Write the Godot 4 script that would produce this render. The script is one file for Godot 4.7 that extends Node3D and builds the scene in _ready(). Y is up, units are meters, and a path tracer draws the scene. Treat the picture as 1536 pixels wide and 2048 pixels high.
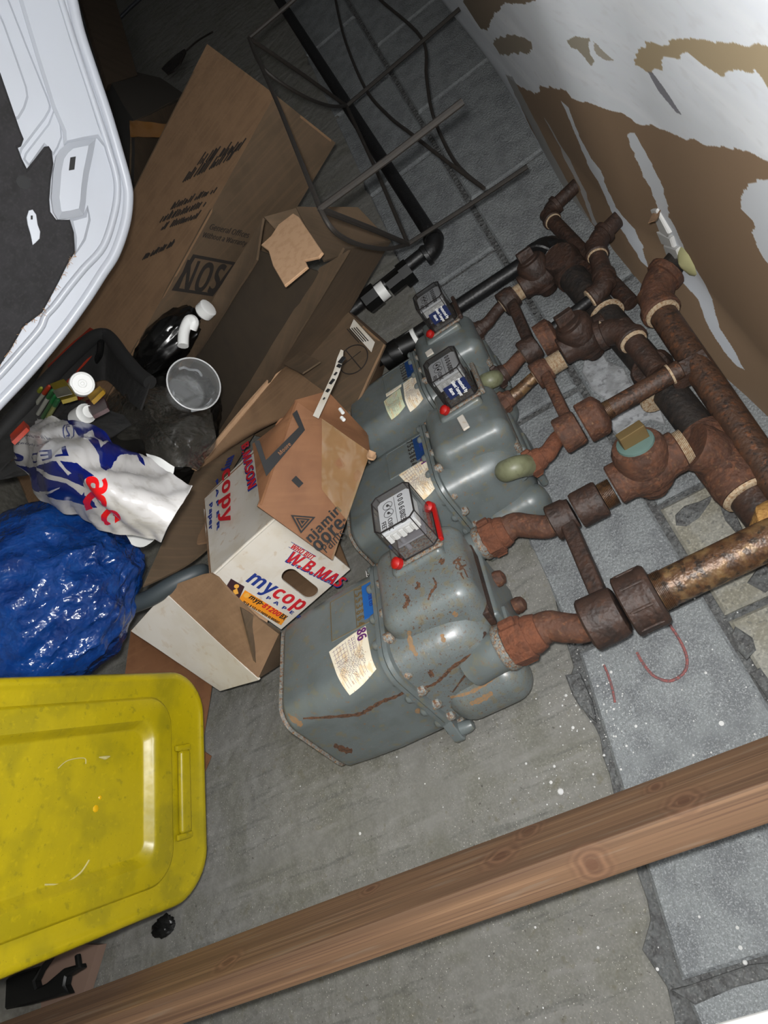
extends Node3D

const UP := Vector3.UP

# a growing list of triangles; every shape added is turned so that its faces look outwards
class Mb:
	var p := PackedVector3Array()
	var u := PackedVector2Array()
	var c := PackedColorArray()
	func tri(a: Vector3, b: Vector3, d: Vector3, ua := Vector2.ZERO, ub := Vector2.ZERO, ud := Vector2.ZERO) -> void:
		p.append(a); p.append(b); p.append(d)
		u.append(ua); u.append(ub); u.append(ud)
	func quad(a: Vector3, b: Vector3, d: Vector3, e: Vector3, ua := Vector2.ZERO, ub := Vector2.ZERO, ud := Vector2.ZERO, ue := Vector2.ZERO) -> void:
		tri(a, b, d, ua, ub, ud)
		tri(a, d, e, ua, ud, ue)
	func seal(s: int) -> void:
		var n := p.size()
		if n <= s:
			return
		var m := Vector3.ZERO
		for i in range(s, n):
			m += p[i]
		m /= float(n - s)
		var vol := 0.0
		for i in range(s, n, 3):
			vol += (p[i] - m).dot((p[i + 1] - m).cross(p[i + 2] - m))
		if vol < 0.0:
			for i in range(s, n, 3):
				var t := p[i + 1]
				p[i + 1] = p[i + 2]
				p[i + 2] = t
				var q := u[i + 1]
				u[i + 1] = u[i + 2]
				u[i + 2] = q

	# rings of equal length joined to a skin
	func loft(rings: Array, cap0 := true, cap1 := true) -> void:
		var s := p.size()
		var n: int = rings[0].size()
		var m: int = rings.size()
		for i in m - 1:
			var a: PackedVector3Array = rings[i]
			var b: PackedVector3Array = rings[i + 1]
			for j in n:
				var k := (j + 1) % n
				var u0 := float(j) / n
				var u1 := float(j + 1) / n
				var v0 := float(i) / (m - 1)
				var v1 := float(i + 1) / (m - 1)
				quad(a[j], a[k], b[k], b[j], Vector2(u0, v0), Vector2(u1, v0), Vector2(u1, v1), Vector2(u0, v1))
		for e in [[cap0, 0], [cap1, m - 1]]:
			if e[0]:
				var r: PackedVector3Array = rings[e[1]]
				var o := Vector3.ZERO
				for q in r:
					o += q
				o /= n
				for j in n:
					if e[1] == 0:
						tri(o, r[(j + 1) % n], r[j])
					else:
						tri(o, r[j], r[(j + 1) % n])
		seal(s)

	# profile of (distance along axis, radius) turned round an axis
	func lathe(at: Vector3, axis: Vector3, prof: Array, n := 20, spin := 0.0) -> void:
		var z := axis.normalized()
		var x := z.cross(Vector3(0.3, 0.2, 1.0) if absf(z.z) < 0.8 else Vector3(0.1, 1.0, 0.2)).normalized()
		var y := z.cross(x)
		var rings := []
		for q in prof:
			var r := PackedVector3Array()
			for j in n:
				var t := TAU * j / n + spin
				r.append(at + z * q.x + (x * cos(t) + y * sin(t)) * q.y)
			rings.append(r)
		loft(rings)

	func tube(path: Array, rad, n := 14, cap := true) -> void:
		var rings := []
		var m := path.size()
		var nrm := Vector3.ZERO
		for i in m:
			var t: Vector3 = (path[mini(i + 1, m - 1)] - path[maxi(i - 1, 0)]).normalized()
			if i == 0:
				nrm = t.cross(Vector3(0.31, 0.87, 0.2)).normalized()
			else:
				nrm = (nrm - t * nrm.dot(t)).normalized()
			var b := t.cross(nrm)
			var r := PackedVector3Array()
			var q: float = rad[i] if rad is Array else rad
			for j in n:
				var g := TAU * j / n
				r.append(path[i] + (nrm * cos(g) + b * sin(g)) * q)
			rings.append(r)
		loft(rings, cap, cap)

	# a box with rounded edges, in the axes of t
	func rbox(t: Transform3D, size: Vector3, r: float, seg := 3) -> void:
		var h := size / 2.0
		r = minf(r, minf(h.x, minf(h.y, h.z)) * 0.98)
		var rings := []
		var steps := []
		for i in seg + 1:
			var g := PI / 2 * i / seg
			steps.append(Vector2(-h.y + r - r * cos(g), r * (1 - sin(g))))
		for i in seg + 1:
			var g := PI / 2 * (seg - i) / seg
			steps.append(Vector2(h.y - r + r * cos(g), r * (1 - sin(g))))
		for q in steps:
			var ring := PackedVector3Array()
			for v in Mb.rr(h.x - q.y, h.z - q.y, r - q.y * 0.98, seg):
				ring.append(t * Vector3(v.x, q.x, v.y))
			rings.append(ring)
		loft(rings)

	static func rr(hx: float, hy: float, r: float, seg := 4) -> PackedVector2Array:
		var o := PackedVector2Array()
		r = minf(r, minf(hx, hy) * 0.999)
		for k in 4:
			var cx := (hx - r) * (1 if k == 0 or k == 3 else -1)
			var cy := (hy - r) * (1 if k < 2 else -1)
			for i in seg + 1:
				var g := PI / 2 * (k + float(i) / seg)
				o.append(Vector2(cx + r * cos(g), cy + r * sin(g)))
		return o

	# an outline in the xy plane of t, given a depth along its z
	func prism(outline: PackedVector2Array, t: Transform3D, d: float, bev := 0.0) -> void:
		var s := p.size()
		var poly := outline.duplicate()
		var area := 0.0
		for i in poly.size():
			area += poly[i].cross(poly[(i + 1) % poly.size()])
		if area < 0.0:
			poly.reverse()
		var n := poly.size()
		var inner := poly.duplicate()
		if bev > 0.0:
			for i in n:
				var e0 := (poly[i] - poly[posmod(i - 1, n)]).normalized()
				var e1 := (poly[(i + 1) % n] - poly[i]).normalized()
				var h := Vector2(-e0.y - e1.y, e0.x + e1.x)
				inner[i] = poly[i] + h.normalized() * bev / maxf(0.5, h.length() / 2.0)
		var idx := Geometry2D.triangulate_polygon(poly)
		for i in range(0, idx.size(), 3):
			var ia := idx[i]
			var ib := idx[i + 1]
			var ie := idx[i + 2]
			if (poly[ib] - poly[ia]).cross(poly[ie] - poly[ia]) < 0.0:
				var sw := ib
				ib = ie
				ie = sw
			var a := poly[ia]
			var b := poly[ib]
			var e := poly[ie]
			tri(t * Vector3(a.x, a.y, 0), t * Vector3(e.x, e.y, 0), t * Vector3(b.x, b.y, 0), a, e, b)
			a = inner[ia]
			b = inner[ib]
			e = inner[ie]
			tri(t * Vector3(a.x, a.y, d), t * Vector3(b.x, b.y, d), t * Vector3(e.x, e.y, d), a, b, e)
		var db := d - bev * signf(d)
		for i in n:
			var k := (i + 1) % n
			var a := poly[i]
			var b := poly[k]
			quad(t * Vector3(a.x, a.y, 0), t * Vector3(b.x, b.y, 0), t * Vector3(b.x, b.y, db), t * Vector3(a.x, a.y, db), a, b, b, a)
			if bev > 0.0:
				quad(t * Vector3(a.x, a.y, db), t * Vector3(b.x, b.y, db), t * Vector3(inner[k].x, inner[k].y, d), t * Vector3(inner[i].x, inner[i].y, d), a, b, inner[k], inner[i])
		seal(s)

	# rows of points made into a sheet of some thickness
	func sheet(g: Array, th: float) -> void:
		var s := p.size()
		var n: int = g.size()
		var m: int = g[0].size()
		var back := []
		for i in n:
			var row := PackedVector3Array()
			for j in m:
				var du: Vector3 = g[i][mini(j + 1, m - 1)] - g[i][maxi(j - 1, 0)]
				var dv: Vector3 = g[mini(i + 1, n - 1)][j] - g[maxi(i - 1, 0)][j]
				row.append(g[i][j] + du.cross(dv).normalized() * th)
			back.append(row)
		for i in n - 1:
			for j in m - 1:
				var a := Vector2(float(j) / (m - 1), float(i) / (n - 1))
				var b := Vector2(float(j + 1) / (m - 1), float(i) / (n - 1))
				var e := Vector2(float(j + 1) / (m - 1), float(i + 1) / (n - 1))
				var f := Vector2(float(j) / (m - 1), float(i + 1) / (n - 1))
				quad(g[i][j], g[i][j + 1], g[i + 1][j + 1], g[i + 1][j], a, b, e, f)
				quad(back[i][j], back[i + 1][j], back[i + 1][j + 1], back[i][j + 1], a, f, e, b)
		for j in m - 1:
			quad(g[0][j + 1], g[0][j], back[0][j], back[0][j + 1])
			quad(g[n - 1][j], g[n - 1][j + 1], back[n - 1][j + 1], back[n - 1][j])
		for i in n - 1:
			quad(g[i][0], g[i + 1][0], back[i + 1][0], back[i][0])
			quad(g[i + 1][m - 1], g[i][m - 1], back[i][m - 1], back[i + 1][m - 1])
		seal(s)

	# four corners (top left, top right, bottom right, bottom left) as a warped card
	func card(a: Vector3, b: Vector3, d: Vector3, e: Vector3, th: float, bulge := 0.0, rough := 0.0, sd := 1, nu := 10, nv := 10) -> void:
		var nz := FastNoiseLite.new()
		nz.seed = sd
		nz.frequency = 3.0
		var nrm := (b - a).cross(e - a).normalized()
		var g := []
		for i in nv + 1:
			var row := PackedVector3Array()
			for j in nu + 1:
				var x := float(j) / nu
				var y := float(i) / nv
				var q := a.lerp(b, x).lerp(e.lerp(d, x), y)
				row.append(q + nrm * (bulge * sin(PI * x) * sin(PI * y) + rough * nz.get_noise_3d(q.x * 3, q.y * 3, q.z * 3)))
			g.append(row)
		sheet(g, th)

	func mesh_of(m: Mesh, t: Transform3D, shear := 0.0) -> void:
		var s := p.size()
		for k in m.get_surface_count():
			var arr := m.surface_get_arrays(k)
			var v: PackedVector3Array = arr[Mesh.ARRAY_VERTEX]
			var ix = arr[Mesh.ARRAY_INDEX]
			var order := PackedInt32Array()
			if ix == null or ix.size() == 0:
				for i in v.size():
					order.append(i)
			else:
				order = ix
			for i in range(0, order.size(), 3):
				var q := []
				for e in 3:
					var w := v[order[i + e]]
					q.append(t * Vector3(w.x + w.y * shear, w.y, w.z))
				tri(q[0], q[1], q[2])
		seal(s)

	func text(words: String, t: Transform3D, height: float, shear := 0.0, font: Font = null, wide := 1.0, depth := 0.0006) -> void:
		var tm := TextMesh.new()
		tm.text = words
		if font:
			tm.font = font
		tm.font_size = 64
		tm.pixel_size = height / 46.0
		tm.depth = depth
		tm.curve_step = 4.0
		mesh_of(tm, t * Transform3D(Basis.from_scale(Vector3(wide, 1, 1)), Vector3.ZERO), shear)

	# smooth where faces meet at less than the angle
	func build(angle := 38.0) -> ArrayMesh:
		var n := p.size()
		var fn := PackedVector3Array()
		fn.resize(n / 3)
		var at := {}
		for i in range(0, n, 3):
			fn[i / 3] = (p[i + 1] - p[i]).cross(p[i + 2] - p[i])
			for k in 3:
				var key := Vector3i((p[i + k] * 50000.0).round())
				if at.has(key):
					at[key].append(i / 3)
				else:
					at[key] = PackedInt32Array([i / 3])
		var unit := PackedVector3Array()
		for f in fn:
			unit.append(f.normalized())
		var lim := cos(deg_to_rad(angle))
		var pos := PackedVector3Array()
		var nor := PackedVector3Array()
		var uv := PackedVector2Array()
		var col := PackedColorArray()
		var tinted := c.size() == n
		pos.resize(n); nor.resize(n); uv.resize(n)
		if tinted:
			col.resize(n)
		for i in range(0, n, 3):
			var me := unit[i / 3]
			for k in 3:
				var sum := Vector3.ZERO
				for f in at[Vector3i((p[i + k] * 50000.0).round())]:
					if unit[f].dot(me) >= lim:
						sum += fn[f]
				var o := i + (0 if k == 0 else 3 - k)
				pos[o] = p[i + k]
				nor[o] = sum.normalized() if sum.length_squared() > 1e-24 else (me if me.length_squared() > 0.5 else UP)
				uv[o] = u[i + k]
				if tinted:
					col[o] = c[i + k]
		var arr := []
		arr.resize(Mesh.ARRAY_MAX)
		arr[Mesh.ARRAY_VERTEX] = pos
		arr[Mesh.ARRAY_NORMAL] = nor
		arr[Mesh.ARRAY_TEX_UV] = uv
		if tinted:
			arr[Mesh.ARRAY_COLOR] = col
		var m := ArrayMesh.new()
		m.add_surface_from_arrays(Mesh.PRIMITIVE_TRIANGLES, arr)
		return m

# ---- naming ----
var used := {}
func numbered(called: String) -> String:
	used[called] = used.get(called, -1) + 1
	return called if used[called] == 0 else "%s_%03d" % [called, used[called]]

func tag(o: Node3D, label: String, category := "", group := "", kind := "") -> Node3D:
	if label: o.set_meta("label", label)
	if category: o.set_meta("category", category)
	if group: o.set_meta("group", group)
	if kind: o.set_meta("kind", kind)
	return o

func thing(called: String, label: String, category: String, at := Vector3.ZERO, group := "") -> Node3D:
	var o := Node3D.new()
	o.name = numbered(called)
	add_child(o)
	o.position = at
	return tag(o, label, category, group)

# a part; its mesh is given in room axes unless the thing is built in its own
func part(root: Node3D, called: String, m: Mb, mat: Material, label := "", local := false, angle := 38.0) -> MeshInstance3D:
	var o := MeshInstance3D.new()
	o.mesh = m.build(angle)
	o.material_override = mat
	var nth := 0
	var nm := called
	while root.has_node(nm):
		nth += 1
		nm = "%s_%03d" % [called, nth]
	o.name = nm
	root.add_child(o, true)
	if not local and root.get_parent() == self and not root is MeshInstance3D:
		o.position = -root.position
	if label: o.set_meta("label", label)
	return o

func solo(called: String, m: Mb, mat: Material, label: String, category: String, group := "", angle := 38.0) -> MeshInstance3D:
	var o := MeshInstance3D.new()
	o.mesh = m.build(angle)
	o.material_override = mat
	o.name = numbered(called)
	add_child(o)
	tag(o, label, category, group)
	return o

func struct(called: String, m: Mb, mat: Material, label: String, category: String) -> MeshInstance3D:
	var o := solo(called, m, mat, label, category)
	o.set_meta("kind", "structure")
	return o

func smooth_path(pts: Array, sub := 5) -> Array:
	var o := []
	var n := pts.size()
	for i in n - 1:
		var a: Vector3 = pts[maxi(i - 1, 0)]
		var b: Vector3 = pts[i]
		var d: Vector3 = pts[i + 1]
		var e: Vector3 = pts[mini(i + 2, n - 1)]
		for k in sub:
			o.append(b.cubic_interpolate(d, a, e, float(k) / sub))
	o.append(pts[n - 1])
	return o

func frame(at: Vector3, x: Vector3, y: Vector3) -> Transform3D:
	x = x.normalized()
	var z := x.cross(y).normalized()
	return Transform3D(Basis(x, z.cross(x), z), at)

# ---- textures and materials ----
var images := {}
func noise_bytes(size: int, freq: float, sd: int, kind := "simplex", stretch := Vector2.ONE) -> PackedByteArray:
	var nz := FastNoiseLite.new()
	nz.seed = sd
	nz.frequency = freq
	nz.noise_type = FastNoiseLite.TYPE_SIMPLEX_SMOOTH
	nz.fractal_octaves = 4
	if kind == "cell":
		nz.noise_type = FastNoiseLite.TYPE_CELLULAR
		nz.cellular_return_type = FastNoiseLite.RETURN_DISTANCE
		nz.fractal_type = FastNoiseLite.FRACTAL_NONE
	elif kind == "grain":
		nz.noise_type = FastNoiseLite.TYPE_VALUE
		nz.fractal_octaves = 2
	elif kind == "ridge":
		nz.fractal_type = FastNoiseLite.FRACTAL_RIDGED
		nz.fractal_octaves = 3
	var im := nz.get_seamless_image(maxi(8, int(size / stretch.x)), maxi(8, int(size / stretch.y)), false, false, 0.12)
	if stretch != Vector2.ONE:
		im.resize(size, size, Image.INTERPOLATE_CUBIC)
	im.convert(Image.FORMAT_L8)
	return im.get_data()

# base colour, then layers [freq, kind, seed, low, high, colour, amount, stretch]
func layered(size: int, base: Color, layers: Array) -> Image:
	var n := size * size
	var r := PackedFloat32Array(); r.resize(n); r.fill(base.r)
	var g := PackedFloat32Array(); g.resize(n); g.fill(base.g)
	var b := PackedFloat32Array(); b.resize(n); b.fill(base.b)
	for l in layers:
		var nb := noise_bytes(size, l[0], l[2], l[1], l[7] if l.size() > 7 else Vector2.ONE)
		var lut := PackedFloat32Array()
		for i in 256:
			lut.append(smoothstep(l[3], l[4], i / 255.0) * l[6])
		var k: Color = l[5]
		var kr := k.r
		var kg := k.g
		var kb := k.b
		for i in n:
			var t := lut[nb[i]]
			if t > 0.003:
				r[i] += (kr - r[i]) * t
				g[i] += (kg - g[i]) * t
				b[i] += (kb - b[i]) * t
	var out := PackedByteArray()
	out.resize(n * 3)
	for i in n:
		out[i * 3] = int(clampf(r[i], 0, 1) * 255)
		out[i * 3 + 1] = int(clampf(g[i], 0, 1) * 255)
		out[i * 3 + 2] = int(clampf(b[i], 0, 1) * 255)
	return Image.create_from_data(size, size, false, Image.FORMAT_RGB8, out)

func tex(im: Image) -> ImageTexture:
	return ImageTexture.create_from_image(im)

func bumps(freq: float, sd: int, strength: float, size := 256, stretch := 1.0) -> NoiseTexture2D:
	var nz := FastNoiseLite.new()
	nz.seed = sd
	nz.frequency = freq
	nz.fractal_octaves = 4
	var t := NoiseTexture2D.new()
	t.width = size
	t.height = size
	t.seamless = true
	t.as_normal_map = true
	t.bump_strength = strength
	t.noise = nz
	return t

# a material of a tiled picture laid on from three sides; tile in metres
func mat(picture, tile := 0.3, rough := 0.7, metal := 0.0, normal: Texture2D = null, ns := 1.0, world := false) -> StandardMaterial3D:
	var m := StandardMaterial3D.new()
	if picture is Color:
		m.albedo_color = picture
	else:
		m.albedo_texture = picture if picture is Texture2D else tex(picture)
	m.roughness = rough
	m.metallic = metal
	if normal:
		m.normal_enabled = true
		m.normal_texture = normal
		m.normal_scale = ns
	m.uv1_triplanar = true
	m.uv1_world_triplanar = world
	m.uv1_scale = Vector3.ONE / tile
	return m

func plain(c: Color, rough := 0.6, metal := 0.0) -> StandardMaterial3D:
	var m := StandardMaterial3D.new()
	m.albedo_color = c
	m.roughness = rough
	m.metallic = metal
	return m

func clear_mat(c: Color, rough := 0.1) -> StandardMaterial3D:
	var m := StandardMaterial3D.new()
	m.transparency = BaseMaterial3D.TRANSPARENCY_ALPHA
	m.albedo_color = c
	m.roughness = rough
	return m

# fill polygons (0..1 coordinates) into a picture, with wavy edges
func paint(im: Image, poly: Array, c: Color, wob := 0.0, sd := 1, amount := 1.0, wf := 0.02) -> void:
	var w := im.get_width()
	var h := im.get_height()
	var nz := FastNoiseLite.new()
	nz.seed = sd
	nz.frequency = wf
	nz.fractal_octaves = 4
	var pts := PackedVector2Array()
	for q in poly:
		pts.append(Vector2(q.x * w, q.y * h))
	var n := pts.size()
	var lo := pts[0]
	var hi := pts[0]
	for q in pts:
		lo = lo.min(q)
		hi = hi.max(q)
	var pad := wob * 1.2 + 1
	for y in range(maxi(0, int(lo.y - pad)), mini(h, int(hi.y + pad) + 1)):
		# crossings of the row, each moved by the noise
		var xs := PackedFloat32Array()
		var yy := y + 0.5 + (nz.get_noise_2d(900.0, y) * wob * 0.4 if wob > 0.0 else 0.0)
		for i in n:
			var a := pts[i]
			var b := pts[(i + 1) % n]
			if (a.y <= yy) != (b.y <= yy):
				var x := a.x + (yy - a.y) / (b.y - a.y) * (b.x - a.x)
				xs.append(x + nz.get_noise_2d(x * 0.3 + i * 0.0, y * 1.0) * wob)
		xs.sort()
		for k in range(0, xs.size() - 1, 2):
			var x0 := maxi(0, int(round(xs[k])))
			var x1 := mini(w, int(round(xs[k + 1])))
			if x1 <= x0:
				continue
			if amount >= 1.0:
				im.fill_rect(Rect2i(x0, y, x1 - x0, 1), c)
			else:
				for x in range(x0, x1):
					im.set_pixel(x, y, im.get_pixel(x, y).lerp(c, amount))

var M := {}
func make_materials() -> void:
	var fine := bumps(0.05, 5, 3.0)
	M.poured = mat(layered(1024, Color(0.435, 0.43, 0.41), [
		[0.004, "simplex", 1, 0.35, 0.75, Color(0.395, 0.39, 0.355), 0.7],
		[0.02, "simplex", 2, 0.5, 0.85, Color(0.49, 0.485, 0.47), 0.6, Vector2(1, 7)],
		[0.03, "simplex", 3, 0.62, 0.9, Color(0.315, 0.315, 0.30), 0.5, Vector2(1, 9)],
		[0.02, "simplex", 13, 0.7, 0.85, Color(0.37, 0.35, 0.28), 0.4],
		[0.25, "grain", 4, 0.3, 0.9, Color(0.52, 0.515, 0.49), 0.45],
		[0.16, "simplex", 6, 0.8, 0.86, Color(0.88, 0.87, 0.82), 0.8],
		[0.05, "simplex", 8, 0.82, 0.86, Color(0.25, 0.24, 0.22), 0.7]]), 0.55, 0.85, 0.0, fine, 0.5)
	M.block = mat(layered(1024, Color(0.465, 0.48, 0.485), [
		[0.006, "simplex", 11, 0.35, 0.8, Color(0.39, 0.40, 0.41), 0.8],
		[0.3, "grain", 12, 0.45, 0.9, Color(0.60, 0.615, 0.62), 0.8],
		[0.3, "grain", 14, 0.75, 0.95, Color(0.18, 0.18, 0.18), 0.6],
		[0.15, "simplex", 15, 0.78, 0.83, Color(0.78, 0.79, 0.79), 0.75]]), 0.4, 0.9, 0.0, bumps(0.25, 7, 4.0), 0.4)
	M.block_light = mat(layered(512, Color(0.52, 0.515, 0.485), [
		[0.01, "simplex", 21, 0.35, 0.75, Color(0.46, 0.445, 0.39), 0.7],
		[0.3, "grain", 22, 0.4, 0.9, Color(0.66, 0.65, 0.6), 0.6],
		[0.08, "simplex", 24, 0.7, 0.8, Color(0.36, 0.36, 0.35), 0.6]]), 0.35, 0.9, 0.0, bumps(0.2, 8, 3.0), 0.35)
	M.plaster = mat(layered(256, Color(0.62, 0.63, 0.64), [[0.02, "simplex", 25, 0.4, 0.75, Color(0.50, 0.505, 0.51), 0.8], [0.06, "simplex", 26, 0.65, 0.8, Color(0.40, 0.40, 0.41), 0.6]]), 0.25, 0.9, 0.0, bumps(0.06, 28, 4.0), 0.4)
	M.pipe_brown = mat(layered(512, Color(0.27, 0.185, 0.135), [
		[0.012, "simplex", 75, 0.5, 0.75, Color(0.15, 0.115, 0.10), 0.85],
		[0.03, "simplex", 76, 0.6, 0.8, Color(0.42, 0.25, 0.14), 0.75],
		[0.05, "simplex", 77, 0.68, 0.8, Color(0.07, 0.06, 0.06), 0.8],
		[0.2, "grain", 78, 0.5, 0.9, Color(0.34, 0.24, 0.17), 0.4]]), 0.2, 0.6, 0.0, bumps(0.12, 29, 3.0), 0.4)
	M.mortar = mat(layered(512, Color(0.36, 0.365, 0.365), [
		[0.02, "simplex", 31, 0.4, 0.7, Color(0.29, 0.29, 0.29), 0.8],
		[0.3, "grain", 32, 0.5, 0.9, Color(0.46, 0.46, 0.45), 0.6],
		[0.12, "simplex", 33, 0.76, 0.82, Color(0.7, 0.7, 0.68), 0.5]]), 0.3, 0.95, 0.0, bumps(0.1, 9, 8.0), 0.7)
	M.rust = mat(layered(512, Color(0.315, 0.205, 0.15), [
		[0.012, "simplex", 41, 0.4, 0.7, Color(0.235, 0.155, 0.115), 0.9],
		[0.03, "simplex", 42, 0.55, 0.8, Color(0.43, 0.265, 0.165), 0.7],
		[0.2, "grain", 43, 0.4, 0.9, Color(0.30, 0.17, 0.11), 0.5],
		[0.05, "simplex", 44, 0.78, 0.86, Color(0.55, 0.43, 0.28), 0.5]]), 0.22, 0.8, 0.0, bumps(0.09, 10, 5.0), 0.5)
	M.rust_dark = mat(layered(512, Color(0.215, 0.15, 0.12), [
		[0.012, "simplex", 51, 0.4, 0.7, Color(0.145, 0.11, 0.095), 0.9],
		[0.03, "simplex", 52, 0.6, 0.85, Color(0.31, 0.20, 0.135), 0.6],
		[0.2, "grain", 53, 0.4, 0.9, Color(0.22, 0.14, 0.10), 0.5]]), 0.22, 0.62, 0.0, bumps(0.09, 11, 4.0), 0.45)
	M.rust_orange = mat(layered(512, Color(0.40, 0.235, 0.15), [
		[0.02, "simplex", 61, 0.4, 0.7, Color(0.33, 0.195, 0.13), 0.9],
		[0.2, "grain", 63, 0.4, 0.9, Color(0.33, 0.18, 0.11), 0.5]]), 0.18, 0.9, 0.0, bumps(0.12, 12, 5.0), 0.5)
	M.pipe_stained = mat(layered(512, Color(0.32, 0.22, 0.15), [
		[0.012, "simplex", 71, 0.45, 0.7, Color(0.52, 0.42, 0.28), 0.8],
		[0.02, "simplex", 72, 0.55, 0.75, Color(0.13, 0.11, 0.10), 0.85],
		[0.06, "simplex", 73, 0.6, 0.85, Color(0.45, 0.30, 0.16), 0.6],
		[0.2, "grain", 74, 0.5, 0.9, Color(0.42, 0.36, 0.28), 0.5]]), 0.2, 0.42, 0.25, bumps(0.12, 13, 3.0), 0.35)
	M.black_iron = mat(layered(256, Color(0.085, 0.085, 0.09), [
		[0.03, "simplex", 81, 0.5, 0.8, Color(0.05, 0.05, 0.05), 0.8],
		[0.05, "simplex", 82, 0.7, 0.85, Color(0.16, 0.13, 0.11), 0.6]]), 0.2, 0.45, 0.1, bumps(0.1, 14, 2.0), 0.3)
	M.old_iron = mat(layered(256, Color(0.14, 0.115, 0.10), [
		[0.03, "simplex", 83, 0.45, 0.75, Color(0.08, 0.07, 0.065), 0.9],
		[0.05, "simplex", 84, 0.65, 0.85, Color(0.26, 0.18, 0.13), 0.6]]), 0.2, 0.7, 0.0, bumps(0.1, 15, 3.0), 0.4)
	M.dope = mat(layered(256, Color(0.68, 0.61, 0.51), [
		[0.06, "simplex", 91, 0.5, 0.7, Color(0.50, 0.36, 0.24), 0.8]]), 0.08, 0.9)
	M.meter = mat(layered(1024, Color(0.375, 0.40, 0.40), [
		[0.006, "simplex", 101, 0.4, 0.8, Color(0.345, 0.37, 0.365), 0.8],
		[0.012, "simplex", 102, 0.70, 0.84, Color(0.43, 0.40, 0.31), 0.7],
		[0.03, "simplex", 103, 0.80, 0.86, Color(0.50, 0.34, 0.20), 0.85],
		[0.02, "ridge", 105, 0.93, 0.97, Color(0.36, 0.23, 0.14), 0.5],
		[0.10, "simplex", 104, 0.85, 0.88, Color(0.80, 0.77, 0.68), 0.7],
		[0.12, "simplex", 106, 0.86, 0.89, Color(0.16, 0.12, 0.10), 0.8]]), 0.32, 0.36, 0.0, bumps(0.03, 16, 2.0), 0.25)
	M.meter_worn = mat(layered(1024, Color(0.38, 0.405, 0.405), [
		[0.006, "simplex", 101, 0.4, 0.8, Color(0.37, 0.395, 0.39), 0.8],
		[0.014, "simplex", 162, 0.62, 0.80, Color(0.42, 0.385, 0.30), 0.7],
		[0.045, "simplex", 163, 0.74, 0.80, Color(0.33, 0.21, 0.13), 0.85],
		[0.10, "simplex", 164, 0.80, 0.84, Color(0.24, 0.16, 0.12), 0.8],
		[0.08, "simplex", 165, 0.82, 0.86, Color(0.72, 0.62, 0.48), 0.7]]), 0.30, 0.34, 0.0, bumps(0.03, 16, 2.0), 0.25)
	M.rust_band = mat(layered(256, Color(0.36, 0.235, 0.15), [[0.04, "simplex", 167, 0.45, 0.65, Color(0.23, 0.155, 0.11), 0.9], [0.1, "simplex", 168, 0.70, 0.78, Color(0.40, 0.41, 0.39), 0.9]]), 0.06, 0.85)
	M.stain = mat(layered(256, Color(0.52, 0.39, 0.26), [[0.05, "simplex", 166, 0.4, 0.7, Color(0.40, 0.38, 0.33), 0.8]]), 0.05, 0.8)
	M.meter_rusty = mat(layered(512, Color(0.40, 0.42, 0.415), [
		[0.03, "simplex", 111, 0.5, 0.64, Color(0.36, 0.22, 0.13), 0.9],
		[0.05, "simplex", 112, 0.65, 0.75, Color(0.66, 0.50, 0.32), 0.8],
		[0.08, "simplex", 113, 0.75, 0.8, Color(0.75, 0.72, 0.65), 0.8]]), 0.1, 0.6, 0.0, bumps(0.1, 17, 4.0), 0.4)
	M.meter_green = mat(layered(256, Color(0.42, 0.43, 0.33), [
		[0.03, "simplex", 121, 0.5, 0.8, Color(0.35, 0.35, 0.26), 0.8]]), 0.1, 0.45)
	M.card = mat(layered(512, Color(0.47, 0.365, 0.265), [
		[0.008, "simplex", 131, 0.35, 0.8, Color(0.41, 0.315, 0.225), 0.8],
		[0.06, "simplex", 132, 0.4, 0.9, Color(0.51, 0.40, 0.295), 0.6, Vector2(1, 24)],
		[0.3, "grain", 133, 0.4, 0.9, Color(0.46, 0.34, 0.24), 0.3]]), 0.3, 0.85, 0.0, bumps(0.08, 18, 2.0, 256), 0.3)
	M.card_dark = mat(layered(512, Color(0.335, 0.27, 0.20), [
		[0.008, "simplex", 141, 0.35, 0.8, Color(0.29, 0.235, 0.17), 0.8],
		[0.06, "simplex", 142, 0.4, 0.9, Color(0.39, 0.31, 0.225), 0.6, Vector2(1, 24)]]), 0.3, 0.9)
	M.card_red = mat(layered(512, Color(0.475, 0.32, 0.205), [
		[0.01, "simplex", 151, 0.35, 0.8, Color(0.41, 0.265, 0.165), 0.8],
		[0.08, "simplex", 152, 0.5, 0.9, Color(0.53, 0.375, 0.25), 0.5, Vector2(2, 14)]]), 0.3, 0.75, 0.0, bumps(0.03, 19, 2.0), 0.3)
	M.card_tan = mat(layered(256, Color(0.66, 0.53, 0.41), [
		[0.05, "simplex", 161, 0.4, 0.8, Color(0.61, 0.48, 0.36), 0.7]]), 0.2, 0.9)
	M.paper = mat(layered(512, Color(0.76, 0.735, 0.695), [
		[0.008, "simplex", 171, 0.45, 0.8, Color(0.71, 0.67, 0.60), 0.7],
		[0.02, "simplex", 172, 0.75, 0.9, Color(0.62, 0.50, 0.36), 0.5]]), 0.3, 0.7)
	M.white_plastic = plain(Color(0.86, 0.86, 0.85), 0.45)
	M.dial = plain(Color(0.85, 0.86, 0.87), 0.5)
	M.ink = plain(Color(0.06, 0.06, 0.065), 0.7)
	M.ink_brown = plain(Color(0.13, 0.105, 0.085), 0.85)
	M.ink_red = plain(Color(0.70, 0.09, 0.13), 0.6)
	M.ink_blue = plain(Color(0.08, 0.17, 0.45), 0.6)
	M.ink_purple = plain(Color(0.33, 0.10, 0.36), 0.7)
	M.seal = plain(Color(0.60, 0.06, 0.045), 0.4)
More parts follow.
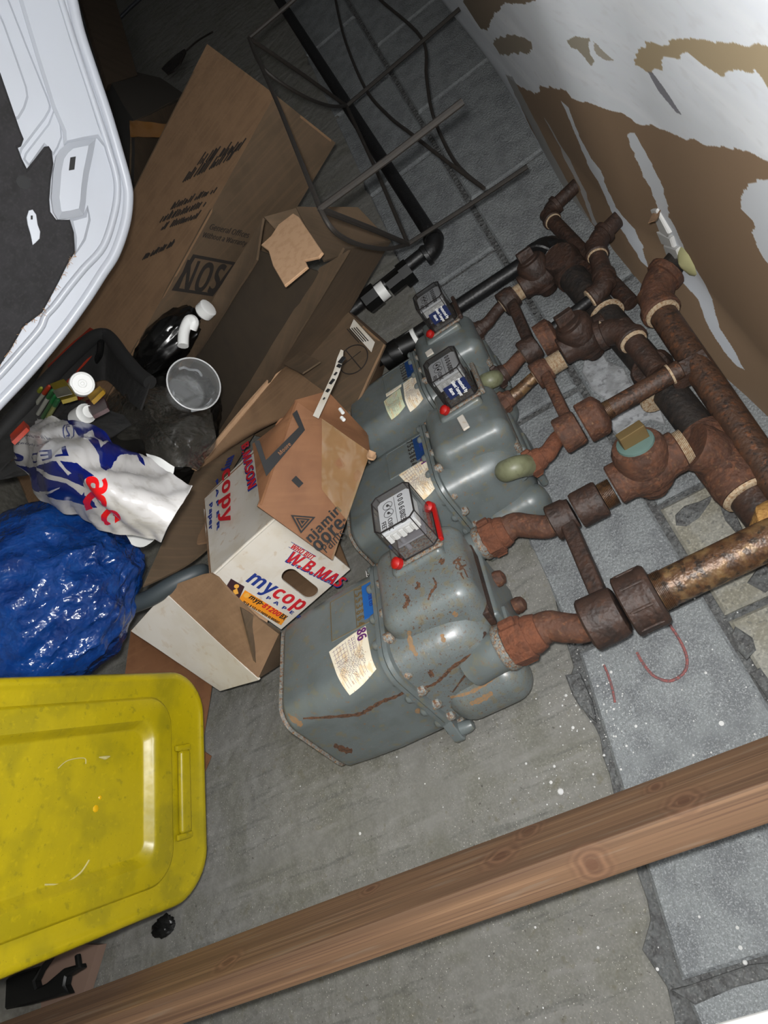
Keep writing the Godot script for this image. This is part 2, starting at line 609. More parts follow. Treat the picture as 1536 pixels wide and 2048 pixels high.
	M.glass = clear_mat(Color(0.45, 0.43, 0.43, 0.22), 0.06)
	M.smoked = clear_mat(Color(0.20, 0.19, 0.19, 0.42), 0.10)
	M.brass = plain(Color(0.50, 0.42, 0.28), 0.5, 0.6)
	M.patina = plain(Color(0.33, 0.42, 0.40), 0.7)
	M.felt = mat(layered(256, Color(0.165, 0.16, 0.165), [
		[0.02, "simplex", 181, 0.4, 0.8, Color(0.12, 0.115, 0.115), 0.8],
		[0.3, "grain", 182, 0.5, 0.9, Color(0.24, 0.235, 0.24), 0.6]]), 0.2, 0.95)
	M.enamel = mat(layered(256, Color(0.69, 0.705, 0.735), [
		[0.01, "simplex", 191, 0.5, 0.8, Color(0.66, 0.67, 0.695), 0.6]]), 0.5, 0.28)
	M.foam = mat(layered(256, Color(0.62, 0.47, 0.25), [
		[0.03, "simplex", 201, 0.4, 0.7, Color(0.52, 0.37, 0.18), 0.8]]), 0.1, 0.8, 0.0, bumps(0.06, 20, 8.0), 0.8)
	M.white_wall = mat(layered(256, Color(0.78, 0.78, 0.775), [
		[0.01, "simplex", 211, 0.4, 0.8, Color(0.68, 0.68, 0.67), 0.6]]), 0.8, 0.8)
	M.floor = mat(layered(512, Color(0.40, 0.39, 0.36), [
		[0.01, "simplex", 221, 0.4, 0.8, Color(0.30, 0.29, 0.27), 0.8],
		[0.2, "grain", 222, 0.4, 0.9, Color(0.47, 0.46, 0.43), 0.5]]), 0.6, 0.9, 0.0, fine, 0.5)
	M.black_plastic = plain(Color(0.045, 0.047, 0.045), 0.4)
	M.wood = mat(Color(1, 1, 1), 1.0)

func ceiling_y(x: float, z: float) -> float:
	var ex := [-4.3, -2.035, -1.198, -0.968, -0.685, -0.538, -0.2, 1.4]
	var ey := [1.50, 1.514, 1.443, 1.447, 1.454, 1.476, 1.485, 1.49]
	var y: float = ey[7]
	for i in 7:
		if x <= ex[i + 1]:
			y = lerpf(ey[i], ey[i + 1], clampf((x - ex[i]) / (ex[i + 1] - ex[i]), 0, 1))
			break
	return lerpf(y, lerpf(1.462, 1.492, clampf((x + 0.95) / 0.15, 0.0, 1.0)), clampf(z / 0.10, 0.0, 1.0))

func wedge(x0: float, x1: float, y0l: float, y0r: float, y1: float) -> PackedVector2Array:
	return PackedVector2Array([Vector2(x0, y0l), Vector2(x1, y0r), Vector2(x1, y1), Vector2(x0, y1)])

func make_room() -> void:
	var b := Mb.new()
	b.prism(PackedVector2Array([Vector2(-4.4, 0), Vector2(1.5, 0), Vector2(1.5, 1.62), Vector2(-4.4, 1.62)]), Transform3D(Basis(), Vector3(0, 0, -0.25)), 0.243)
	var wall := struct("wall_back", b, M.mortar, "grey basement wall of poured concrete below and blocks above, behind the gas meters", "wall")
	b = Mb.new()
	# the poured part, its top edge broken
	var top := [Vector2(0.0947, 1.0073), Vector2(0.0862, 1.0116), Vector2(0.0563, 1.0179), Vector2(0.0155, 1.0072), Vector2(-0.0100, 1.0308), Vector2(-0.0302, 1.0364), Vector2(-0.0607, 1.0383), Vector2(-0.1086, 1.0462), Vector2(-0.1554, 1.0511), Vector2(-0.1754, 1.0556), Vector2(-0.1990, 1.0573), Vector2(-0.2233, 1.0643), Vector2(-0.2389, 1.0641), Vector2(-0.2652, 1.0587), Vector2(-0.3160, 1.0606), Vector2(-0.3270, 1.0711), Vector2(-0.3567, 1.0748), Vector2(-0.4180, 1.0845), Vector2(-0.4476, 1.0907), Vector2(-0.4972, 1.1018), Vector2(-0.5324, 1.0875)]
	var poly := PackedVector2Array([Vector2(-4.3, 0), Vector2(1.45, 0), Vector2(1.45, 1.03), Vector2(0.4, 1.028), Vector2(0.22, 1.035)])
	for q in top:
		poly.append(q)
	var rg := RandomNumberGenerator.new()
	rg.seed = 4
	var x := -0.56
	while x > -4.2:
		poly.append(Vector2(x, 1.09 + rg.randf_range(-0.012, 0.014)))
		x -= rg.randf_range(0.03, 0.09)
	poly.append(Vector2(-4.3, 1.09))
	b.prism(poly, Transform3D(Basis(), Vector3(0, 0, -0.1)), 0.1, 0.003)
	part(wall, "poured_concrete", b, M.poured)
	var joint := [-3.63, -3.22, -2.81, -2.40, -1.99, -1.58, -1.17, -0.757, -0.347, 0.060, 0.475, 0.88, 1.28]
	for i in joint.size() - 1:
		var x0: float = joint[i] + 0.006
		var x1: float = joint[i + 1] - 0.006
		var low := func(q: float) -> float: return 1.037 + clampf(0.058 - q, -0.02, 0.36) * 0.14
		b = Mb.new()
		b.prism(wedge(x0, x1, low.call(x0), low.call(x1), 1.272), Transform3D(Basis(), Vector3(0, 0, -0.12)), 0.1215, 0.004)
		part(wall, "concrete_block", b, M.block)
	var second := [-3.8, -3.39, -2.98, -2.57, -2.16, -1.75, -1.34, -0.91, -0.49, -0.30, 0.11, 0.52, 0.93, 1.34]
	for i in second.size() - 1:
		b = Mb.new()
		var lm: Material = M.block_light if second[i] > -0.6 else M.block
		b.prism(wedge(second[i] + 0.005, second[i + 1] - 0.005, 1.284, 1.284, 1.60), Transform3D(Basis(), Vector3(0, 0, -0.12)), 0.1215, 0.004)
		part(wall, "concrete_block", b, lm)
	# trowelled smears of darker mortar over the joints
	for s in [[Vector2(-0.4642, 1.2973), Vector2(-0.4704, 1.3142), Vector2(-0.4661, 1.3361), Vector2(-0.4660, 1.3540), Vector2(-0.4578, 1.3465), Vector2(-0.4441, 1.3229), Vector2(-0.4413, 1.3020), Vector2(-0.4495, 1.2912)],
		[Vector2(-0.2765, 1.2777), Vector2(-0.2850, 1.2878), Vector2(-0.2627, 1.2986), Vector2(-0.2468, 1.2942), Vector2(-0.2415, 1.2782), Vector2(-0.2556, 1.2755)],
		[Vector2(-0.3306, 1.3293), Vector2(-0.3429, 1.3505), Vector2(-0.3485, 1.3839), Vector2(-0.3173, 1.3757), Vector2(-0.3087, 1.3411)],
		[Vector2(-0.3191, 1.0558), Vector2(-0.3140, 1.0757), Vector2(-0.2724, 1.0752), Vector2(-0.2423, 1.0688), Vector2(-0.2556, 1.0629), Vector2(-0.2691, 1.0569), Vector2(-0.2890, 1.0542)],
		[Vector2(-0.2246, 1.2739), Vector2(-0.2254, 1.2873), Vector2(-0.1868, 1.2904), Vector2(-0.1795, 1.2769)],
		[Vector2(-0.5142, 1.3678), Vector2(-0.5115, 1.3792), Vector2(-0.3753, 1.3585), Vector2(-0.3909, 1.3533), Vector2(-0.4233, 1.3498)],
		[Vector2(0.0592, 1.0213), Vector2(0.0602, 1.0418), Vector2(0.0580, 1.1154), Vector2(0.0620, 1.1410), Vector2(0.0744, 1.1339), Vector2(0.0732, 1.0900), Vector2(0.0783, 1.0411)]]:
		b = Mb.new()
		b.prism(PackedVector2Array(s), Transform3D(Basis(), Vector3(0, 0, -0.01)), 0.0145, 0.002)
		part(wall, "mortar_smear", b, M.mortar)
	for s in [[Vector2(-0.7776, 1.2905), Vector2(-0.8150, 1.3161), Vector2(-0.8038, 1.3372), Vector2(-0.7704, 1.3354), Vector2(-0.7412, 1.3512), Vector2(-0.7078, 1.3474), Vector2(-0.6753, 1.3513), Vector2(-0.6409, 1.3636), Vector2(-0.6052, 1.3553), Vector2(-0.6288, 1.3409), Vector2(-0.6362, 1.3125), Vector2(-0.6337, 1.2881), Vector2(-0.6580, 1.2823), Vector2(-0.6757, 1.3126), Vector2(-0.7023, 1.3006), Vector2(-0.7338, 1.2908)]]:
		b = Mb.new()
		b.prism(PackedVector2Array(s), Transform3D(Basis(), Vector3(0, 0, -0.01)), 0.014, 0.002)
		part(wall, "plaster_patch", b, M.plaster)
	# plumber's chalk marks
	b = Mb.new()
	b.tube(smooth_path([Vector3(-0.3220, 1.2165, 0.0020), Vector3(-0.2943, 1.2180, 0.0020), Vector3(-0.2713, 1.2144, 0.0020), Vector3(-0.2569, 1.2027, 0.0020), Vector3(-0.2541, 1.1817, 0.0020), Vector3(-0.2683, 1.1661, 0.0020), Vector3(-0.2909, 1.1607, 0.0020), Vector3(-0.3064, 1.1602, 0.0020)], 6), 0.0021, 6)
	b.tube(smooth_path([Vector3(-0.3094, 1.1120, 0.0020), Vector3(-0.2945, 1.1111, 0.0020), Vector3(-0.2767, 1.1087, 0.0020), Vector3(-0.2568, 1.1036, 0.0020)], 5), 0.0017, 6)
	part(wall, "chalk_mark", b, mat(layered(256, Color(0.56, 0.33, 0.32), [[0.2, "grain", 301, 0.5, 0.7, Color(0.33, 0.32, 0.33), 0.95]]), 0.08, 1.0), "faint red chalk line and curve")

	# drywall ceiling, smeared with joint compound
	var grid := []
	for i in 40:
		var row := PackedVector3Array()
		var z := 2.6 * i / 39.0
		z = 0.02 * i if i < 7 else 0.12 + 2.48 * pow((i - 6) / 33.0, 1.5)
		for j in 96:
			var cx := lerpf(-4.3, 1.4, j / 95.0)
			row.append(Vector3(cx, ceiling_y(cx, z), z))
		grid.append(row)
	b = Mb.new()
	b.sheet(grid, -0.02)
	for i in b.u.size():
		b.u[i] = Vector2((b.p[i].x + 2.9) / 3.3, b.p[i].z / 1.3)
	var pic := layered(1024, Color(0.89, 0.91, 0.94), [
		[0.006, "simplex", 231, 0.4, 0.8, Color(0.84, 0.86, 0.885), 0.8],
		[0.02, "simplex", 232, 0.5, 0.9, Color(0.93, 0.945, 0.965), 0.6, Vector2(6, 1)],
		[0.2, "grain", 233, 0.6, 0.9, Color(0.84, 0.85, 0.87), 0.4]])
	pic.resize(2048, 1024)
	var brown := Color(0.535, 0.445, 0.355)
	var white := Color(0.82, 0.84, 0.87)
	paint(pic, [Vector2(0.442, 0.097), Vector2(0.467, 0.112), Vector2(0.514, 0.157), Vector2(0.532, 0.194), Vector2(0.579, 0.250), Vector2(0.585, 0.245), Vector2(0.598, 0.257), Vector2(0.615, 0.263), Vector2(0.625, 0.271), Vector2(0.634, 0.269), Vector2(0.659, 0.295), Vector2(0.687, 0.324), Vector2(0.710, 0.354), Vector2(0.728, 0.373), Vector2(0.747, 0.392), Vector2(0.762, 0.407), Vector2(0.770, 0.066), Vector2(0.738, 0.005), Vector2(0.717, -0.000), Vector2(0.689, -0.001), Vector2(0.671, -0.000), Vector2(0.632, -0.001), Vector2(0.586, -0.001), Vector2(0.517, -0.000), Vector2(0.451, 0.010)], brown, 7.0, 3, 1.0, 0.05)
	paint(pic, [Vector2(0.398, 0.175), Vector2(0.407, 0.166), Vector2(0.421, 0.155), Vector2(0.444, 0.175), Vector2(0.479, 0.235), Vector2(0.523, 0.297), Vector2(0.571, 0.343), Vector2(0.591, 0.370), Vector2(0.546, 0.337), Vector2(0.442, 0.235)], Color(0.50, 0.44, 0.37), 6.0, 5, 1.0, 0.05)
	paint(pic, [Vector2(0.443, 0.155), Vector2(0.476, 0.201), Vector2(0.529, 0.261), Vector2(0.548, 0.273), Vector2(0.538, 0.248), Vector2(0.498, 0.200), Vector2(0.451, 0.143)], Color(0.52, 0.47, 0.40), 7.0, 6, 0.9, 0.05)
	paint(pic, [Vector2(0.601, 0.332), Vector2(0.608, 0.342), Vector2(0.617, 0.348), Vector2(0.615, 0.335), Vector2(0.617, 0.320), Vector2(0.612, 0.314), Vector2(0.607, 0.326), Vector2(0.601, 0.324)], Color(0.54, 0.50, 0.42), 6.0, 7, 0.8, 0.06)
	paint(pic, [Vector2(0.619, 0.344), Vector2(0.624, 0.340), Vector2(0.630, 0.334), Vector2(0.625, 0.329), Vector2(0.620, 0.332)], Color(0.58, 0.54, 0.46), 5.0, 8, 0.7, 0.06)
	paint(pic, [Vector2(0.649, 0.363), Vector2(0.664, 0.385), Vector2(0.683, 0.410), Vector2(0.705, 0.435), Vector2(0.733, 0.463), Vector2(0.749, 0.477), Vector2(0.752, 0.456), Vector2(0.731, 0.433), Vector2(0.728, 0.440), Vector2(0.719, 0.431), Vector2(0.708, 0.413), Vector2(0.698, 0.410), Vector2(0.691, 0.410), Vector2(0.682, 0.396), Vector2(0.670, 0.375), Vector2(0.658, 0.352), Vector2(0.647, 0.347)], Color(0.66, 0.595, 0.48), 8.0, 9, 1.0, 0.05)
	paint(pic, [Vector2(0.657, 0.353), Vector2(0.661, 0.357), Vector2(0.668, 0.350), Vector2(0.677, 0.338), Vector2(0.673, 0.335), Vector2(0.662, 0.341)], Color(0.46, 0.46, 0.49), 2.0, 10, 0.9, 0.08)
	paint(pic, [Vector2(0.623, 0.242), Vector2(0.631, 0.252), Vector2(0.637, 0.231), Vector2(0.643, 0.206), Vector2(0.643, 0.167), Vector2(0.639, 0.132), Vector2(0.634, 0.135), Vector2(0.630, 0.178), Vector2(0.626, 0.208)], white, 4.0, 11, 1.0, 0.06)
	paint(pic, [Vector2(0.634, 0.152), Vector2(0.644, 0.153), Vector2(0.651, 0.113), Vector2(0.662, 0.095), Vector2(0.669, 0.077), Vector2(0.676, 0.056), Vector2(0.687, 0.050), Vector2(0.699, 0.036), Vector2(0.694, 0.031), Vector2(0.684, 0.033), Vector2(0.670, 0.042), Vector2(0.659, 0.059), Vector2(0.642, 0.057), Vector2(0.628, 0.075)], white, 4.0, 12, 1.0, 0.06)
	paint(pic, [Vector2(0.564, 0.214), Vector2(0.573, 0.219), Vector2(0.575, 0.177), Vector2(0.581, 0.155), Vector2(0.592, 0.151), Vector2(0.590, 0.134), Vector2(0.594, 0.097), Vector2(0.603, 0.080), Vector2(0.612, 0.061), Vector2(0.617, 0.036), Vector2(0.610, 0.036), Vector2(0.597, 0.056), Vector2(0.585, 0.072), Vector2(0.580, 0.116), Vector2(0.571, 0.124), Vector2(0.568, 0.175)], white, 4.0, 13, 1.0, 0.06)
	paint(pic, [Vector2(0.507, 0.112), Vector2(0.514, 0.109), Vector2(0.522, 0.089), Vector2(0.537, 0.072), Vector2(0.551, 0.053), Vector2(0.562, 0.012), Vector2(0.584, -0.000), Vector2(0.582, -0.000), Vector2(0.555, 0.004), Vector2(0.543, 0.046), Vector2(0.524, 0.066)], Color(0.70, 0.71, 0.72), 5.0, 14, 0.85, 0.06)
	paint(pic, [Vector2(0.442, 0.097), Vector2(0.462, 0.120), Vector2(0.474, 0.074), Vector2(0.498, 0.042), Vector2(0.527, 0.024), Vector2(0.551, 0.003), Vector2(0.547, -0.000), Vector2(0.517, -0.001), Vector2(0.469, 0.003), Vector2(0.447, 0.048)], Color(0.62, 0.63, 0.64), 4.0, 15, 0.8, 0.06)
	paint(pic, [Vector2(0.728, 0.357), Vector2(0.716, 0.333), Vector2(0.710, 0.310), Vector2(0.709, 0.292), Vector2(0.716, 0.293), Vector2(0.714, 0.270), Vector2(0.720, 0.256), Vector2(0.728, 0.250), Vector2(0.744, 0.264), Vector2(0.751, 0.387)], white, 4.0, 16, 1.0, 0.06)
	for q in [[1160, 218], [1225, 219]]:
		pass
	var cm := StandardMaterial3D.new()
	cm.albedo_texture = tex(pic)
	cm.texture_repeat = false
	cm.roughness = 0.75
	var ceil_node := struct("ceiling", b, cm, "drywall ceiling of brown paper and smeared white joint compound above the pipes", "ceiling")
	# broken gypsum round the big riser, with a curl of torn paper
	for s in [[Vector3(-0.8378, 1.4851, 0.1801), Vector3(-0.8121, 1.4900, 0.1980), Vector3(-0.8019, 1.4918, 0.1873), Vector3(-0.7850, 1.4925, 0.1694), Vector3(-0.7931, 1.4922, 0.1548), Vector3(-0.8237, 1.4874, 0.1430), Vector3(-0.8291, 1.4864, 0.1629)], [Vector3(-0.8380, 1.4846, 0.1339), Vector3(-0.7829, 1.4924, 0.1628), Vector3(-0.7810, 1.4923, 0.1433), Vector3(-0.8288, 1.4865, 0.1109)], [Vector3(-0.8235, 1.4878, 0.1143), Vector3(-0.7697, 1.4924, 0.1505), Vector3(-0.7657, 1.4921, 0.1348), Vector3(-0.8074, 1.4869, 0.0899), Vector3(-0.8226, 1.4863, 0.0935)]]:
		b = Mb.new()
		var mid := Vector3.ZERO
		for q in s:
			mid += q / s.size()
		var pl := PackedVector2Array()
		for q in s:
			pl.append(Vector2(q.x - mid.x, q.z - mid.z))
		b.prism(pl, Transform3D(Basis(Vector3(1, 0, 0), Vector3(0, 0, 1), Vector3(0, -1, 0)), mid + Vector3(0, 0.002, 0)), 0.007, 0.002)
		part(ceil_node, "broken_gypsum", b, M.white_wall)
	b = Mb.new()
	b.card(Vector3(-0.8311, 1.4858, 0.1774), Vector3(-0.8081, 1.4909, 0.1973), Vector3(-0.7577, 1.4660, 0.2350), Vector3(-0.7462, 1.4521, 0.2500), 0.0006, 0.006, 0, 2, 6, 6)
	part(ceil_node, "torn_paper", b, M.card_tan)
	b = Mb.new()
	b.lathe(Vector3(-0.7575, 1.4921, 0.1287), UP, [Vector2(-0.012, 0.004), Vector2(-0.006, 0.02), Vector2(0.0, 0.026), Vector2(0.01, 0.02)], 9)
	part(ceil_node, "sealant", b, plain(Color(0.66, 0.65, 0.48), 0.8))

	b = Mb.new()
	b.prism(PackedVector2Array([Vector2(-4.5, -0.3), Vector2(1.6, -0.3), Vector2(1.6, 2.8), Vector2(-4.5, 2.8)]), Transform3D(Basis(Vector3(1, 0, 0), Vector3(0, 0, 1), Vector3(0, -1, 0)), Vector3(0, 0, 0)), 0.2)
	struct("floor", b, M.floor, "bare concrete floor under the heap of boxes and bags", "floor")
	b = Mb.new()
	b.prism(PackedVector2Array([Vector2(-0.3, 0), Vector2(2.8, 0), Vector2(2.8, 1.62), Vector2(-0.3, 1.62)]), Transform3D(Basis(Vector3(0, 0, 1), Vector3(0, 1, 0), Vector3(-1, 0, 0)), Vector3(-4.3, 0, 0)), 0.2)
	struct("wall_left", b, M.block, "dim grey far end wall beyond the tall cartons", "wall")
	b = Mb.new()
	b.prism(PackedVector2Array([Vector2(-0.3, 0), Vector2(2.8, 0), Vector2(2.8, 1.62), Vector2(-0.3, 1.62)]), Transform3D(Basis(Vector3(0, 0, 1), Vector3(0, 1, 0), Vector3(-1, 0, 0)), Vector3(1.6, 0, 0)), 0.2)
	struct("wall_right", b, M.white_wall, "pale wall at the right of the stud, out of the picture", "wall")
	b = Mb.new()
	b.prism(PackedVector2Array([Vector2(-4.5, 0), Vector2(1.6, 0), Vector2(1.6, 1.62), Vector2(-4.5, 1.62)]), Transform3D(Basis(), Vector3(0, 0, 2.6)), 0.2)
	struct("wall_front", b, M.white_wall, "pale wall behind the photographer", "wall")

func make_stud() -> void:
	var im := layered(1024, Color(0.42, 0.315, 0.225), [
		[0.01, "simplex", 401, 0.3, 0.75, Color(0.345, 0.255, 0.18), 0.85, Vector2(20, 1)],
		[0.03, "simplex", 402, 0.5, 0.8, Color(0.52, 0.405, 0.30), 0.6, Vector2(28, 1)],
		[0.08, "simplex", 403, 0.55, 0.8, Color(0.26, 0.175, 0.125), 0.5, Vector2(40, 1)],
		[0.02, "simplex", 404, 0.68, 0.85, Color(0.45, 0.39, 0.33), 0.5, Vector2(3, 1)]])
	# knots: place along the stud (metres from the floor) and round it (share of the perimeter)
	for k in [[0.985, 0.075, 0.011], [1.13, 0.10, 0.008], [1.155, 0.285, 0.013], [0.955, 0.20, 0.014], [1.26, 0.275, 0.008], [0.78, 0.07, 0.009], [1.05, 0.42, 0.012], [0.6, 0.25, 0.012], [1.0, 0.66, 0.013]]:
		var cx: float = k[0] / 1.5 * 1024
		var cy: float = k[1] * 1024
		var rx: float = k[2] / 1.5 * 1024
		var ry: float = k[2] / 0.258 * 1024
		for y in range(int(cy - ry * 2.6), int(cy + ry * 2.6)):
			for x in range(int(cx - rx * 3.4), int(cx + rx * 3.4)):
				var d := sqrt(pow((x - cx) / rx, 2) + pow((y - cy) / ry, 2))
				var wave := 0.5 + 0.5 * sin(d * 8.5 + 1.3 * sin(x * 0.11) + 0.9 * sin(y * 0.09 + cx))
				var q := im.get_pixel(posmod(x, 1024), posmod(y, 1024))
				if d < 0.5:
					q = q.lerp(Color(0.30, 0.185, 0.12), 0.6)
				elif d < 2.4:
					q = q.lerp(Color(0.32, 0.215, 0.15).lerp(Color(0.47, 0.34, 0.25), wave), clampf(0.95 - d * 0.42, 0, 0.6))
				im.set_pixel(posmod(x, 1024), posmod(y, 1024), q)
	var b := Mb.new()
	var s := 0
	var ring := Mb.rr(0.0445, 0.019, 0.0045, 2)
	# start the ring at the left end of the front face so that the picture runs front, right, back, left
	var arc := PackedFloat32Array([0.0])
	var order := PackedVector2Array()
	var n := ring.size()
	for i in n:
		order.append(ring[posmod(5 - i, n)])
	for i in n:
		arc.append(arc[i] + order[i].distance_to(order[(i + 1) % n]))
	var c := cos(-1.001)
	var sn := sin(-1.001)
	var ht := 1.474
	for i in 12:
		var y0 := ht * i / 12.0
		var y1 := ht * (i + 1) / 12.0
		for j in n:
			var q := []
			for e in [[j, y0], [j + 1, y0], [j + 1, y1], [j, y1]]:
				var v := order[e[0] % n]
				var wob := 0.0008 * sin(e[1] * 9.0 + v.x * 40.0)
				q.append(Vector3(-0.088 + 0.005 * (e[1] - 1.25) + c * (v.x + wob) + sn * v.y, e[1], 0.186 - 0.059 * (e[1] - 1.25) - sn * v.x + c * v.y))
			b.quad(q[0], q[1], q[2], q[3], Vector2(y0 / 1.5, arc[j] / 0.258), Vector2(y0 / 1.5, arc[j + 1] / 0.258), Vector2(y1 / 1.5, arc[j + 1] / 0.258), Vector2(y1 / 1.5, arc[j] / 0.258))
	for j in n:
		for y in [0.0, ht]:
			var o := Vector3(-0.088 + 0.005 * (y - 1.25), y, 0.186 - 0.059 * (y - 1.25))
			var a := order[j]
			var d := order[(j + 1) % n]
			var pa := o + Vector3(c * a.x + sn * a.y, 0, -sn * a.x + c * a.y)
			var pd := o + Vector3(c * d.x + sn * d.y, 0, -sn * d.x + c * d.y)
			if y == 0.0:
				b.tri(o, pd, pa)
			else:
				b.tri(o, pa, pd)
	b.seal(0)
	var m := StandardMaterial3D.new()
	m.albedo_texture = tex(im)
	m.roughness = 0.75
	solo("timber_stud", b, m, "weathered brown timber stud with round knots standing in front of the concrete wall", "stud")

func make_light_and_camera() -> void:
	var cam := Camera3D.new()
	cam.name = "camera"
	cam.fov = 72.36
	cam.near = 0.02
	cam.position = Vector3(0, 1.25, 1.0)
	cam.basis = Basis(UP, deg_to_rad(36.3)) * Basis(Vector3.RIGHT, deg_to_rad(-17.15)) * Basis(Vector3.BACK, deg_to_rad(59.83))
	add_child(cam)
	cam.current = true
	var e := Environment.new()
	e.background_mode = Environment.BG_COLOR
	e.background_color = Color(0.02, 0.02, 0.022)
	e.tonemap_mode = Environment.TONE_MAPPER_LINEAR
	e.tonemap_exposure = 1.0
	e.sdfgi_enabled = true
	e.ssao_enabled = true
	e.ssil_enabled = true
	var w := WorldEnvironment.new()
	w.name = "surroundings"
	w.environment = e
	add_child(w)
	# the phone's flash, beside its lens
	var f := OmniLight3D.new()
	f.name = "phone_flash"
	f.position = Vector3(-0.019, 1.248, 1.015)
	f.light_color = Color(1.0, 0.995, 0.985)
	f.light_energy = 1.08
	f.light_size = 0.004
	f.omni_range = 8.0
	f.omni_attenuation = 2.0
	f.shadow_enabled = true
	add_child(f)

func bend(a: Vector3, corner: Vector3, d: Vector3, reach: float, n := 8) -> Array:
	var p := corner + (a - corner).normalized() * reach
	var q := corner + (d - corner).normalized() * reach
	var o := []
	for i in n + 1:
		var t := float(i) / n
		o.append(p.lerp(corner, t).lerp(corner.lerp(q, t), t))
	return o

func elbow(root: Node3D, a: Vector3, corner: Vector3, d: Vector3, r: float, m: Material, white := true) -> void:
	var reach := r * 2.1
	var b := Mb.new()
	var pa := bend(a, corner, d, reach)
	b.tube(pa, r * 1.22, 18)
	var da := (a - corner).normalized()
	var dd := (d - corner).normalized()
	for e in [da, dd]:
		b.lathe(corner + e * (reach - r * 0.55), e, [Vector2(0, r * 1.2), Vector2(r * 0.06, r * 1.4), Vector2(r * 0.6, r * 1.42), Vector2(r * 0.7, r * 1.3), Vector2(r * 0.7, r * 1.0)], 18)
	part(root, "elbow", b, m)
	if white:
		b = Mb.new()
		b.lathe(corner + dd * (reach + r * 0.10), dd, [Vector2(0, r * 1.0), Vector2(0.0, r * 1.24), Vector2(r * 0.22, r * 1.22), Vector2(r * 0.3, r * 1.02)], 18)
		part(root, "pipe_dope", b, M.dope, "pale ring of thread sealant")

# straight pipe with a few screw threads cut at its start
func pipe(root: Node3D, a: Vector3, d: Vector3, r: float, m: Material, called := "pipe") -> void:
	var b := Mb.new()
	var ax := (d - a)
	b.lathe(a, ax, [Vector2(0, r * 0.9), Vector2(0.001, r), Vector2(ax.length() * 0.25, r), Vector2(ax.length() * 0.5, r), Vector2(ax.length() * 0.75, r), Vector2(ax.length() - 0.001, r), Vector2(ax.length(), r * 0.9)], 24)
	part(root, called, b, m)

func threads(root: Node3D, a: Vector3, dir: Vector3, r: float, n: int, m: Material) -> void:
	var b := Mb.new()
	var prof := [Vector2(0, r * 0.5), Vector2(0, r)]
	for i in n:
		prof.append(Vector2(0.0019 * i + 0.0006, r * 1.06))
		prof.append(Vector2(0.0019 * i + 0.0012, r * 1.06))
		prof.append(Vector2(0.0019 * i + 0.0019, r * 0.99))
	prof.append(Vector2(0.0019 * n, r * 0.5))
	b.lathe(a, dir, prof, 20)
	part(root, "thread", b, m, "bright worn screw thread")

# an offset swivel: hexagon nut below and a bent tail pipe above
func swivel(root: Node3D, n0: Vector3, n1: Vector3, t1: Vector3, r: float, nut: Material, tail: Material) -> void:
	var b := Mb.new()
	var ax := (n1 - n0)
	var l := ax.length()
	b.lathe(n0, ax, [Vector2(0, r * 1.45), Vector2(0.002, r * 1.62), Vector2(l * 0.55, r * 1.62), Vector2(l * 0.62, r * 1.5)], 8, 0.2)
	b.lathe(n0 + ax * 0.55, ax, [Vector2(0, r * 1.35), Vector2(l * 0.2, r * 1.38), Vector2(l * 0.42, r * 1.2), Vector2(l * 0.47, r * 0.9)], 20)
	for k in 2:
		var g := TAU * (0.12 + 0.5 * k)
		var o := ax.normalized().cross(Vector3(0.2, 0.1, 1)).normalized()
		o = o.rotated(ax.normalized(), g)
		b.rbox(frame(n0 + ax * 0.3 + o * r * 1.62, o, ax), Vector3(r * 0.5, l * 0.45, r * 0.6), 0.002, 2)
	part(root, "swivel_nut", b, nut)
	b = Mb.new()
	var up := ax.normalized()
	b.tube(smooth_path([n0 + ax * 0.8, n1 + up * (t1 - n1).length() * 0.18, n1.lerp(t1, 0.5), t1 - up * (t1 - n1).length() * 0.15, t1 + up * 0.004], 4), [r * 1.12, r * 1.12, r * 1.1, r * 1.08, r * 1.06, r * 1.04, r * 1.02, r, r, r * 0.98, r * 0.97, r * 0.97, r * 0.97, r * 0.97, r * 0.97, r * 0.97, r * 0.97], 18)
	part(root, "tail_pipe", b, tail)
	b = Mb.new()
	b.lathe(t1 - up * 0.003, up, [Vector2(0, r * 0.9), Vector2(0.0005, r * 1.22), Vector2(0.004, r * 1.2), Vector2(0.005, r * 0.9)], 18)
	part(root, "pipe_dope", b, M.dope, "pale ring of thread sealant")

# a bar between the two swivels of a meter, with a boss at each end
func meter_bar(label: String, l0: Vector3, l1: Vector3, r0: Vector3, r1: Vector3, rl: float, rr: float, m: Material) -> Node3D:
	var t := thing("meter_bar", label, "pipe fitting", (l0 + r0) / 2, "meter bars")
	var b := Mb.new()
	var ll := (l1 - l0).length()
	b.lathe(l0, l1 - l0, [Vector2(0, rl * 0.7), Vector2(0, rl * 0.96), Vector2(0.002, rl * 1.05), Vector2(ll * 0.75, rl), Vector2(ll * 0.85, rl * 0.9), Vector2(ll, rl * 0.85)], 16)
	part(t, "inlet_boss", b, m)
	b = Mb.new()
	var lr := (r1 - r0).length()
	b.lathe(r0, r1 - r0, [Vector2(0, rr * 0.7), Vector2(0, rr * 0.96), Vector2(0.003, rr * 1.04), Vector2(lr * 0.8, rr), Vector2(lr * 0.95, rr * 0.94), Vector2(lr, rr * 0.8)], 20)
	part(t, "outlet_boss", b, m)
	b = Mb.new()
	var a := l0.lerp(l1, 0.62)
	var d := r0.lerp(r1, 0.62)
	var f := frame((a + d) / 2, d - a, UP)
	b.rbox(f, Vector3((d - a).length(), minf(ll, lr) * 0.62, rl * 1.05), 0.004, 3)
	part(t, "crossbar", b, m)
	return t

